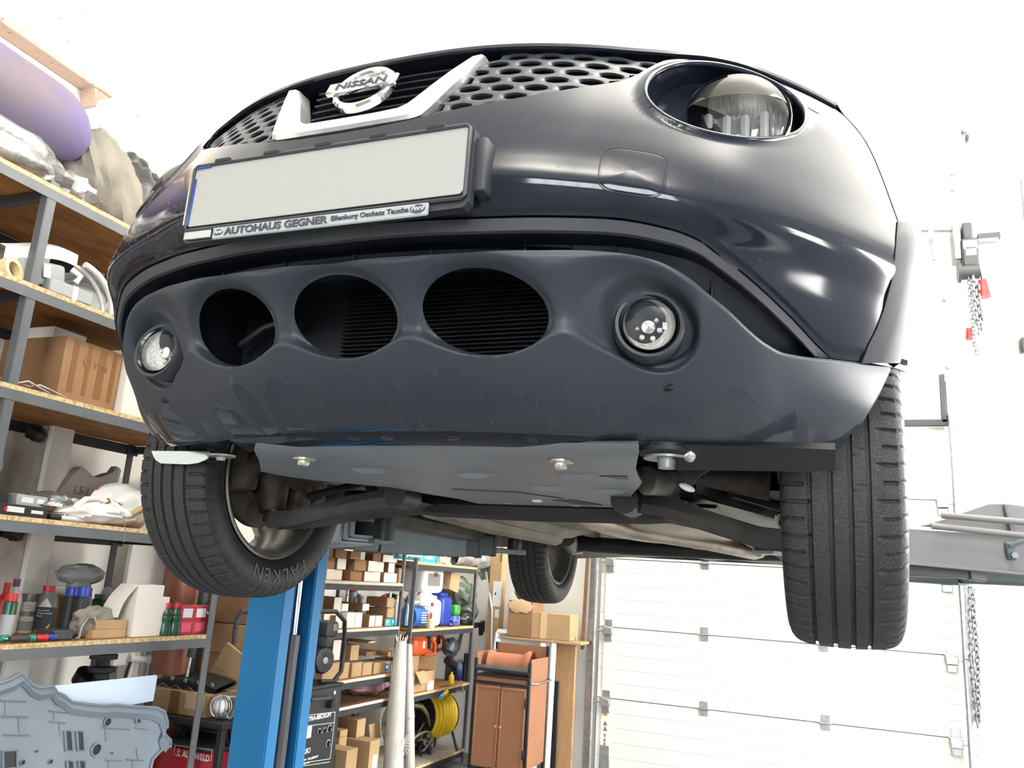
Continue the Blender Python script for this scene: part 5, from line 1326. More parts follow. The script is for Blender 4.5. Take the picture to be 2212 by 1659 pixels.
bm = BM(); add_prism(bm, [(-.55, .55), (.5, .55), (.0, .74)], p + d * r * .57, u * r, Vector((0, 0, h)), .0008); obj('white_triangle', bm, M_LABEL, o)
bm = BM(); add_prism(bm, [(.15, .08), (.45, .08), (.62, .22), (.50, .18)], p + d * r * .63, u * r, Vector((0, 0, h)), .0008); obj('yellow_flash', bm, M_YELLOW, o)
for k, s_ in enumerate(('Automatic', 'Transmission', 'Fluid')): text('label_lettering', s_, M_LABEL, o, p + d * r * .64 - u * r * .55 + Vector((0, 0, h * (.46 - .06 * k))), u, (0, 0, 1), .0105)
bottle('spray_can', 125, 1368, 1266, 31, CAN, mat('mustard_can', '#c9a53a', .35, noise=.5, nscale=14), 'yellow spray can with a big white cap between the oil bottle and the black cans', cat='can', cap=.81, capm=M_WHITEP, p=spot(125, 1362) + Vector((-.05, .02, 0)))
bottle('spray_can', 140, 1372, 1268, 33, CAN, M_BOXB, 'black spray can with a black and blue cap', cat='can', cap=.81, capm=M_BLUEC)
o, p, d, u, r, h = bottle('spray_can', 164, 1376, 1268, 31, CAN, M_BOXB, 'black spray can with an orange and pink stripe, in front of the wax bottle', cat='can', cap=.81, capm=M_BLUEC)
bm = BM(); add_prism(bm, [(-.45, .50), (.45, .50), (.2, .56), (-.2, .56)], p + d * r * .93, u * r, Vector((0, 0, h)), .001); obj('orange_flash', bm, M_ORANGE, o)
bm = BM(); add_prism(bm, [(-.15, .04), (.35, .04), (.1, .3), (-.1, .32)], p + d * r * .97, u * r, Vector((0, 0, h)), .001); obj('pink_flash', bm, mat('pink_print', '#d64f8d', .4), o)
o, p, d, u, r, h = bottle('wax_bottle', 199, 1360, 1283, 41, [(.95, 0), (1, .03), (1, .70), (.9, .78), (.95, .80), (.35, .86), (.30, .87), (.32, .88), (.32, 1)], M_GREEN, 'green car wax bottle with green cap and white label', cap=.875, capm=M_GREEN, band=[(.06, .62, M_LABEL, 1.012)])
text('wax_lettering', 'turtle', M_PAINTBLK, o, p + d * r * 1.04 - u * r * .72 + Vector((0, 0, h * .47)), u, (0, 0, 1), .0255, bold=.0006)
text('wax_lettering', 'wax', M_PAINTBLK, o, p + d * r * 1.04 - u * r * .25 + Vector((0, 0, h * .33)), u, (0, 0, 1), .0255, bold=.0006)
bottle('small_bottle', 178, 1352, 1276, 16, BOT, M_TEAL, 'bottle with a teal cap behind the striped black spray can', p=back(178, -2.22))
bottle('small_bottle', 184, 1346, 1270, 17, BOT, M_LABEL, 'white bottle with a dark red cap behind the teal-capped bottle', cap=.80, capm=M_RED, p=back(186, -2.34))
bm = BM(); p = back(158, -2.46); lump(bm, (-2.46, p.y, Z + .235), (.05, .11, .045), .2, 4, 28, 51); lump(bm, (-2.46, p.y, Z + .11), (.05, .07, .12), .15, 4, 24, 52, flat=Z + .001); tag(obj('folded_cloth', bm, M_GREYB), 'grey folded cloth draped over things at the back behind the spray cans', 'cloth')
# impact wrench lying behind
ay = back(222, -2.36).y
t_ = thing('air_tool', 'grey hand tool with yellow trigger lying behind the open white box', 'tool', (-2.36, ay, Z))
bm = BM(); add_cyl(bm, (-2.36, ay, Z + .155), (-2.36, ay + .22, Z + .13), .036, .024, 16); add_cyl(bm, (-2.36, ay + .02, Z + .15), (-2.34, ay + .04, Z + .002), .024, .022, 12); obj('body', bm, M_GREYB, t_)
bm = BM(); add_box(bm, (-2.325, ay + .03, Z + .105), (.014, .022, .024), bev=.003); obj('trigger', bm, M_YELLOW, t_)
bm = BM(); p = at_x(206, 1345, -2.09); lump(bm, (-2.10, p.y, Z + .080), (.045, .085, .040), .22, 3.5, 36, 55); lump(bm, (-2.10, p.y - .05, Z + .04), (.04, .05, .045), .2, 3.5, 28, 56, flat=Z + .001); tag(obj('work_glove', bm, M_SACK), 'crumpled grey-beige work glove in front of the green wax bottle', 'glove')
p = spot(188, 1380); bm = BM(); u_ = Vector((0, 1, 0)); add_tube(bm, [p - u_ * .058 + Vector((0, 0, .004)), p - u_ * .042 + Vector((0, 0, .005)), p - u_ * .036 + Vector((0, 0, .05)), p - u_ * .015 + Vector((0, 0, .082)), p + u_ * .015 + Vector((0, 0, .082)), p + u_ * .036 + Vector((0, 0, .05)), p + u_ * .042 + Vector((0, 0, .005)), p + u_ * .058 + Vector((0, 0, .004))], .006, 8); tag(obj('bracket_hook', bm, M_GALV), 'bent silver bracket like an arch standing at the shelf edge', 'bracket')
p = spot(241, 1379)
carton('small_carton', p.x - .075, p.x, p.y - .10, p.y + .07, Z, Z + .034, M_CARDL, 'small tan carton, lower one of two under the grey work glove')
carton('small_carton', p.x - .075, p.x - .002, p.y - .085, p.y + .07, Z + .0345, Z + .070, M_CARDL, 'small tan carton lying on another beside the open white box')
p = spot(300, 1378)
wb = thing('open_white_box', 'open white box with one flap hanging down on the bottle shelf', 'box', (p.x - .05, p.y, Z))
bm = BM(); x0, x1, y0, y1, hh = p.x - .10, p.x, p.y - .045, p.y + .10, .215
for c, s_ in (((x1, (y0 + y1) / 2, Z + hh / 2), (.003, y1 - y0, hh)), ((x0, (y0 + y1) / 2, Z + hh / 2), (.003, y1 - y0, hh)), (((x0 + x1) / 2, y0, Z + hh / 2), (x1 - x0, .003, hh)), (((x0 + x1) / 2, y1, Z + hh / 2), (x1 - x0, .003, hh)), (((x0 + x1) / 2, (y0 + y1) / 2, Z + .002), (x1 - x0, y1 - y0, .003))): add_box(bm, c, s_)
obj('box_body', bm, M_CARDW, wb)
bm = BM(); add_grid(bm, [[Vector((x, y0 - .001 - .085 * t - .02 * math.sin(PI * t), Z + hh - .135 * t)) for x in (x0, x1)] for t in np.linspace(0, 1, 8)]); bmesh.ops.solidify(bm, geom=bm.faces[:], thickness=.0025); obj('flap', bm, M_CARDW, wb)
p = spot(338, 1377); carton('white_carton', p.x - .10, p.x, p.y - .075, p.y + .045, Z, Z + .165, M_CARDW, 'plain white box next to the green bottles with red caps')
for k, (px, lb) in enumerate(((352, 'dark green bottle with red cap nearest the plain white box'), (372, 'dark green bottle with red cap nearest the red cartons'))):
    o, p, d, u, r, h = bottle('screen_wash_bottle', px, 1374 - k * 1, 1302, 27, [(1, 0), (1.05, .04), (.95, .32), (.80, .42), (1, .48), (.95, .68), (.38, .80), (.36, .84), (.42, .85), (.42, 1)], M_GREEND, lb, flatk=.7, cap=.845, capm=M_RED, band=[(.50, .66, M_BOXB, .97)])
p = spot(413, 1372); n_ = 0
for iy, ly in ((0, 'nearer'), (1, 'farther')):
    for iz, lz in ((0, 'lower'), (1, 'upper')):
        o, ch = carton('bulb_carton', p.x - .09, p.x, p.y - .085 + iy * .087, p.y + iy * .087, Z + iz * .063, Z + .0625 + iz * .063, M_CRIMSON, '%s %s crimson carton of four stacked at the end of the bottle shelf' % (lz, ly), cat='box', flap=False)
        ch('end_label', (p.x + .0006, p.y - .0425 + iy * .087, Z + .031 + iz * .063), (.001, .06, .04), M_LABEL if iz else mat('crimson_pale', '#d05a70', .5))
        if iy == 0: text('carton_lettering', 'MAX', M_LABEL, o, (p.x - .075, p.y - .0858, Z + .022 + iz * .063), (1, 0, 0), (0, 0, 1), .026)
        n_ += 1
sl = thing('spirit_level', 'yellow spirit level lying behind the red cartons', 'spirit level', (-2.22, 2.06, Z + .13))
q0, q1 = at_x(332, 1312, -2.22), at_x(446, 1325, -2.22)
bm = BM(); add_cyl(bm, q0, q1, .014, n=4); obj('bar', bm, M_YELLOW, sl)
bm = BM(); add_cyl(bm, q0.lerp(q1, .80), q1, .0155, n=4); obj('silver_end', bm, M_GALV, sl)
bm = BM(); add_box(bm, (-2.22, 2.06, Z + .055), (.05, .10, .11), bev=.004); tag(obj('support_block', bm, M_DKGREY), 'dark block under the yellow spirit level', 'block')
# tools along the edge
for k, (a, b_, m_, lb) in enumerate(((0, 17, M_TEAL, 'screwdriver with a teal handle at the left end of the bottle shelf'), (20, 64, M_DKGREY, 'dark grey tool handle lying at the shelf edge'), (63, 75, M_TEAL, 'short teal handle between the dark grey and the red handles'), (77, 103, M_RED, 'screwdriver with a red-orange handle at the shelf edge'), (104, 120, M_BLUEC, 'screwdriver with a blue handle next to the black case'))):
    q0, q1 = at_z(a, 1378, Z + .014), at_z(b_, 1379, Z + .014); x = max(-2.12, min(-2.03, q1.x)); q0.x = q1.x = x
    q0 = at_x(a, 1378, x); q1 = at_x(b_, 1379, x); q0.z = q1.z = Z + .0145
    o = thing('screwdriver', lb, 'screwdriver', (x, q1.y, Z))
    bm = BM(); L_ = (q1 - q0).length; dd = (q1 - q0).normalized(); add_tube(bm, [q0, q0 + dd * L_ * .2, q0 + dd * L_ * .5, q0 + dd * L_ * .85, q1], [.009, .013, .011, .0135, .008], 12); obj('handle', bm, m_, o)
    bm = BM(); add_cyl(bm, q0 + Vector((-.005, 0, 0)), q0 - dd * .06 + Vector((-.06, 0, -.008)), .003, n=8); obj('blade', bm, M_GALV, o)
q0 = at_z(118, 1380, Z); q1 = at_z(157, 1382, Z); x = max(-2.10, min(-2.03, q1.x))
q0, q1 = at_x(116, 1380, x), at_x(157, 1382, x); bm = BM(); add_box(bm, (x - .05, (q0.y + q1.y) / 2, Z + .019), (.10, abs(q1.y - q0.y), .037), bev=.004); tag(obj('bit_case', bm, M_DKGREY), 'flat black case beside the blue screwdriver handle', 'case')

# ------------------------------------------------------------------ under and behind the rack
# radiator with valve
ry0, ry1 = at_x(262, 1440, -2.70).y, at_x(335, 1440, -2.70).y
rd = thing('heating_panel', 'white panel radiator with thermostat valve on the left wall under the bottle shelf', 'radiator', (-2.70, (ry0 + ry1) / 2, .5))
bm = BM(); add_box(bm, (-2.70, (ry0 + ry1) / 2, .72), (.06, ry1 - ry0, .50), bev=.01)
for k in range(5): add_box(bm, (-2.667, ry0 + (k + .5) * (ry1 - ry0) / 5, .70), (.012, .028, .44), bev=.005)
obj('panel', bm, M_WALL, rd)
q = at_x(318, 1425, -2.64); bm = BM(); add_cyl(bm, q - Vector((.02, .10, -.01)), q, .017, n=14); add_cyl(bm, q, q + Vector((.03, .05, 0)), .026, .022, 16); obj('thermostat_valve', bm, M_WHITEP, rd)
bm = BM(); add_tube(bm, [q - Vector((.02, .09, 0)), q - Vector((.02, .11, .10)), q - Vector((.02, .16, .35))], .008, 8); obj('supply_pipe', bm, M_BLACK, rd)
# white board leaning behind the rack and the brown pipe
q0, q1 = at_x(258, 1300, -2.70), at_x(340, 1300, -2.70)
bm = BM(); add_box(bm, (-2.69, (q0.y + q1.y) / 2, 1.35), (.03, q1.y - q0.y, 1.02), bev=.004); tag(obj('white_board', bm, mat('glossy_white_board', '#e3e0da', .25)), 'glossy white board upright on the wall between the rack and the brown pipe', 'board')
q = at_x(392, 1320, -2.55); bm = BM(); add_cyl(bm, (-2.55, q.y, 0), (-2.55, q.y, 1.75), .115, n=32); add_lathe(bm, [(.115, 1.0), (.128, 1.01), (.128, 1.10), (.115, 1.11)], Matrix.Translation((-2.55, q.y, 0)), 32); tag(obj('drain_pipe', bm, M_COPPER), 'thick glossy brown plastic pipe standing behind the end of the rack', 'pipe')
bm = BM(); p = at_x(424, 1345, -2.45); add_tube(bm, [(-2.45, p.y, 0), (-2.45, p.y, 1.6)], .035, 12); tag(obj('black_pole', bm, M_BLACK), 'black pole standing beside the brown pipe', 'pole')
sp_ = thing('shock_absorber', 'dark shock absorber with a silver rod leaning by the brown pipe', 'shock absorber', (-2.38, 2.62, .7))
bm = BM(); a, b_ = at_x(412, 1420, -2.38), at_x(400, 1480, -2.38); c_ = at_x(438, 1300, -2.38); add_cyl(bm, a, c_, .022, .018, 14); add_cyl(bm, c_, c_ + (c_ - a).normalized() * .09, .026, .016, 14); obj('damper_tube', bm, M_DKGREY, sp_)
bm = BM(); add_cyl(bm, b_, a, .009, n=10); obj('damper_rod', bm, M_GALV, sp_)
# dark springs and mounts on the floor bench under the shelf
bm = BM(); q = at_x(218, 1455, -2.4); add_lathe(bm, [(.0005, -.05), (.055, -.05), (.055, -.03), (.035, -.02), (.035, .0), (.06, .01), (.06, .03), (.03, .035), (.03, .06), (.06, .065), (.06, .085), (.0005, .085)], Matrix.Translation(q), 24); add_cyl(bm, (q.x, q.y, .0), q, .03, n=10); tag(obj('rubber_mount', bm, M_DKGREY), 'stacked dark rubber mount standing under the bottle shelf', 'mount')
bm = BM(); q = at_x(192, 1470, -2.45); add_lathe(bm, [(.0005, .03), (.07, .03), (.07, -.02), (.0005, -.02)], Matrix.Translation(q) @ rot(0, .5, 0), 24); add_cyl(bm, (q.x, q.y, 0), q, .02, n=8); tag(obj('black_disc', bm, M_BLACK), 'black disc behind the pale blue sheet under the bottle shelf', 'disc')

# grey engine undertray leaning in the foreground, lower left
Xu = -1.72
def up(px, py): return at_x(px, py, Xu)
outl = [(-60, 1480), (0, 1483), (40, 1470), (62, 1457), (72, 1468), (84, 1482), (100, 1488), (128, 1484), (136, 1498), (150, 1504), (165, 1518), (195, 1522), (230, 1526), (260, 1524), (300, 1528), (345, 1530), (362, 1538), (367, 1560), (366, 1572), (358, 1577), (360, 1588), (371, 1600), (370, 1612), (350, 1620), (330, 1640), (318, 1680), (300, 1760), (296, 1960), (-60, 1960)]
M_UTRAY = mat('blue_grey_tray', '#76818c', 0.45, spec=.5, noise=.12, nscale=5, bump=.08, bscale=40)
tray = thing('engine_undertray', 'large blue-grey moulded engine undertray with slots leaning in the lower left foreground', 'undertray', (Xu, 1.0, 0))
def upd(px, py, o=0.0): p = up(px, py); return Vector((Xu + .10 * (p.z - .6) * -1 + o, p.y, p.z))
holes = [[(12, 1624), (42, 1622), (40, 1659), (10, 1662)], [(147, 1580), (162, 1580), (162, 1622), (147, 1622)], [(172, 1581), (187, 1581), (186, 1622), (172, 1622)], [(172, 1644), (186, 1644), (186, 1690), (172, 1690)], [(147, 1644), (161, 1644), (161, 1690), (147, 1690)], [(298, 1536), (308, 1535), (311, 1562), (301, 1563)]]
bm = BM(); A = [bm.verts.new(upd(*p)) for p in outl]; bm.faces.new(A)
bmesh.ops.triangulate(bm, faces=bm.faces[:])
r_ = bmesh.ops.extrude_face_region(bm, geom=bm.faces[:]); bmesh.ops.translate(bm, verts=[v for v in r_['geom'] if isinstance(v, bmesh.types.BMVert)], vec=(-.02, 0, 0))
obj('tray_panel', bm, M_UTRAY, tray, angle=math.radians(20))
rim_pts = [upd(*p, .004) for p in outl[:-3]]
bm = BM(); add_tube(bm, rim_pts, .006, 6); obj('rolled_rim', bm, M_UTRAY, tray)
bm = BM(); G = [[upd(p[0], p[1], .002), upd(p[0] * .97 + 2, p[1] + 14, .014), upd(p[0] * .96 + 2, p[1] + 26, .004)] for p in outl[1:22]]; add_grid(bm, G); obj('raised_border', bm, M_UTRAY, tray)
for h_ in holes:
    bm = BM(); add_tube(bm, [upd(*p, .004) for p in h_], .0045, 6, closed=True); rr_ = obj('slot_rim', bm, M_UTRAY, tray)
    bm = BM(); bm.faces.new([bm.verts.new(upd(*p, .003)) for p in h_]); obj('slot', bm, M_DARK, rr_)
for px, py, r in ((240, 1561, .013), (212, 1620, .018), (84, 1624, .003), (244, 1627, .003), (53, 1648, .007), (113, 1646, .006)):
    c = upd(px, py, .003); bm = BM(); add_lathe(bm, [(.0005, 0), (r, 0), (r * 1.0, .003), (r * 1.25, .004), (r * 1.4, 0)], Matrix.Translation(c) @ rot(0, PI / 2, 0), 24); obj('round_hole', bm, [M_DARK, M_UTRAY], tray)
    me_ = COL.objects[-1].data
    for pl in me_.polygons:
        pc = sum((me_.vertices[v].co for v in pl.vertices), Vector()) / len(pl.vertices); pl.material_index = 0 if (pc - c).length < r * .98 else 1
ribs = [((15, 1515), (70, 1517)), ((15, 1549), (72, 1550)), ((25, 1519), (25, 1548)), ((52, 1552), (52, 1588)), ((15, 1589), (72, 1589)), ((117, 1537), (155, 1541)), ((128, 1541), (127, 1560)), ((117, 1560), (150, 1563)), ((138, 1566), (138, 1593)), ((228, 1573), (288, 1576)), ((235, 1577), (235, 1603)), ((297, 1573), (325, 1577)), ((230, 1642), (265, 1643)), ((275, 1641), (310, 1642)), ((298, 1618), (300, 1640)), ((236, 1646), (236, 1662)), ((287, 1645), (287, 1662))]
for a, b_ in ribs:
    bm = BM(); add_tube(bm, [upd(*a, .001), upd(*b_, .001)], .0036, 6); obj('stiffening_rib', bm, M_UTRAY, tray)
# pale blue metal sheet behind it
q = [(80, 1492), (120, 1481), (338, 1458), (340, 1462), (331, 1514), (232, 1532), (60, 1560)]
bm = BM(); add_prism(bm, [(at_x(a, b_, -1.80).y, at_x(a, b_, -1.80).z) for a, b_ in q], (-1.80, 0, 0), (0, 1, 0), (0, 0, 1), -.006); tag(obj('metal_sheet', bm, mat('pale_blue_sheet', '#c3d2e4', .35, metal=.3)), 'pale blue metal sheet tucked behind the grey undertray', 'sheet')
# ------------------------------------------------------------------ carton pile, trolley and welder between the rack and the column
def boxd(name, c, s, m_, label, cat='box', group=None, rz=0, tilt=None, bev=.003):
    bm = BM(); add_box(bm, c, s, (tilt if tilt is not None else rot(0, 0, rz)), bev=bev); return tag(obj(name, bm, m_), label, cat, group)
def tape_on(o, c, s, m_=None):
    bm = BM(); add_box(bm, c, s); return obj('closing_tape', bm, m_ or M_TAPE, o)
o = boxd('shipping_carton', (-2.40, 2.96, .28), (.56, .32, .56), M_CARD, 'big brown carton at the bottom of the carton pile behind the blue column')
o = boxd('shipping_carton', (-2.42, 2.955, .735), (.50, .31, .34), M_CARD, 'large brown carton in the middle of the pile behind the blue column', rz=.04); tape_on(o, (-2.42, 2.955, .9055), (.50, .05, .001))
o = boxd('shipping_carton', (-2.44, 2.955, .985), (.44, .30, .155), M_CARDL, 'flat tan carton second from the top of the pile behind the column', rz=-.05)
o = boxd('shipping_carton', (-2.44, 2.955, 1.175), (.44, .31, .215), M_CARD, 'brown carton on top of the pile behind the blue column', rz=.03)
bm = BM(); pts = [at_y(x, y, 2.72) for x, y in ((490, 1388), (531, 1422), (500, 1512), (436, 1478))]
add_prism(bm, [(p.x, p.z) for p in pts], (0, 2.72, 0), (1, 0, 0), (0, 0, 1), -.02); fl = tag(obj('flattened_carton', bm, M_CARDL), 'flattened tan carton standing on its corner in front of the carton pile', 'cardboard')
bm = BM(); p = at_y(458, 1440, 2.712); add_box(bm, (p.x + .03, 2.714, p.z), (.10, .002, .004), rot(0, .3, 0)); obj('fold_line', bm, M_CARD, fl)
# trolley with the red welder
tr = thing('tool_trolley', 'black steel trolley beside the blue column carrying a carton and a work lamp', 'trolley', (-2.22, 2.60, 0))
bm = BM(); add_box(bm, (-2.22, 2.60, .625), (.46, .36, .03), bev=.004); obj('top_tray', bm, M_BLKST, tr)
for x in (-2.43, -2.01):
    for y in (2.44, 2.76):
        bm = BM(); add_box(bm, (x, y, .31), (.035, .035, .62), bev=.004); obj('leg', bm, M_BLKST, tr)
bm = BM(); add_box(bm, (-2.22, 2.60, .16), (.42, .32, .02)); obj('lower_shelf', bm, M_BLKST, tr)
wz = thing('welding_machine', 'red welding machine with white maker lettering under the black trolley top', 'welder', (-2.22, 2.6, .17))
bm = BM(); add_box(bm, (-2.23, 2.60, .335), (.37, .30, .32), bev=.012, seg=2); obj('case', bm, mat('welder_red', '#a81f2d', .35), wz)
bm = BM(); add_box(bm, (-2.23, 2.60, .505), (.36, .29, .02), bev=.004); obj('lid', bm, M_DKGREY, wz)
bm = BM(); add_tube(bm, [(-2.37, 2.6, .51), (-2.36, 2.6, .565), (-2.10, 2.6, .575), (-2.09, 2.6, .51)], .012, 8); obj('handle', bm, M_BLACK, wz)
q = at_y(382, 1621, 2.447); bm = BM()
for a, b_ in (((378, 1610), (458, 1620)), ((458, 1620), (456, 1643)), ((456, 1643), (376, 1630)), ((376, 1630), (378, 1610))):
    add_cyl(bm, at_y(*a, 2.448), at_y(*b_, 2.448), .0012, n=6)
obj('logo_frame', bm, M_LABEL, wz)
text('welder_lettering', 'ALFAWELD', M_LABEL, wz, at_y(393, 1634, 2.4475), (1, 0, -.02), (0, 0, 1), .040, bold=.0006, xs=.82)
bm = BM(); a = at_y(385, 1623, 2.4475); add_ball(bm, a + Vector((0, 0, .010)), (.004, .001, .004), 8); add_tube(bm, [a, a + Vector((.003, 0, -.012)), a + Vector((-.008, 0, -.024))], .002, 5); add_tube(bm, [a + Vector((.003, 0, -.012)), a + Vector((.012, 0, -.022))], .002, 5); add_tube(bm, [a + Vector((-.008, 0, -.004)), a + Vector((.010, 0, .002))], .0018, 5); obj('logo_figure', bm, M_LABEL, wz)
o = boxd('taped_carton', (-2.32, 2.60, .695), (.34, .26, .108), M_CARDL, 'tan carton with shiny brown tape on the trolley top'); tape_on(o, (-2.35, 2.469, .695), (.06, .002, .108)); tape_on(o, (-2.22, 2.4685, .71), (.12, .001, .07), mat('clear_tape', '#d6b48e', .12))
lp = thing('caged_work_lamp', 'caged inspection lamp with coiled grey cable on the trolley top by the blue column', 'lamp', (-2.08, 2.50, .64))
c = Vector((-2.085, 2.50, .70))
bm = BM(); add_ball(bm, c, .034, 16); obj('lamp_globe', bm, M_WHITEP, lp)
for k in range(6):
    a = PI * k / 6; bm = BM(); add_tube(bm, [c + Vector((.052 * math.cos(t) * math.cos(a), .052 * math.cos(t) * math.sin(a) - .0, .052 * math.sin(t))) for t in np.linspace(0, 2 * PI, 20)[:-1]], .0025, 6, closed=True); obj('cage_wire', bm, M_GALV, lp)
for k in range(6):
    bm = BM(); add_tube(bm, [Vector((-2.12 + .012 * k, 2.53 + .004 * k, .692)) + Vector((.012 * math.sin(t * 2), .055 * math.cos(t), .050 * math.sin(t))) for t in np.linspace(0, 2 * PI, 24)[:-1]], .005, 6, closed=True); obj('cable_loop', bm, M_GREYB, lp)
bp_ = thing('grille_part', 'black plastic grille frame with clips lying across the taped carton', 'car part', (-2.28, 2.58, .76))
q0, q1 = at_y(338, 1468, 2.52), at_y(466, 1490, 2.52)
bm = BM(); add_grid(bm, [[q0.lerp(q1, t) + Vector((0, .0, .022 * math.sin(PI * t))), q0.lerp(q1, t) + Vector((0, .14, .03 + .02 * math.sin(PI * t))), q0.lerp(q1, t) + Vector((0, .145, .012)), q0.lerp(q1, t) + Vector((0, .0, -.022 + .006 * math.sin(PI * t)))] for t in np.linspace(0, 1, 12)], cv=True); obj('frame', bm, M_BLACK, bp_)
for k in range(9):
    t = .06 + k * .11; p = q0.lerp(q1, t) + Vector((0, -.006, .02)); bm = BM(); add_box(bm, p, (.022, .012, .018), rot(0, .2, 0), bev=.003); obj('clip', bm, M_DKGREY if k % 2 else M_GREYM, bp_)
for k in range(4):
    t = .15 + k * .22; p = q0.lerp(q1, t); bm = BM(); add_tube(bm, [p + Vector((-.03, -.004, -.025)), p + Vector((0, -.012, -.008)), p + Vector((.04, -.004, -.03))], .003, 6); obj('wire', bm, M_GREYM, bp_)

# black welder with engine unit on top
WX = -1.72
wd_ = thing('power_welder', 'black welding power source with white lettering standing right of the blue column', 'welder', (-1.9, 2.80, 0))
bm = BM(); add_box(bm, (WX - .125, 2.79, .42), (.25, .42, .75), bev=.006); obj('cabinet', bm, mat('welder_black', '#26272a', .42, spec=.5), wd_)
bm = BM(); add_box(bm, (WX - .125, 2.79, .80), (.26, .43, .016), bev=.003); obj('top_cover', bm, M_BLKST, wd_)
for k, (x, y) in enumerate(((-.05, 2.64), (-.20, 2.64), (-.05, 2.94), (-.20, 2.94))):
    bm = BM(); add_cyl(bm, (WX + x, y - .02, .03), (WX + x, y + .02, .03), .045, n=16); obj('castor', bm, M_BLACK, wd_)
FX = WX + .0015
def wt(s, px, py, size, xs=1.0, bold=.0004):
    p = at_x(px, py, FX); return text('panel_lettering', s, M_PAINTWHT, wd_, (FX, p.y, p.z), (0, 1, 0), (0, 0, 1), size, xs=xs, bold=bold)
wt('ELEKTRA-BECKUM', 648, 1562, .029, xs=1.12, bold=.0012); wt('TURBO', 644, 1633, .036, xs=.85); wt('TYP   CO2-250/30 ET', 655, 1645, .014); wt('MIG   MAG', 656, 1652, .010)
for a, b_ in (((655, 1546), (724, 1538)), ((656, 1569), (722, 1561)), ((650, 1649), (713, 1639)), ((652, 1655), (712, 1646)), ((724, 1538), (722, 1561)), ((722, 1561), (713, 1639))):
    bm = BM(); add_cyl(bm, at_x(*a, FX), at_x(*b_, FX), .0015, n=6); obj('panel_line', bm, M_PAINTWHT, wd_)
def pdisc(name, px, py, r, m_, t=.012, par=wd_):
    p = at_x(px, py, FX); bm = BM(); add_cyl(bm, (WX, p.y, p.z), (WX + t, p.y, p.z), r, r * .9, 20); return obj(name, bm, m_, par)
for px, py, r in ((690, 1580, .010), (701, 1578, .010), (712, 1574, .013), (709, 1606, .013)):
    k_ = pdisc('control_knob', px, py, r, M_BLACK, .014)
    p = at_x(px, py, FX); bm = BM(); add_lathe(bm, [(r * 1.25, 0), (r * 1.45, 0), (r * 1.45, .0008), (r * 1.25, .0008)], Matrix.Translation((WX + .001, p.y, p.z)) @ rot(0, PI / 2, 0), 20, a0=.6, a1=5.6); obj('knob_scale', bm, M_PAINTWHT, k_)
    bm = BM(); add_box(bm, (WX + .0145, p.y, p.z - r * .3), (.001, .002, r)); obj('pointer', bm, M_PAINTWHT, k_)
pdisc('round_sticker', 724, 1496, .010, M_LABEL, .001); pdisc('torch_socket', 711, 1520, .024, M_BLACK, .03); pdisc('small_socket', 722, 1514, .014, M_CYL, .012)
p = at_x(666, 1582, FX); bm = BM(); add_box(bm, (WX + .001, p.y, p.z), (.001, .055, .055)); obj('meter_label', bm, M_LABEL, wd_)
q0, q1 = at_x(672, 1512, WX + .03), at_x(712, 1508, WX + .03)
bm = BM(); add_tube(bm, [q0 + Vector((-.03, 0, 0)), q0, q1, q1 + Vector((-.03, 0, 0))], .010, 8); obj('front_handle', bm, M_DKGREY, wd_)
gn = thing('engine_unit', 'small engine with black recoil fan in a tube frame atop the black welder', 'engine', (-1.85, 2.8, .81))
bm = BM(); a, b_ = at_x(668, 1322, -1.74), at_x(735, 1322, -1.74)
fr = [at_x(640, 1475, -1.76), at_x(640, 1345, -1.76), at_x(660, 1321, -1.76), at_x(726, 1321, -1.76), at_x(745, 1342, -1.76), at_x(744, 1400, -1.76), at_x(737, 1450, -1.76), at_x(720, 1472, -1.76), at_x(690, 1475, -1.76)]
fr[0].z = fr[-1].z = .822; add_tube(bm, fr, .012, 10); obj('tube_frame', bm, M_BLKST, gn)
bm = BM(); add_tube(bm, [p + Vector((-.18, 0, .0)) for p in fr], .012, 10); obj('tube_frame', bm, M_BLKST, gn)
bm = BM(); add_tube(bm, [at_x(505, 1392, -1.90), at_x(511, 1340, -1.90), at_x(522, 1322, -1.90), at_x(560, 1318, -1.90), at_x(640, 1340, -1.90)], .012, 10); obj('push_handle', bm, M_BLKST, gn)
c = at_x(699, 1426, -1.80); bm = BM(); Mx = Matrix.Translation(c) @ rot(0, PI / 2, -.25); add_lathe(bm, [(.068, -.05), (.070, 0), (.062, .012), (.054, .014), (.0005, .010)], Mx, 32); fan = obj('recoil_cover', bm, M_BLKST, gn)
for k in range(16):
    a = 2 * PI * k / 16; bm = BM(); add_cyl(bm, Mx @ Vector((.018 * math.cos(a), .018 * math.sin(a), .013)), Mx @ Vector((.055 * math.cos(a + .35), .055 * math.sin(a + .35), .014)), .0025, n=6); obj('cover_rib', bm, M_CYL, fan)
bm = BM(); add_lathe(bm, [(.018, .012), (.018, .016), (.0005, .017)], Mx, 16); obj('cover_badge', bm, M_GREYM, fan)
c = at_x(708, 1366, -1.82); bm = BM(); add_box(bm, (-1.84, c.y - .01, 1.075), (.12, .12, .085), bev=.02, seg=2); add_lathe(bm, [(.05, -.05), (.058, -.02), (.058, .0)], Matrix.Translation((-1.84, c.y - .01, 1.035)), 20); tk = obj('fuel_tank', bm, M_DKGREY, gn)
bm = BM(); add_box(bm, (-1.779, c.y + .012, 1.085), (.002, .05, .035)); obj('tank_label', bm, M_GREYM, tk)
bm = BM(); add_box(bm, (-1.87, 2.79, .89), (.12, .20, .15), bev=.02); obj('crankcase', bm, M_CYL, gn)

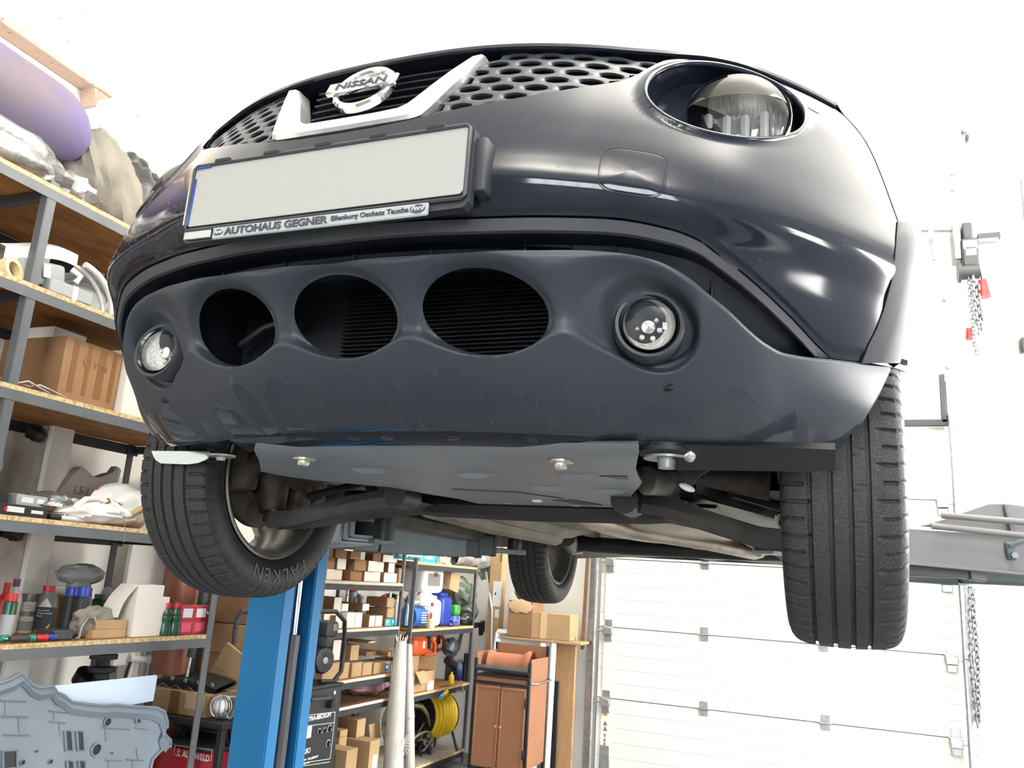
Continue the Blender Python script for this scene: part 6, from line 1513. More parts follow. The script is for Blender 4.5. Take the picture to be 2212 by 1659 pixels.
# ------------------------------------------------------------------ rear racks along the left wall
def rear_rack(name, label, y0, y1, levels, dep, m_edge=M_OSBE, H=1.60, posts=None):
    t = thing(name, label, 'rack', (-2.0 - dep / 2, (y0 + y1) / 2, 0))
    for y in (y0, y1):
        for x in (-2.0, -2.0 - dep + .02):
            bm = BM(); add_box(bm, (x - .002, y, H / 2), (.004, .020, H)); add_box(bm, (x - .014, y + (.008 if y == y1 else -.008), H / 2), (.026, .004, H)); obj('upright', bm, M_RACKD if x < -2.2 else M_RACK, t)
    for z, m_ in levels:
        bm = BM(); add_box(bm, (-2.0 - dep / 2, (y0 + y1) / 2, z - .009), (dep - .006, y1 - y0 - .004, .018)); b_ = obj('shelf_board', bm, m_, t)
        bm = BM(); add_box(bm, (-2.0, (y0 + y1) / 2, z - .009), (.003, y1 - y0 - .004, .017)); obj('board_edge', bm, m_edge, b_)
        bm = BM(); add_box(bm, (-2.003, (y0 + y1) / 2, z - .036), (.004, y1 - y0, .034)); obj('front_rail', bm, M_RACKD, t)
        bm = BM(); add_box(bm, (-2.0 - dep + .01, (y0 + y1) / 2, z - .036), (.006, y1 - y0, .034)); obj('rear_rail', bm, M_RACKD, t)
    return t
LA = [1.57, 1.325, 1.045, .752]
LB = [1.478, 1.020, .588]
ra = rear_rack('storage_rack', 'dark steel rack full of small cartons behind the blue column', 3.145, 4.085, [(z, M_OSB) for z in LA] + [(.60, M_WOODB), (.12, M_WOODB)], .52, m_edge=mat('pale_shelf_edge', '#cfc8ba', .7))
rb_ = rear_rack('storage_rack', 'dark steel rack with chainsaws and canisters in the far left corner', 4.265, 5.32, [(z, M_OSB) for z in LB] + [(.10, M_CONC)], .52, H=1.50)
ORD = ['first', 'second', 'third', 'fourth', 'fifth', 'sixth', 'seventh', 'eighth']
def pc(px_l, px_r, yt, yb, zb, label, X=-2.04, dep=.20, m_=None, mf=None, lab=None, name='small_carton', tape=None, group='small cartons on the rear rack'):
    """carton whose front (+X face) spans px_l..px_r; zb = base height"""
    a, b_ = at_x(px_l, yb, X), at_x(px_r, yb, X)
    zt = at_x(px_l, yt, X).z
    return carton(name, X - dep, X, a.y, b_.y - .003, zb, zt, m_ or M_CARD, label, group, mf=mf or M_CARDW, lab=lab, flap=False)  # +X end takes a second material, white by default
Zs = 1.326; H1 = .088
rows = [
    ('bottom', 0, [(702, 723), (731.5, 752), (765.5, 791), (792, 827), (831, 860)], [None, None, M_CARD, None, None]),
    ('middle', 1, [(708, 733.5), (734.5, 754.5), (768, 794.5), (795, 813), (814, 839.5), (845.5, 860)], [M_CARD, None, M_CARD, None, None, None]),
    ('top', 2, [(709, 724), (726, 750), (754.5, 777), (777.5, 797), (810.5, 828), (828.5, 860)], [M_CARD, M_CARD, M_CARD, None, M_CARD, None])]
hts = [.063, .067, .052]
for rn, ri, spans, fr_ in rows:
    z0 = Zs + sum(hts[:ri]) + ri * .0005
    for k, (a, b_) in enumerate(spans):
        A, B = at_x(a, 1230, -2.05), at_x(b_, 1230, -2.05); hh = hts[ri] * (1 - .03 * (k % 3) * (ri == 2)); dx = .012 * ((k * 7 + ri * 3) % 4)
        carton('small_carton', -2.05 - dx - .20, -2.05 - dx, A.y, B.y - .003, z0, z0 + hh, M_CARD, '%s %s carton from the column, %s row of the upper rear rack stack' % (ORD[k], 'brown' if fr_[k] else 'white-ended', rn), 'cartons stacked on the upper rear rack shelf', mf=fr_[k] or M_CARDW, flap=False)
carton('small_carton', -2.28, -2.07, at_x(862, 1230, -2.07).y - .0, at_x(862, 1230, -2.07).y + .03, Zs, Zs + .10, M_CARD, 'narrow carton closing the right end of the upper rear rack shelf', flap=False)
for k, (a, b_) in enumerate(((684, 760), (760, 850))):
    A, B = at_x(a, 1186, -2.30), at_x(b_, 1186, -2.30); bm = BM(); lump(bm, (-2.38, (A.y + B.y) / 2, 1.40), (.06, (B.y - A.y) * .48, .10), .18, 5, 32, 60 + k, flat=Zs + .001); tag(obj('film_bundle', bm, M_FILM), ('clear film bundle behind the cartons nearest the column', 'grey film bundle behind the cartons nearest the second rack')[k], 'bundle')
bm = BM(); p = at_x(768, 1160, -2.1); add_box(bm, (-2.12, p.y, 1.578), (.05, .16, .012), rot(0, 0, .3), bev=.004); tag(obj('hand_tool', bm, M_BLACK), 'dark flat tool lying on the top board of the rear rack', 'tool')
boxd('flat_panel', (-2.25, 3.55, 1.578), (.3, .5, .014), M_CARDW, 'pale flat panel lying on the top board of the rear rack', 'panel')
# second shelf of rack A
Z = 1.046
lbl = 'on the middle rear shelf'
pc(720, 737, 1290, 1318, Z + .085, 'white-ended brown carton set high at the column end ' + lbl, dep=.2, X=-2.08)
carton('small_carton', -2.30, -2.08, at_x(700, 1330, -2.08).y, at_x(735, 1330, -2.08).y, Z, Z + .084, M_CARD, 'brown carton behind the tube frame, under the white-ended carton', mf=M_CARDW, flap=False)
pc(723, 738.5, 1330, 1357, Z, 'white-ended carton in front row by the tube frame ' + lbl, dep=.14)
pc(747, 764.5, 1324, 1357, Z, 'tall white carton, nearer of two side by side ' + lbl, dep=.10, m_=M_CARDW)
pc(765, 781, 1324, 1357, Z, 'tall white carton, farther of two side by side ' + lbl, dep=.10, m_=M_CARDW)
pc(796, 809, 1330, 1356, Z, 'white carton with brown side, nearer of a low pair ' + lbl, dep=.16)
pc(809.5, 825, 1330, 1356, Z, 'white carton, farther of a low pair ' + lbl, dep=.16)
pc(738, 752, 1304, 1323, Z + .098, 'narrow white carton lying on the tall white pair ' + lbl, dep=.08, m_=M_CARDW, X=-2.07)
pc(782, 797, 1304, 1323, Z + .098, 'brown carton with white end lying on the tall white pair ' + lbl, dep=.20, X=-2.07)
pc(835, 850.5, 1314, 1337, Z + .054, 'cream-ended carton in the middle of the stack by the thermos bottle', dep=.16, mf=M_CARDL)
pc(835, 850.5, 1291, 1314, Z + .122, 'cream-ended carton on top of the stack by the thermos bottle', dep=.16, mf=M_CARDL)
tm = mat('turquoise_carton', '#2fb3c4', .5)
for k, (a, b_) in enumerate(((831, 844), (844.5, 856))):
    o, ch = pc(a, b_, 1337, 1355.5, Z, ('turquoise carton, nearer of two under the cream-ended stack', 'turquoise carton, farther of two under the cream-ended stack')[k], dep=.14, m_=M_CARD, mf=tm)
    p = at_x((a + b_) / 2, 1343, -2.0392); ch('white_print', (-2.0392, p.y - .005, p.z), (.001, .02, .018), M_LABEL)
def turned(name, px, yb, yt, wpx, X, zb, prof, m_, label, cat, cap=None, capm=None):
    p = at_x(px, yb, X); p.z = zb; h = at_x(px, yt, X).z - zb; r = wpx * m_per_px(p) / 2
    bm = BM(); add_lathe(bm, [(.0005, 0)] + [(r * a, h * b_) for a, b_ in prof if cap is None or b_ <= cap], Matrix.Translation(p), 20, cap=True); o = tag(obj(name, bm, m_), label, cat)
    if cap is not None:
        top = [(r * a, h * b_) for a, b_ in prof if b_ > cap]; bm = BM(); add_lathe(bm, [(top[0][0], h * cap)] + top + [(.0005, top[-1][1])], Matrix.Translation(p), 20); obj('cap', bm, capm, o)
    return o
turned('metal_jar', 748, 1305, 1273, 8, -2.32, Z, CAN, M_GALV, 'slim silver can at the back of the middle shelf nearest the column', 'can')
turned('metal_jar', 760, 1302, 1270, 21, -2.34, Z, [(1, 0), (1, .88), (.9, .9), (.9, 1)], M_GALVD, 'grey tin with red rim at the back of the middle shelf', 'tin', cap=.89, capm=M_RED)
turned('metal_jar', 777, 1305, 1283, 15, -2.30, Z, [(1, 0), (1.1, .3), (.7, .8), (.9, .85), (.9, 1)], M_GALV, 'silver lamp-shaped cup behind the cartons on the middle shelf', 'cup')
turned('plastic_bottle', 829, 1310, 1283, 9, -2.28, Z, BOT, M_RED, 'red-capped bottle behind the cream-ended cartons', 'bottle')
turned('plastic_bottle', 841, 1310, 1280, 13, -2.26, Z, BOT, M_WHITEP, 'white-capped bottle behind the cream-ended cartons', 'bottle')
turned('plastic_bottle', 856, 1330, 1287, 15, -2.15, Z, SQ, M_WHITEP, 'pale translucent bottle between the cartons and the thermos', 'bottle')
turned('thermos_bottle', 874.5, 1356, 1289, 14, -2.03, Z, [(1, 0), (1, .62), (.7, .75), (.55, .80), (.85, .81), (.85, .92), (.4, .93), (.4, 1)], mat('steel_blue', '#5d6f84', .25, metal=.6), 'dark steel-blue thermos bottle standing between the two rear racks', 'bottle', cap=.805, capm=M_DKGREY)
cb_ = thing('cable_coil', 'coil of grey cables hanging at the back of the middle rear rack shelf', 'cable', (-2.40, 3.9, Z))
for k in range(7):
    c = at_x(842 + k * 3, 1300, -2.36 - .008 * k); bm = BM(); add_tube(bm, [c + Vector((0, .20 * math.cos(t) * (1 - .04 * k), .075 * math.sin(t) * (1 - .06 * k) - .02)) for t in np.linspace(0, 2 * PI, 30)[:-1]], .007, 6, closed=True); obj('cable_loop', bm, M_CYL, cb_)
# third shelf of rack A
Z = .753; lbl = 'on the lower rear shelf'
o, ch = pc(793, 812, 1386, 1408, Z + .185, 'brown carton with a white label lying highest ' + lbl, dep=.24, mf=M_CARDL, X=-2.09, lab=(.5, .55, .5, .7))
pc(790, 812, 1408.5, 1428, Z + .105, 'brown carton under the highest labelled carton ' + lbl, dep=.24, mf=M_CARD, X=-2.10)
pc(836.5, 855, 1409, 1432, Z + .098, 'long brown carton with pale end nearest the film rolls', dep=.26, mf=M_CARDL, X=-2.04)
pc(755, 773, 1394, 1434, Z + .098, 'tall cream-ended carton by the tube frame ' + lbl, dep=.16, mf=M_CARDL, X=-2.05)
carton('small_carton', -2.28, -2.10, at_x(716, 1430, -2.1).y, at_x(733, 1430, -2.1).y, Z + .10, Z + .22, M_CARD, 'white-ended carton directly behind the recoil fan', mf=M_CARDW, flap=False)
for k, (a, b_, lb) in enumerate(((696, 731, 'long pale carton beside the tube frame, bottom row'), (732.5, 753, 'second pale carton from the tube frame, bottom row'), (759, 780.5, 'square tan carton mid bottom row'), (782.5, 802.5, 'fourth tan carton, beside the blue-labelled one, bottom row'))):
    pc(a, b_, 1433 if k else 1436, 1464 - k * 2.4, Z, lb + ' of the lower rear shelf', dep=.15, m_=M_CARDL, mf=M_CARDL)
o, ch = pc(806, 845, 1433, 1458, Z, 'pale carton with a blue and white label on the lower rear shelf', dep=.16, m_=M_CARDL, mf=M_CARDL)
p = at_x(836, 1442, -2.039); ch('blue_label', (-2.039, p.y, p.z), (.001, .055, .045), mat('label_blue', '#2563a8', .5)); ch('label_window', (-2.038, p.y - .004, p.z + .004), (.001, .024, .018), M_LABEL)
bm = BM(); p = at_x(790, 1485, -2.2); lump(bm, (-2.20, p.y, .66), (.10, .20, .055), .25, 4, 36, 71, flat=.602); tag(obj('textile_bundle', bm, mat('dusky_mauve_cloth', '#8d6a72', .8, bump=.6, bscale=14)), 'dusky mauve cloth bundle under the lower rear rack shelf', 'cloth')
bm = BM(); p = at_x(832, 1480, -2.2); lump(bm, (-2.20, p.y, .665), (.10, .11, .06), .2, 4, 32, 72, flat=.602); tag(obj('bin_bag', bm, M_BAGB), 'dark bag beside the mauve cloth under the lower rear rack shelf', 'bag')
# cartons on the floor in front of rack A
fl_ = [(727, 760, 1598, 1700, .30, 'tan carton nearest the welder on the floor, lower left of the floor cartons', .0, -1.78, .24), ]
def fcart(px_l, px_r, yt, zb, X, dep, label, **k):
    a, b_ = at_x(px_l, yt, X), at_x(px_r, yt, X); return carton('shipping_carton', X - dep, X, a.y, b_.y, zb, a.z, M_CARDL, label, flap=True, mf=M_CARDL, **k)
fcart(800.5, 821, 1602, .013, -1.86, .42, 'large tan carton with a label on the floor behind the film rolls', lab=(.6, .68, .45, .22))
fcart(750, 773, 1622, .013, -1.70, .30, 'tan carton on the floor next to the black welder', lab=None)
ztop = at_x(800.5, 1602, -1.86).z
a, b_ = at_x(769, 1590, -1.98), at_x(787, 1590, -1.98); carton('shipping_carton', -2.16, -1.98, a.y, b_.y, ztop + .001, at_x(769, 1556, -1.98).z, M_CARD, 'upright tan carton standing on the large floor carton', mf=M_CARDL)
a, b_ = at_x(734, 1590, -1.90), at_x(750, 1590, -1.90); carton('shipping_carton', -2.05, -1.90, a.y, b_.y, at_x(734, 1594, -1.90).z, at_x(734, 1579, -1.90).z, M_CARD, 'flat tan carton beside the upright one near the welder', mf=M_CARDL)
carton('shipping_carton', -2.05, -1.90, a.y, b_.y, .013, at_x(734, 1594, -1.90).z - .001, M_CARDL, 'tan carton under the flat one near the welder', mf=M_CARDL)
bm = BM(); pts = [at_x(x, y, -2.05) for x, y in ((797, 1566), (820, 1558), (823, 1593), (800, 1597))]; add_prism(bm, [(p.y, p.z) for p in pts], (-2.05, 0, 0), (0, 1, 0), (0, 0, 1), -.006); tag(obj('carton_flap', bm, M_CARDL), 'loose tan cardboard flap leaning behind the upright floor carton', 'cardboard')
# black and chrome tube frames
bm = BM(); add_tube(bm, [at_x(762, 1600, -2.2), at_x(765, 1545, -2.2), at_x(776, 1522, -2.2), at_x(792, 1516, -2.2), at_x(845, 1514, -2.2)], .022, 12); tag(obj('bent_tube', bm, M_BLKST), 'bent black tube under the rear rack behind the floor cartons', 'tube')
bm = BM(); add_tube(bm, [at_x(890, 1522, -2.15), at_x(908, 1525, -2.15), at_x(922, 1540, -2.15), at_x(931, 1575, -2.15), at_x(930, 1640, -2.15), at_x(922, 1652, -2.15)], .022, 14); tag(obj('chrome_tube_frame', bm, M_CHROME), 'bent chrome tube hoop behind the film rolls under the second rack', 'tube')
# rolls of film leaning on the rack
M_ROLL = mat('white_film_roll', '#d8d5cc', .45, noise=.15, nscale=6, col2='#b8b4aa', bump=.35, bscale=12, stretch=(1, 1, .3))
for k, (pts, r0, lb) in enumerate((([(867, 1385), (862, 1440), (855, 1540), (850, 1660)], [.035, .048, .058, .062], 'thick white film roll with frayed ends leaning on the rear rack'), ([(884, 1392), (884, 1480), (885, 1560), (885, 1660)], [.018, .028, .032, .034], 'thinner white film roll leaning beside the thick one'))):
    o = thing('film_roll', lb, 'roll', (-1.93, 4.0 + k * .12, 0))
    P_ = [at_x(x, y, -1.93) for x, y in pts]; P_.append(P_[-1] + (P_[-1] - P_[-2]) * 1.3); P_[-1].z = max(.002, P_[-1].z)
    bm = BM(); add_tube(bm, P_, r0 + [r0[-1]], 20); obj('roll', bm, M_ROLL, o)
    for j, t in enumerate((.42, .68)):
        c = P_[1].lerp(P_[3], t); rr_ = (r0[1] + (r0[3] - r0[1]) * t) * 1.03; bm = BM(); add_tube(bm, [c + Vector((rr_ * math.cos(q), rr_ * math.sin(q), .03 * math.cos(q))) for q in np.linspace(0, 2 * PI, 20)[:-1]], .003, 6, closed=True); obj('binding_cord', bm, M_GREYB, o)
    if k == 0:
        for j in range(14):
            c = P_[0]; a = 2 * PI * j / 14; bm = BM(); add_tube(bm, [c + Vector((.03 * math.cos(a), .03 * math.sin(a), -.005)), c + Vector((.04 * math.cos(a), .04 * math.sin(a), .02 + .01 * (j % 3)))], .003, 5); obj('frayed_strand', bm, M_ROLL, o)
        for j in range(16):
            c = P_[2].lerp(P_[3], .55) + Vector((.05, 0, 0)); a = 2 * PI * j / 16; bm = BM(); add_tube(bm, [c, c + Vector((.03, .08 * math.cos(a), .06 * math.sin(a)))], .002, 5); obj('frayed_strand', bm, M_ROLL, o)

# ---- rack B contents
Z = LB[0] + .001
o, ch = carton('printed_carton', -2.38, -2.06, at_x(850, 1195, -2.06).y, at_x(911, 1195, -2.06).y, Z, Z + .19, M_LABEL, 'white and dark teal printed carton on top of the second rear rack', mf=M_LABEL, flap=False)
q0, q1 = at_x(850, 1204, -2.058), at_x(911, 1204, -2.058)
ch('teal_band', (-2.0592, (q0.y + q1.y) / 2, Z + .045), (.0012, abs(q1.y - q0.y) * .98, .075), mat('dark_teal_print', '#1f6468', .5))
text('carton_lettering', 'www.pokem.eu', M_LABEL, o, (-2.058, q0.y + .07, Z + .032), (0, 1, 0), (0, 0, 1), .050, bold=.0008)
text('carton_lettering', 'BOX', M_PAINTBLK, o, (-2.058, q0.y + .02, Z + .115), (0, 1, 0), (0, 0, 1), .06, bold=.0012) if False else text('carton_lettering', 'OO', M_PAINTBLK, o, (-2.058, q0.y + .02, Z + .115), (0, 1, 0), (0, 0, 1), .06, bold=.0012)
o, ch = carton('printed_carton', -2.36, -2.04, at_x(912, 1195, -2.04).y + .004, at_x(946, 1195, -2.04).y, Z, Z + .13, M_LABEL, 'cyan and white carton beside the dark teal one on the second rear rack', mf=mat('cyan_print', '#35b8cf', .5), flap=False)
q0 = at_x(917, 1202, -2.039); ch('white_top', (-2.0392, q0.y + .09, Z + .098), (.001, .2, .055), M_LABEL); text('carton_lettering', 'mobihel', M_LABEL, o, (-2.0385, q0.y + .01, Z + .025), (0, 1, 0), (0, 0, 1), .042, bold=.0006)
bm = BM(); P_ = [at_x(x, y, -2.02) for x, y in ((948, 1202), (972, 1204), (970, 1214), (982, 1232), (975, 1236), (958, 1216), (947, 1214))]; add_prism(bm, [(p.y, p.z) for p in P_], (-2.02, 0, 0), (0, 1, 0), (0, 0, 1), .01); tag(obj('pink_cloth', bm, M_PINKP), 'pink cloth hanging over the edge of the second rear rack', 'cloth')
bm = BM(); c = at_x(963, 1192, -2.10); add_cyl(bm, (-2.10, c.y, c.z), (-2.06, c.y, c.z), .022, n=16); add_cyl(bm, (-2.30, c.y, c.z), (-2.10, c.y, c.z), .045, n=16); tag(obj('hub_part', bm, M_GREYB), 'grey round hub part between the cyan carton and the film roll', 'part')
rl = thing('wrapped_roll', 'long roll wrapped in clear film overhanging the end of the second rear rack', 'roll', (-2.06, 5.2, Z))
A, B = at_x(975, 1190, -2.10), at_x(1050, 1215, -2.02); A.z = Z + .085; B.z = Z + .07
bm = BM(); G = []
for i in range(36):
    t = i / 35; c = A.lerp(B, t); G.append([c + Vector((.085 * math.cos(a) * (1 + .09 * math.sin(5 * a + 13 * t) + .06 * math.sin(31 * t + 2 * a)), 0, .083 * math.sin(a) * (1 + .09 * math.sin(4 * a - 17 * t)))) for a in np.linspace(0, 2 * PI, 36)[:-1]])
add_grid(bm, G, cv=True); obj('film_wrap', bm, M_FILM, rl)
bm = BM(); c = B; lump(bm, c + Vector((.01, .03, -.03)), (.09, .06, .13), .25, 6, 36, 77); obj('bunched_end', bm, M_FILM, rl)
c0 = at_x(1042, 1125, -2.12); bm = BM(); lump(bm, (-2.16, at_x(1010, 1140, -2.16).y, Z + .24), (.08, .22, .07), .25, 5, 32, 78, M=rot(.25, 0, 0)); tag(obj('film_bundle', bm, M_FILM), 'second crumpled film roll lying on the overhanging wrapped roll', 'bundle')
# canisters etc.
Z = LB[1] + .001
def canister(y0, y1, zb, h, m_, label, X=-2.05, dep=.2, lab=True, capm=M_WHITEP):
    o = thing('canister', label, 'canister', (X - dep / 2, (y0 + y1) / 2, zb)); w = y1 - y0
    bm = BM(); add_box(bm, (X - dep / 2, (y0 + y1) / 2, zb + h * .42), (dep, w, h * .84), bev=min(w, dep) * .18, seg=3); add_box(bm, (X - dep / 2, (y0 + y1) / 2, zb + h * .88), (dep * .7, w * .8, h * .16), bev=.03, seg=2); obj('body', bm, m_, o)
    bm = BM(); add_tube(bm, [(X - dep * .35, y0 + w * .2, zb + h * .93), (X - dep * .35, y0 + w * .3, zb + h * 1.0), (X - dep * .35, y0 + w * .7, zb + h * 1.0), (X - dep * .35, y0 + w * .8, zb + h * .93)], .012, 8); obj('grip', bm, m_, o)
    bm = BM(); add_cyl(bm, (X - dep * .75, y0 + w * .3, zb + h * .93), (X - dep * .75, y0 + w * .3, zb + h * 1.02), .025, n=14); obj('screw_cap', bm, capm, o)
    if lab:
        bm = BM(); add_box(bm, (X + .0008, (y0 + y1) / 2 - w * .05, zb + h * .45), (.0012, w * .62, h * .42)); l = obj('label', bm, M_GREYM, o)
        text('label_lettering', 'NX', M_PAINTBLK, l, (X + .002, y0 + w * .42, zb + h * .56), (0, 1, 0), (0, 0, 1), .045, bold=.001)
    return o
ya, yb2 = at_x(912, 1330, -2.05).y, at_x(955, 1330, -2.05).y
canister(ya, yb2, Z, .235, M_WHITEP, 'white plastic canister, lower of two stacked on the second rear rack', lab=False)
canister(ya - .005, yb2 - .005, Z + .242, .215, M_WHITEP, 'white plastic canister with a grey label, upper of two stacked')
canister(yb2 + .006, at_x(977, 1330, -2.05).y, Z, .26, M_BLUEC, 'tall blue plastic canister next to the white stacked ones', lab=False, capm=M_BLUEC)
o = boxd('pale_carton', (-2.14, at_x(966, 1255, -2.1).y + .02, Z + .33), (.2, .17, .14), M_CARDL, 'pale carton lying tilted on the blue canister', tilt=rot(-.18, 0, 0))
o = turned('cleaner_bottle', 930, 1354, 1302, 17, -2.015, Z, [(.9, 0), (1, .03), (.95, .5), (.75, .7), (.35, .85), (.35, .87), (.42, .88), (.36, 1)], M_WHITEP, 'white household cleaner bottle with red cap in front of the white canisters', 'bottle', cap=.86, capm=M_RED)
p = at_x(929, 1330, -1.995); bm = BM(); add_lathe(bm, [(.0005, 0), (.018, 0), (.018, .002)], Matrix.Translation((-1.988, p.y, p.z)) @ rot(0, PI / 2, 0) @ Matrix.Diagonal((1.3, 1, 1, 1)), 20); l_ = obj('red_label', bm, M_RED, o)
bm = BM(); add_box(bm, (-1.987, p.y, p.z - .045), (.001, .02, .03)); obj('yellow_label', bm, M_YELLOW, o)
c = at_x(902, 1330, -2.06); bm = BM(); add_lathe(bm, [(.07, -.09), (.075, -.08), (.075, .08), (.07, .09), (.03, .09), (.03, -.09), (.07, -.09)], Matrix.Translation((-2.09, c.y, Z + .076)) @ rot(PI / 2, 0, 0), 28); o = tag(obj('blue_drum', bm, mat('bright_blue_plastic', '#2f63a8', .35)), 'blue round drum with white print lying by the white canisters', 'drum')
for k in range(5):
    bm = BM(); add_box(bm, (-2.0135, c.y + .02, Z + .105 - k * .016), (.001, .09, .006)); obj('print_line', bm, M_LABEL, o)
bm = BM(); p = at_x(911, 1302, -2.05); add_cyl(bm, (-2.05, p.y - .05, Z + .18), (-2.03, p.y + .07, Z + .165), .022, n=14); add_tube(bm, [(-2.05, p.y - .05, Z + .18), (-2.05, p.y - .12, Z + .175), (-2.06, p.y - .15, Z + .155)], .010, 8); tag(obj('white_hose_piece', bm, M_WHITEP), 'white ribbed hose piece lying on top of the blue drum', 'hose')
bm = BM(); p = at_x(1002, 1292, -2.12); lump(bm, (-2.16, p.y, Z + .25), (.11, .22, .10), .22, 4, 40, 81, M=rot(-.45, 0, 0)); lump(bm, (-2.14, p.y + .08, Z + .10), (.1, .10, .10), .2, 4, 32, 82, flat=Z); tag(obj('grey_green_bag', bm, mat('grey_green_film', '#6d7768', .3, spec=.7, bump=.9, bscale=16)), 'crumpled grey-green plastic bag heaped beside the blue canister', 'bag')
bm = BM(); p = at_x(1010, 1335, -2.05); lump(bm, (-2.08, p.y, Z + .055), (.07, .09, .055), .2, 4, 32, 83, flat=Z); tag(obj('black_bag', bm, M_BAGB), 'small black bag at the end of the second rear rack shelf', 'bag')
p = at_x(985, 1326, -2.04); boxd('green_packet', (-2.05, p.y, Z + .12), (.06, .09, .08), mat('bright_green_pack', '#3f9a3c', .4), 'bright green packet lying on the blue speckled packet', 'packet', bev=.012)
p = at_x(984, 1345, -2.03); boxd('blue_packet', (-2.05, p.y, Z + .04), (.07, .12, .078), mat('speckled_blue_pack', '#3f47a0', .4, noise=1, nscale=60, col2='#b9bfe0', lo=.55, hi=.6), 'blue speckled packet at the shelf edge beside the blue canister', 'packet', bev=.012)
q0, q1 = at_x(1022, 1352, -2.0), at_x(1046, 1354, -2.0); bm = BM(); add_box(bm, (-2.04, (q0.y + q1.y) / 2, q0.z), (.04, abs(q1.y - q0.y), .04), bev=.004); add_prism(bm, [(0, .03), (.06, .05), (.07, -.03), (.02, -.07)], (-2.03, q1.y - .05, q1.z), (0, 1, 0), (0, 0, 1), .03); tag(obj('steel_bracket', bm, M_BLKST), 'black steel bracket sticking out past the end of the second rear rack', 'bracket')
# chainsaws and boxes on the lower shelf
Z = LB[2] + .001
def chainsaw(c, label, s=1.0, rz=0.0):
    o = thing('chainsaw', label, 'chainsaw', c); M0 = Matrix.Translation(c) @ rot(0, 0, rz)
    bm = BM(); t = bmesh.new(); add_box(t, (0, 0, .10), (.16, .26, .15), bev=.045, seg=3); merge(bm, t, M0); t = bmesh.new(); add_ball(t, (.03, -.05, .17), (.07, .10, .05), 16); merge(bm, t, M0); obj('housing', bm, M_ORANGE, o)
    bm = BM(); add_tube(bm, [M0 @ Vector(v) for v in ((-.09, .08, .10), (-.09, .06, .24), (0, .04, .28), (.09, .06, .24), (.09, .08, .08))], .012, 8); obj('front_handle', bm, M_BLACK, o)
    bm = BM(); add_tube(bm, [M0 @ Vector(v) for v in ((.02, .12, .15), (.03, .20, .15), (.04, .27, .10), (.04, .27, .03), (.03, .18, .02), (.02, .12, .03))], .016, 8); obj('rear_handle', bm, M_ORANGE, o)
    bm = BM(); t = bmesh.new(); add_box(t, (.06, -.30, .08), (.008, .36, .07), bev=.003); merge(bm, t, M0); obj('guide_bar', bm, M_GALV, o)
    bm = BM(); t = bmesh.new(); add_box(t, (.082, .0, .11), (.004, .03, .05)); merge(bm, t, M0); obj('label', bm, M_LABEL, o)
    return o
pA, pB = at_x(915, 1425, -2.12), at_x(940, 1410, -2.25)
chainsaw(Vector((-2.22, pA.y + .02, Z + .187)), 'orange chainsaw resting on the cartons, nearer one')
chainsaw(Vector((-2.38, pB.y + .06, Z + .187)), 'orange chainsaw behind the other, its red rear handle pointing to the corner')
boxd('shipping_carton', (-2.32, pA.y + .06, Z + .095), (.30, .34, .18), M_CARD, 'brown carton carrying the two orange chainsaws', 'box')
oc = thing('open_carton', 'open tan carton with raised flaps in front of the chainsaws', 'box', (-2.08, at_x(915, 1480, -2.03).y, Z))
y0, y1 = at_x(891, 1490, -2.03).y, at_x(937, 1483, -2.03).y
bm = BM()
for c, s_ in (((-2.03, (y0 + y1) / 2, Z + .065), (.004, y1 - y0, .13)), ((-2.17, (y0 + y1) / 2, Z + .065), (.004, y1 - y0, .13)), ((-2.10, y0, Z + .065), (.14, .004, .13)), ((-2.10, y1, Z + .065), (.14, .004, .13)), ((-2.10, (y0 + y1) / 2, Z + .003), (.14, y1 - y0, .004))): add_box(bm, c, s_)
obj('box_body', bm, M_CARDL, oc)
for c, s_, t in (((-2.17, (y0 + y1) / 2, Z + .18), (.004, y1 - y0, .10), None), ((-2.00, y0 + .08, Z + .10), (.004, .14, .09), rot(0, -.6, 0)), ((-2.10, y1 + .01, Z + .17), (.14, .004, .09), rot(-.3, 0, 0))):
    bm = BM(); add_box(bm, c, s_, t); obj('flap', bm, M_CARDL, oc)
boxd('small_carton', (-2.015, y1 - .10, Z + .031), (.02, .09, .06), M_CARDW, 'thin pale carton in front of the open tan carton', bev=.001)
gr = thing('angle_grinder', 'black angle grinder with a grey disc guard lying beside the chainsaws', 'grinder', (-2.15, at_x(980, 1450, -2.1).y, Z))
c = at_x(984, 1447, -2.10); bm = BM(); add_tube(bm, [(-2.10, c.y - .17, Z + .17), (-2.10, c.y - .08, Z + .14), (-2.10, c.y, Z + .11)], [.03, .032, .028], 12); obj('motor_body', bm, M_BLACK, gr)
bm = BM(); add_lathe(bm, [(.0005, 0), (.065, 0), (.068, .012), (.062, .03)], Matrix.Translation((-2.09, c.y + .02, Z + .10)) @ rot(0, PI / 2, .3), 24); obj('disc_guard', bm, M_CYL, gr)
bm = BM(); p = at_x(978, 1412, -2.16); lump(bm, (-2.18, p.y, Z + .25), (.06, .085, .07), .2, 4, 32, 85); add_prism(bm, [(0, 0), (.07, .13), (.10, .12), (.06, -.02)], (-2.15, p.y + .04, Z + .27), (0, 1, 0), (0, 0, 1), .01); add_box(bm, (-2.18, p.y, Z + .09), (.05, .05, .18)); tag(obj('welding_helmet', bm, M_CYL), 'grey helmet with a pointed visor at the back of the chainsaw shelf', 'helmet')
turned('yellow_bottle', 974, 1480, 1452, 12, -2.06, Z, BOT, M_YELLOW, 'mustard yellow bottle standing beside the open tan carton', 'bottle')
p = at_x(994, 1462, -2.10); boxd('blue_case', (-2.12, p.y, Z + .07), (.10, .09, .14), M_BLUEC, 'blue case at the corner end of the chainsaw shelf', 'case', bev=.015)
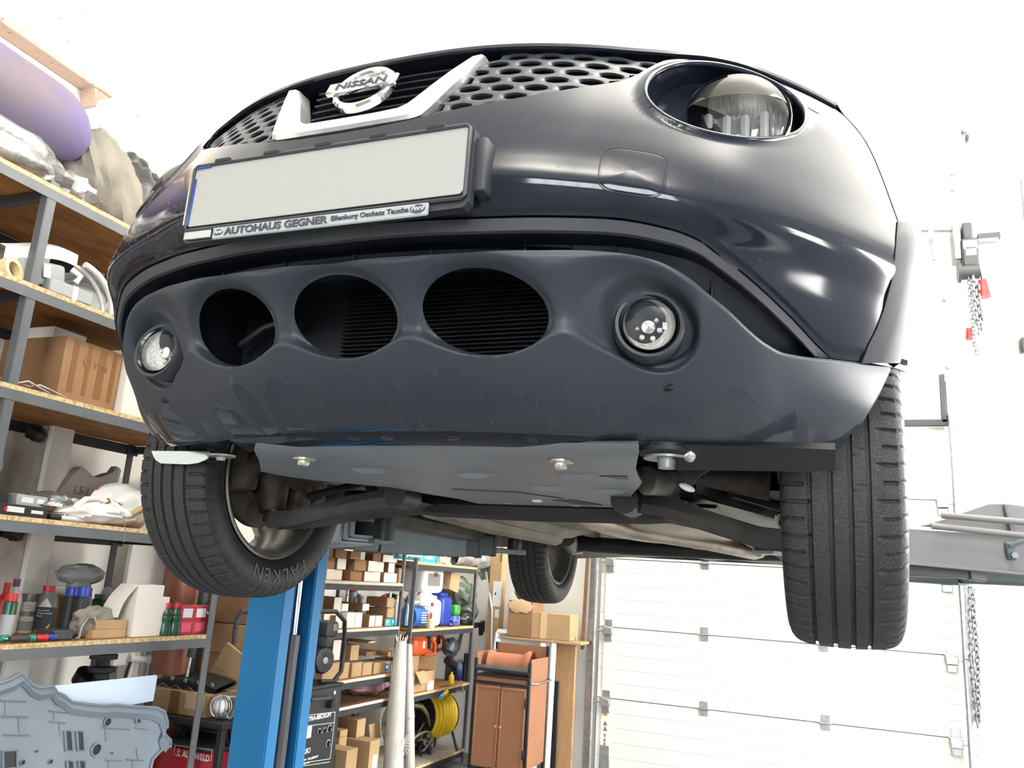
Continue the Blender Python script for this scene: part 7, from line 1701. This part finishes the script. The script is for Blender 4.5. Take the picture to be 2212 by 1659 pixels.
q0, q1 = at_x(1005, 1412, -2.05), at_x(1003, 1475, -2.05); bm = BM(); add_cyl(bm, (-2.05, q1.y, Z), (-2.05, q1.y, at_x(1005, 1412, -2.05).z), .018, n=10); tag(obj('black_rod', bm, M_BLACK), 'black rod standing at the corner end of the chainsaw shelf', 'rod')
bm = BM(); add_tube(bm, [at_x(952, 1482, -2.02), at_x(965, 1478, -2.02), at_x(985, 1485, -2.0), at_x(998, 1478, -2.0), at_x(1000, 1494, -1.985), at_x(985, 1492, -1.98)], .006, 6); tag(obj('loose_cable', bm, M_GREYM), 'grey cable trailing over the edge of the chainsaw shelf', 'cable')
# hose reel and cables below
hr = thing('hose_reel', 'yellow garden hose coiled on a black stand under the chainsaw shelf', 'hose reel', (-2.15, 5.25, 0))
ax0, ax1 = at_x(958, 1548, -2.06), at_x(1010, 1540, -2.06)
c = Vector((-2.18, 5.10, .355)); dr_ = Vector((.38, .92, 0)).normalized(); u, v, w = frame(dr_)
for lay in range(7):
    bm = BM(); o_ = c + dr_ * (-.10 + lay * .033); rr_ = .165 - .006 * abs(lay - 2)
    add_tube(bm, [o_ + u * rr_ * math.cos(t) + v * rr_ * math.sin(t) for t in np.linspace(0, 2 * PI, 40)[:-1]], .016, 10, closed=True); obj('hose_turn', bm, M_YELLOW, hr)
bm = BM(); add_cyl(bm, c - dr_ * .11, c + dr_ * .13, .13, n=28); obj('drum', bm, M_BLKST, hr)
o_ = c + dr_ * .13; bm = BM()
for k in range(6): add_tube(bm, [o_ + (u * math.cos(t) + v * math.sin(t)) * (.03 + .022 * k) for t in np.linspace(0, 2 * PI, 28)[:-1]], .004, 6, closed=True)
g_ = obj('side_ring', bm, M_BLKST, hr); g_['kind'] = 'stuff'
for s_ in (-.13, .14):
    for q in (-.14, .14):
        bm = BM(); add_cyl(bm, c + dr_ * s_, Vector((c.x, c.y, .102)) + dr_ * s_ + Vector((dr_.y, -dr_.x, 0)) * q, .010, n=8); obj('stand_leg', bm, M_BLKST, hr)
bm = BM(); p = at_x(957, 1502, -2.0); add_tube(bm, [p, p + Vector((0, .06, .02)), p + Vector((-.03, .12, .0))], .017, 10); obj('hose_end', bm, M_YELLOW, hr)
bm = BM(); add_cyl(bm, p - Vector((0, .045, .012)), p, .017, n=12); obj('tap_connector', bm, mat('sky_blue_plastic', '#5fa9cf', .4), hr)
cc = thing('cable_coil', 'tangle of black cables on the floor behind the film rolls', 'cable', (-2.2, 4.5, .1))
for k in range(9):
    c = at_x(905 + 3 * (k % 3), 1590 + 6 * k, -2.2 + .02 * (k % 4)); bm = BM(); a0 = rng.random() * 6
    add_tube(bm, [c + Vector((.05 * math.sin(t + a0), (.12 + .02 * math.sin(k)) * math.cos(t), (.10 + .015 * math.cos(2 * k)) * math.sin(t) * .8)) for t in np.linspace(0, 2 * PI, 24)[:-1]], .007 + .002 * (k % 2), 6, closed=True); obj('cable_loop', bm, M_BLACK if k % 3 else M_GREYM, cc)
bm = BM(); lump(bm, (-2.36, at_x(880, 1560, -2.36).y - .15, .30), (.10, .13, .18), .22, 4, 32, 88, flat=.102); tag(obj('clear_sack', bm, M_FILM), 'clear plastic sack in the shade behind the chrome tube hoop', 'sack')

# ------------------------------------------------------------------ brick-red cabinet and things along the back wall
M_TERRA = mat('brick_red_panel', '#96684c', .5, noise=.08, nscale=5)
M_TERRAI = mat('terracotta', '#b8775a', .75, noise=.12, nscale=8)
cab = thing('cabinet', 'brick-red metal cabinet with two doors in a black frame', 'cabinet', (-1.46, 4.85, 0))
x0, x1, y0, y1 = -1.685, -1.275, 4.70, 5.08; zb, zt = .125, .905
M_FR = M_BLKST
bm = BM(); add_box(bm, ((x0 + x1) / 2, (y0 + y1) / 2 + .01, (zb + .735) / 2), (x1 - x0 - .02, y1 - y0 - .03, .735 - zb), bev=.003); obj('carcass', bm, M_TERRA, cab)
for x in (x0, x1):
    for y in (y0, y1):
        bm = BM(); add_box(bm, (x, y, (.02 + (zt - .065 if y == y0 else zt + .03)) / 2), (.022, .022, (zt - .065 if y == y0 else zt + .03) - .02), bev=.003); obj('frame_post', bm, M_FR, cab)
for z in (zb - .012, .682, .728, .765):
    bm = BM(); add_box(bm, ((x0 + x1) / 2, y0 - .004, z), (x1 - x0, .018, .016), bev=.002); obj('frame_rail', bm, M_FR, cab)
for y in (y0, y1):
    bm = BM(); add_box(bm, ((x0 + x1) / 2, (y0 + y1) / 2, .06), (.02, .02, .02)); bm.free()
xm = (x0 + x1) / 2
for a, b_, hx in ((x0 + .014, xm - .003, 1), (xm + .003, x1 - .014, -1)):
    bm = BM(); add_box(bm, ((a + b_) / 2, y0 - .006, (zb + .668) / 2), (b_ - a, .014, .668 - zb - .01), bev=.003); d_ = obj('cabinet_door', bm, M_TERRA, cab)
    bm = BM()
    for c, s_ in ((((a + b_) / 2, y0 - .0145, .650), (b_ - a, .004, .014)), (((a + b_) / 2, y0 - .0145, zb + .014), (b_ - a, .004, .014)), ((a + .008, y0 - .0145, .39), (.014, .004, .50)), ((b_ - .008, y0 - .0145, .39), (.014, .004, .50))): add_box(bm, c, s_, bev=.001)
    obj('door_border', bm, M_TERRA, d_)
    bm = BM(); xk = b_ - .014 if hx > 0 else a + .014; add_lathe(bm, [(.0005, .026), (.010, .024), (.011, .016), (.005, .010), (.005, 0)], Matrix.Translation((xk, y0 - .014, .40)) @ rot(PI / 2, 0, 0), 14); obj('door_knob', bm, M_TERRAI, d_)
for z in (.24, .57):
    bm = BM(); add_box(bm, (x1 - .012, y0 - .018, z), (.012, .014, .06), bev=.002); obj('door_hinge', bm, M_FR, cab)
bm = BM(); add_box(bm, (xm, (y0 + y1) / 2, .772), (x1 - x0, y1 - y0, .008)); obj('tray_floor', bm, M_FR, cab)
bm = BM(); add_box(bm, (xm, y0 + .006, .782), (x1 - x0 - .03, .006, .03)); obj('tray_lip', bm, M_GALVD, cab)
bm = BM(); add_box(bm, (xm, y0 + .0, .706), (x1 - x0 - .03, .008, .03)); obj('pull_out_board', bm, M_TERRA, cab)
bm = BM(); add_box(bm, (xm, y1, .855), (x1 - x0, .006, .15)); add_box(bm, (x0, (y0 + y1) / 2, .83), (.006, y1 - y0, .10)); obj('tray_side', bm, M_TERRA, cab)
bm = BM(); add_box(bm, (x1 + .004, (y0 + y1) / 2, .50), (.006, y1 - y0 - .02, .72), bev=.002); obj('side_panel', bm, M_TERRA, cab)
bm = BM(); add_tube(bm, [(x1 + .01, y0 + .01, .70), (x1 + .05, y0 + .05, .70), (x1 + .05, y1 - .05, .705), (x1 + .01, y1, .705)], .007, 8); obj('side_bar', bm, M_GALVD, cab)
for k in range(7):
    bm = BM(); add_ball(bm, (x1 + .008, y1 - .03, .20 + k * .10), .004, 8); obj('rivet', bm, M_GALV, cab)
rt = thing('ridge_tile', 'terracotta ridge tile lying in the open top of the brick-red cabinet', 'tile', (xm, 4.86, .79))
bm = BM(); G = []
for i in range(20):
    t = i / 19; r = .070 if t < .80 else .070 + .022 * min(1, (t - .80) / .08)
    if t < .06: r = .078
    x = x0 + .045 + .33 * t
    G.append([Vector((x, 4.85 + (r + dd) * math.cos(a), .790 + (r + dd) * math.sin(a) * 1.25)) for dd, rng_ in ((0, np.linspace(0, PI, 18)), (-.012, np.linspace(PI, 0, 18))) for a in rng_])
add_grid(bm, G, cv=True); obj('tile', bm, M_TERRAI, rt)
# white aluminium frames, boards, cartons, long carton
M_ALF = mat('white_aluminium', '#dcdcd8', .35, metal=.25)
af = thing('aluminium_frame', 'white aluminium window frame leaning behind the brick-red cabinet', 'frame', (-1.5, 5.28, 0))
xa, xb, zt2 = -1.795, -1.325, .985
def fr_bar(a, b_, w=.045): 
    bm = BM(); a, b_ = Vector(a), Vector(b_); d = (b_ - a).normalized(); add_cyl(bm, a, b_, w * .6, n=4); obj('frame_bar', bm, M_ALF, af)
fr_bar((xa, 5.34, zt2), (xb, 5.34, zt2)); fr_bar((xb, 5.34, zt2), (xb + .04, 5.20, .03)); fr_bar((xa, 5.34, zt2), (xa, 5.20, .03)); fr_bar((xb - .075, 5.30, zt2 - .05), (xb - .05, 5.16, .03)); fr_bar((xa, 5.32, zt2 - .09), (xb - .06, 5.32, zt2 - .09), .03)
bm = BM(); add_grid(bm, [[Vector((x, y, z)) for y, z in ((5.345, zt2), (5.27, .5))] for x in (xa, xb)]); bmesh.ops.solidify(bm, geom=bm.faces[:], thickness=.004); obj('white_infill', bm, M_ALF, af)
q0, q1 = at_y(1198, 1500, 5.44), at_y(1245, 1374, 5.44)
bm = BM(); add_box(bm, ((at_y(1202, 1372, 5.44).x + q1.x) / 2, 5.46, .50), (q1.x - at_y(1202, 1372, 5.44).x, .04, .99), bev=.003); tag(obj('wooden_board', bm, mat('light_beech', '#b08a62', .55, noise=.2, nscale=8, stretch=(10, 1, 1))), 'light beech board standing on the back wall right of the cabinet', 'board')
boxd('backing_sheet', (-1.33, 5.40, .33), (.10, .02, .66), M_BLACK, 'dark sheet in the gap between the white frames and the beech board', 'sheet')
p0, p1 = at_y(1153, 1372, 5.40), at_y(1241, 1372, 5.40)
boxd('back_shelf', ((p0.x + p1.x) / 2 - .08, 5.45, .955), (.66, .30, .02), M_CARDL, 'narrow board ledge under the two cartons by the back wall', 'shelf')
o = boxd('shipping_carton', ((p0.x + p1.x) / 2 - .01, 5.42, 1.065), (p1.x - p0.x, .22, .195), M_CARDL, 'tan carton beside the rear tyre on the ledge by the back wall'); tape_on(o, ((p0.x + p1.x) / 2 - .06, 5.309, 1.065), (.05, .002, .19), mat('clear_tape', '#d6b48e', .12))
p0, p1 = at_y(1103, 1365, 5.38), at_y(1156, 1365, 5.38)
o = boxd('shipping_carton', ((p0.x + p1.x) / 2, 5.43, 1.105), (p1.x - p0.x, .26, .275), M_CARD, 'taller brown carton with wrinkled tape on the ledge by the back wall')
bm = BM(); lump(bm, ((p0.x + p1.x) / 2, 5.296, 1.20), ((p1.x - p0.x) * .46, .006, .045), .3, 6, 28, 91); obj('wrinkled_tape', bm, mat('clear_tape', '#d6b48e', .12), o)
bm = BM(); lump(bm, ((p0.x + p1.x) / 2 - .02, 5.45, 1.32), (.08, .06, .075), .25, 4, 30, 92, flat=1.2435); tag(obj('grey_bundle', bm, M_SACK), 'grey crumpled bundle on top of the taller brown carton', 'bundle')
lc = thing('long_carton', 'long upright brown carton with white labels in the back corner', 'box', (-1.88, 5.5, 0))
q = [at_y(1066, 1150, 5.46), at_y(1092, 1150, 5.46)]
bm = BM(); add_box(bm, (-1.895, 5.52, .93), (.105, .11, 1.86), bev=.003); obj('carton_body', bm, M_CARDL, lc)
p = at_y(1076, 1283, 5.462); bm = BM(); add_box(bm, (-1.872, 5.4642, p.z), (.075, .001, .20)); l_ = obj('shipping_label', bm, M_LABEL, lc)
bm = BM(); add_box(bm, (-1.885, 5.4635, p.z), (.012, .001, .02)); obj('label_print', bm, M_DKGREY, l_)
p = at_y(1083, 1326, 5.462); bm = BM(); add_box(bm, (-1.862, 5.4642, p.z), (.035, .001, .065)); obj('barcode_label', bm, M_LABEL, lc)
p = at_y(1079, 1190, 5.462); text('carton_lettering', 'Caterama', mat('print_brown', '#6b4a30', .6), lc, (-1.862, 5.4635, p.z + .05), (0, 0, -1), (1, 0, 0), .034, bold=.0006)
bm = BM(); add_cyl(bm, at_y(1050, 1235, 5.50), at_y(1063, 1318, 5.45), .009, n=10); st_ = at_y(1063, 1318, 5.45); add_cyl(bm, st_, (st_.x + .08, 5.40, .005), .009, n=10); tag(obj('white_rod', bm, M_WHITEP), 'thin white rod leaning in the back corner beside the long carton', 'rod')

# ------------------------------------------------------------------ door drive and chains right of the door
dd = thing('door_drive', 'black chain-drive door motor with red emergency pull on the back wall', 'motor', (1.72, 5.5, 3.9))
yw = 5.50
def P(px, py, y=yw): return at_y(px, py, y)
def wbox(name, a, b_, dy, m_, y=yw, par=dd, bev=.01):
    p, q = P(*a, y), P(*b_, y); bm = BM(); add_box(bm, ((p.x + q.x) / 2, y + dy / 2, (p.z + q.z) / 2), (abs(q.x - p.x), dy, abs(q.z - p.z)), bev=bev); return obj(name, bm, m_, par)
wbox('gear_housing', (2056, 485), (2080, 560), .14, M_GALVD); wbox('motor', (2078, 480), (2102, 515), .14, M_DKGREY); bx = wbox('control_box', (2077, 514), (2117, 572), .12, M_DKGREY, y=5.46)
wbox('white_sticker', (2080, 520), (2112, 535), .002, M_LABEL, y=5.457, par=bx, bev=0); wbox('white_sticker', (2086, 535), (2110, 550), .002, M_LABEL, y=5.457, par=bx, bev=0)
c = P(2095, 588, 5.48); bm = BM(); add_cyl(bm, c - Vector((.07, 0, 0)), c + Vector((.06, 0, 0)), .055, n=20); add_cyl(bm, c - Vector((.08, 0, 0)), c - Vector((.06, 0, 0)), .075, n=20); obj('chain_wheel', bm, M_DKGREY, dd)
wbox('mounting_arm', (2112, 504), (2162, 513), .06, M_DKGREY, bev=.003); wbox('mounting_arm', (2112, 515), (2158, 520), .06, M_GALVD, bev=.003)
bm = BM(); add_cyl(bm, P(1990, 497, 5.56), P(2056, 497, 5.56), .02, n=12); obj('torsion_shaft', bm, M_GALV, dd)
wbox('cable_drum', (2004, 492), (2020, 520), .10, M_GALV, bev=.02); wbox('drum_bracket', (2012, 520), (2022, 560), .03, M_GALVD, bev=.003)
bm = BM(); p, q = P(2122, 605, 5.47), P(2127, 642, 5.47); add_cyl(bm, p, q, .028, .045, 12); obj('red_pull', bm, M_RED, dd)
bm = BM(); p, q = P(2093, 710, 5.47), P(2093, 734, 5.47); add_cyl(bm, p, q, .020, .022, 12); obj('red_pull', bm, M_RED, dd)
bm = BM(); add_tube(bm, [P(2113, 570, 5.47), P(2118, 590, 5.47), P(2122, 608, 5.47)], .006, 6); obj('pull_cord', bm, M_BLACK, dd)
def chain(name, pts, n, label, link=.045, r=.006, m_=M_GALVD):
    o = thing(name, label, 'chain', pts[-1]); pts = [Vector(p) for p in pts]; L_ = [0]
    for a, b_ in zip(pts[:-1], pts[1:]): L_.append(L_[-1] + (b_ - a).length)
    me = None; k = 0; s_ = 0.0
    bm = BM(); h = link / 2; w_ = link * .28
    ring = [Vector((w_ * math.cos(t) , 0, (h - w_) * (1 if math.sin(t) > 0 else -1) + w_ * math.sin(t))) for t in np.linspace(0.26, 2 * PI + .26, 13)[:-1]]
    add_tube(bm, ring, r, 5, closed=True); me = bpy.data.meshes.new('chain_link'); bm.to_mesh(me); bm.free(); me.materials.append(m_); me.polygons.foreach_set('use_smooth', [True] * len(me.polygons))
    step = link * .74; N = int(L_[-1] / step)
    for i in range(N):
        s_ = i * step; j = max(q for q in range(len(L_)) if L_[q] <= s_ + 1e-9); j = min(j, len(pts) - 2); t = (s_ - L_[j]) / (L_[j + 1] - L_[j]); c = pts[j].lerp(pts[j + 1], t); d = (pts[j + 1] - pts[j]).normalized()
        ob = bpy.data.objects.new('chain_link', me); COL.objects.link(ob); ob.parent = o; ob.location = c - Vector(o.location)
        ob.rotation_mode = 'QUATERNION'; ob.rotation_quaternion = d.to_track_quat('Z', 'Y') @ Matrix.Rotation(PI / 2 * (i % 2) + .4, 3, 'Z').to_quaternion()
    return o
chain('hand_chain', [P(2093, 602, 5.46), P(2098, 660, 5.46), P(2105, 740, 5.46), P(2114, 772, 5.46)], 0, 'thin steel chain hanging straight down from the door motor', link=.04, r=.005)
chain('hand_chain', [P(2103, 602, 5.45), P(2106, 640, 5.45), P(2112, 690, 5.45), P(2118, 716, 5.45), P(2121, 690, 5.45), P(2114, 650, 5.45), P(2112, 605, 5.45)], 0, 'bunched steel chain hung up under the door motor', link=.05, r=.008)
chain('hand_chain', [P(2096, 1262, 5.47), P(2097, 1330, 5.47), P(2098, 1420, 5.47), P(2108, 1520, 5.47), P(2113, 1565, 5.47), P(2114, 1530, 5.47), P(2112, 1420, 5.47), P(2104, 1330, 5.47), P(2101, 1262, 5.47)], 0, 'long loop of steel chain hanging beside the right door rail', link=.05, r=.006)
bm = BM(); add_tube(bm, [P(2088, 1423, 5.55), P(2100, 1425, 5.50), P(2110, 1424, 5.47)], .007, 6); tag(obj('chain_hook', bm, M_GALV), 'steel hook holding the chain loop beside the right door rail', 'hook')
cl = thing('wall_bracket', 'grey lamp bracket high on the white wall above the door motor', 'bracket', P(2075, 300, 5.6))
for nm, a, b_, m_ in (('plate', (2064, 275), (2078, 300), M_GALV), ('hood', (2078, 276), (2092, 284), M_GALVD), ('catch', (2086, 290), (2094, 300), M_DKGREY)): wbox(nm, a, b_, .06, m_, y=5.59, par=cl, bev=.006)
cl = thing('post_cap', 'grey vertical profile at the right edge of the picture', 'profile', P(2210, 430, 5.6)); wbox('profile', (2205, 383), (2225, 470), .06, M_GALVD, y=5.59, par=cl)
for k, (px, py) in enumerate(((2057, 375), (2059, 408), (2042, 645), (2050, 792))):
    bm = BM(); p = P(px, py, 5.62); add_box(bm, (p.x, 5.63, p.z), (.03, .05, .04), rot(0, .3 * k, 0), bev=.004); tag(obj('cable_clip', bm, M_GALVD), ('upper grey cable clip on the wall beneath the lamp bracket', 'second grey cable clip on the wall beneath the lamp bracket', 'grey cable clip on the wall left of the chains', 'lowest grey cable clip on the wall above the door frame')[k], 'clip')
cv_ = thing('wall_device', 'dark wall device cut by the right edge of the picture', 'device', P(2210, 745, 5.6)); wbox('device_body', (2204, 728), (2230, 758), .08, M_DKGREY, y=5.58, par=cv_)
# right-hand vertical service pipes
bm = BM(); add_cyl(bm, (2.02, 5.62, 0), (2.02, 5.62, 3.2), .012, n=10); tag(obj('conduit', bm, M_WHITEP), 'thin white conduit running up the wall right of the chain loop', 'pipe')
# ------------------------------------------------------------------ white hatchback in the next bay (seen mirrored in the bumper)
M_WCAR = mat('white_car_paint', '#e4e6e8', .2, spec=.5)
wc = thing('parked_car', 'white hatchback parked in the next bay, seen mirrored in the black bumper', 'car', (4.35, -.95, 0))
st = [(-2.85, .45, .62, .72, .60), (-2.70, .30, .78, .86, .74), (-2.2, .22, .92, .88, .80), (-1.75, .20, 1.00, .89, .82), (-1.2, .20, 1.34, .89, .66), (-.6, .20, 1.44, .89, .62), (.1, .20, 1.42, .89, .62), (.55, .22, 1.28, .88, .62), (.78, .28, 1.00, .86, .76), (.90, .36, .90, .82, .76), (.95, .45, .80, .76, .70)]
bm = BM(); G = []
for y, zb, zt, w, wt_ in st:
    zs = min(zt - .03, .90)
    G.append([Vector((4.35 + sx * a, y, z)) for sx, seq in ((1, ((w * .8, zb), (w, zb + .12), (w, zs - .1), (w * .98, zs), (wt_, zt - .04), (wt_ * .8, zt))), (-1, ((wt_ * .8, zt), (wt_, zt - .04), (w * .98, zs), (w, zs - .1), (w, zb + .12), (w * .8, zb)))) for a, z in seq])
V = add_grid(bm, G, cv=True); bm.faces.new(V[0][::-1]); bm.faces.new(V[-1]); obj('body', bm, M_WCAR, wc)
for s in (-1, 1):
    bm = BM(); add_prism(bm, [(-1.45, .93), (-1.05, 1.30), (.05, 1.34), (.50, 1.12), (.55, .95)], (4.35 + s * .80, 0, 0), (0, 1, 0), (0, 0, 1), .05 * s); obj('side_window', bm, M_TINT, wc)
    for y in (-2.05, .25):
        bm = BM(); add_lathe(bm, [(.20, -.10), (.31, -.10), (.325, -.07), (.325, .07), (.31, .10), (.20, .10)], Matrix.Translation((4.35 + s * .80, y, .325)) @ rot(0, PI / 2, 0), 40); t_ = obj('tyre', bm, M_RUBS, wc)
        bm = BM(); add_lathe(bm, [(.20, .07), (.17, .05), (.06, .08), (.0005, .08)], Matrix.Translation((4.35 + s * .80, y, .325)) @ rot(0, s * PI / 2, 0), 24); obj('rim', bm, M_RIMB, t_)
    bm = BM(); add_ball(bm, (4.35 + s * .74, .86, .84), (.14, .07, .08), 14, rot(0, s * .3, 0)); obj('tail_lamp', bm, M_RED, wc)
bm = BM(); add_box(bm, (4.35, .70, 1.12), (1.0, .02, .26), rot(-.5, 0, 0)); obj('rear_window', bm, M_TINT, wc)
bm = BM(); add_box(bm, (4.35, .962, .60), (.50, .01, .11)); obj('number_plate', bm, M_PLATE, wc)
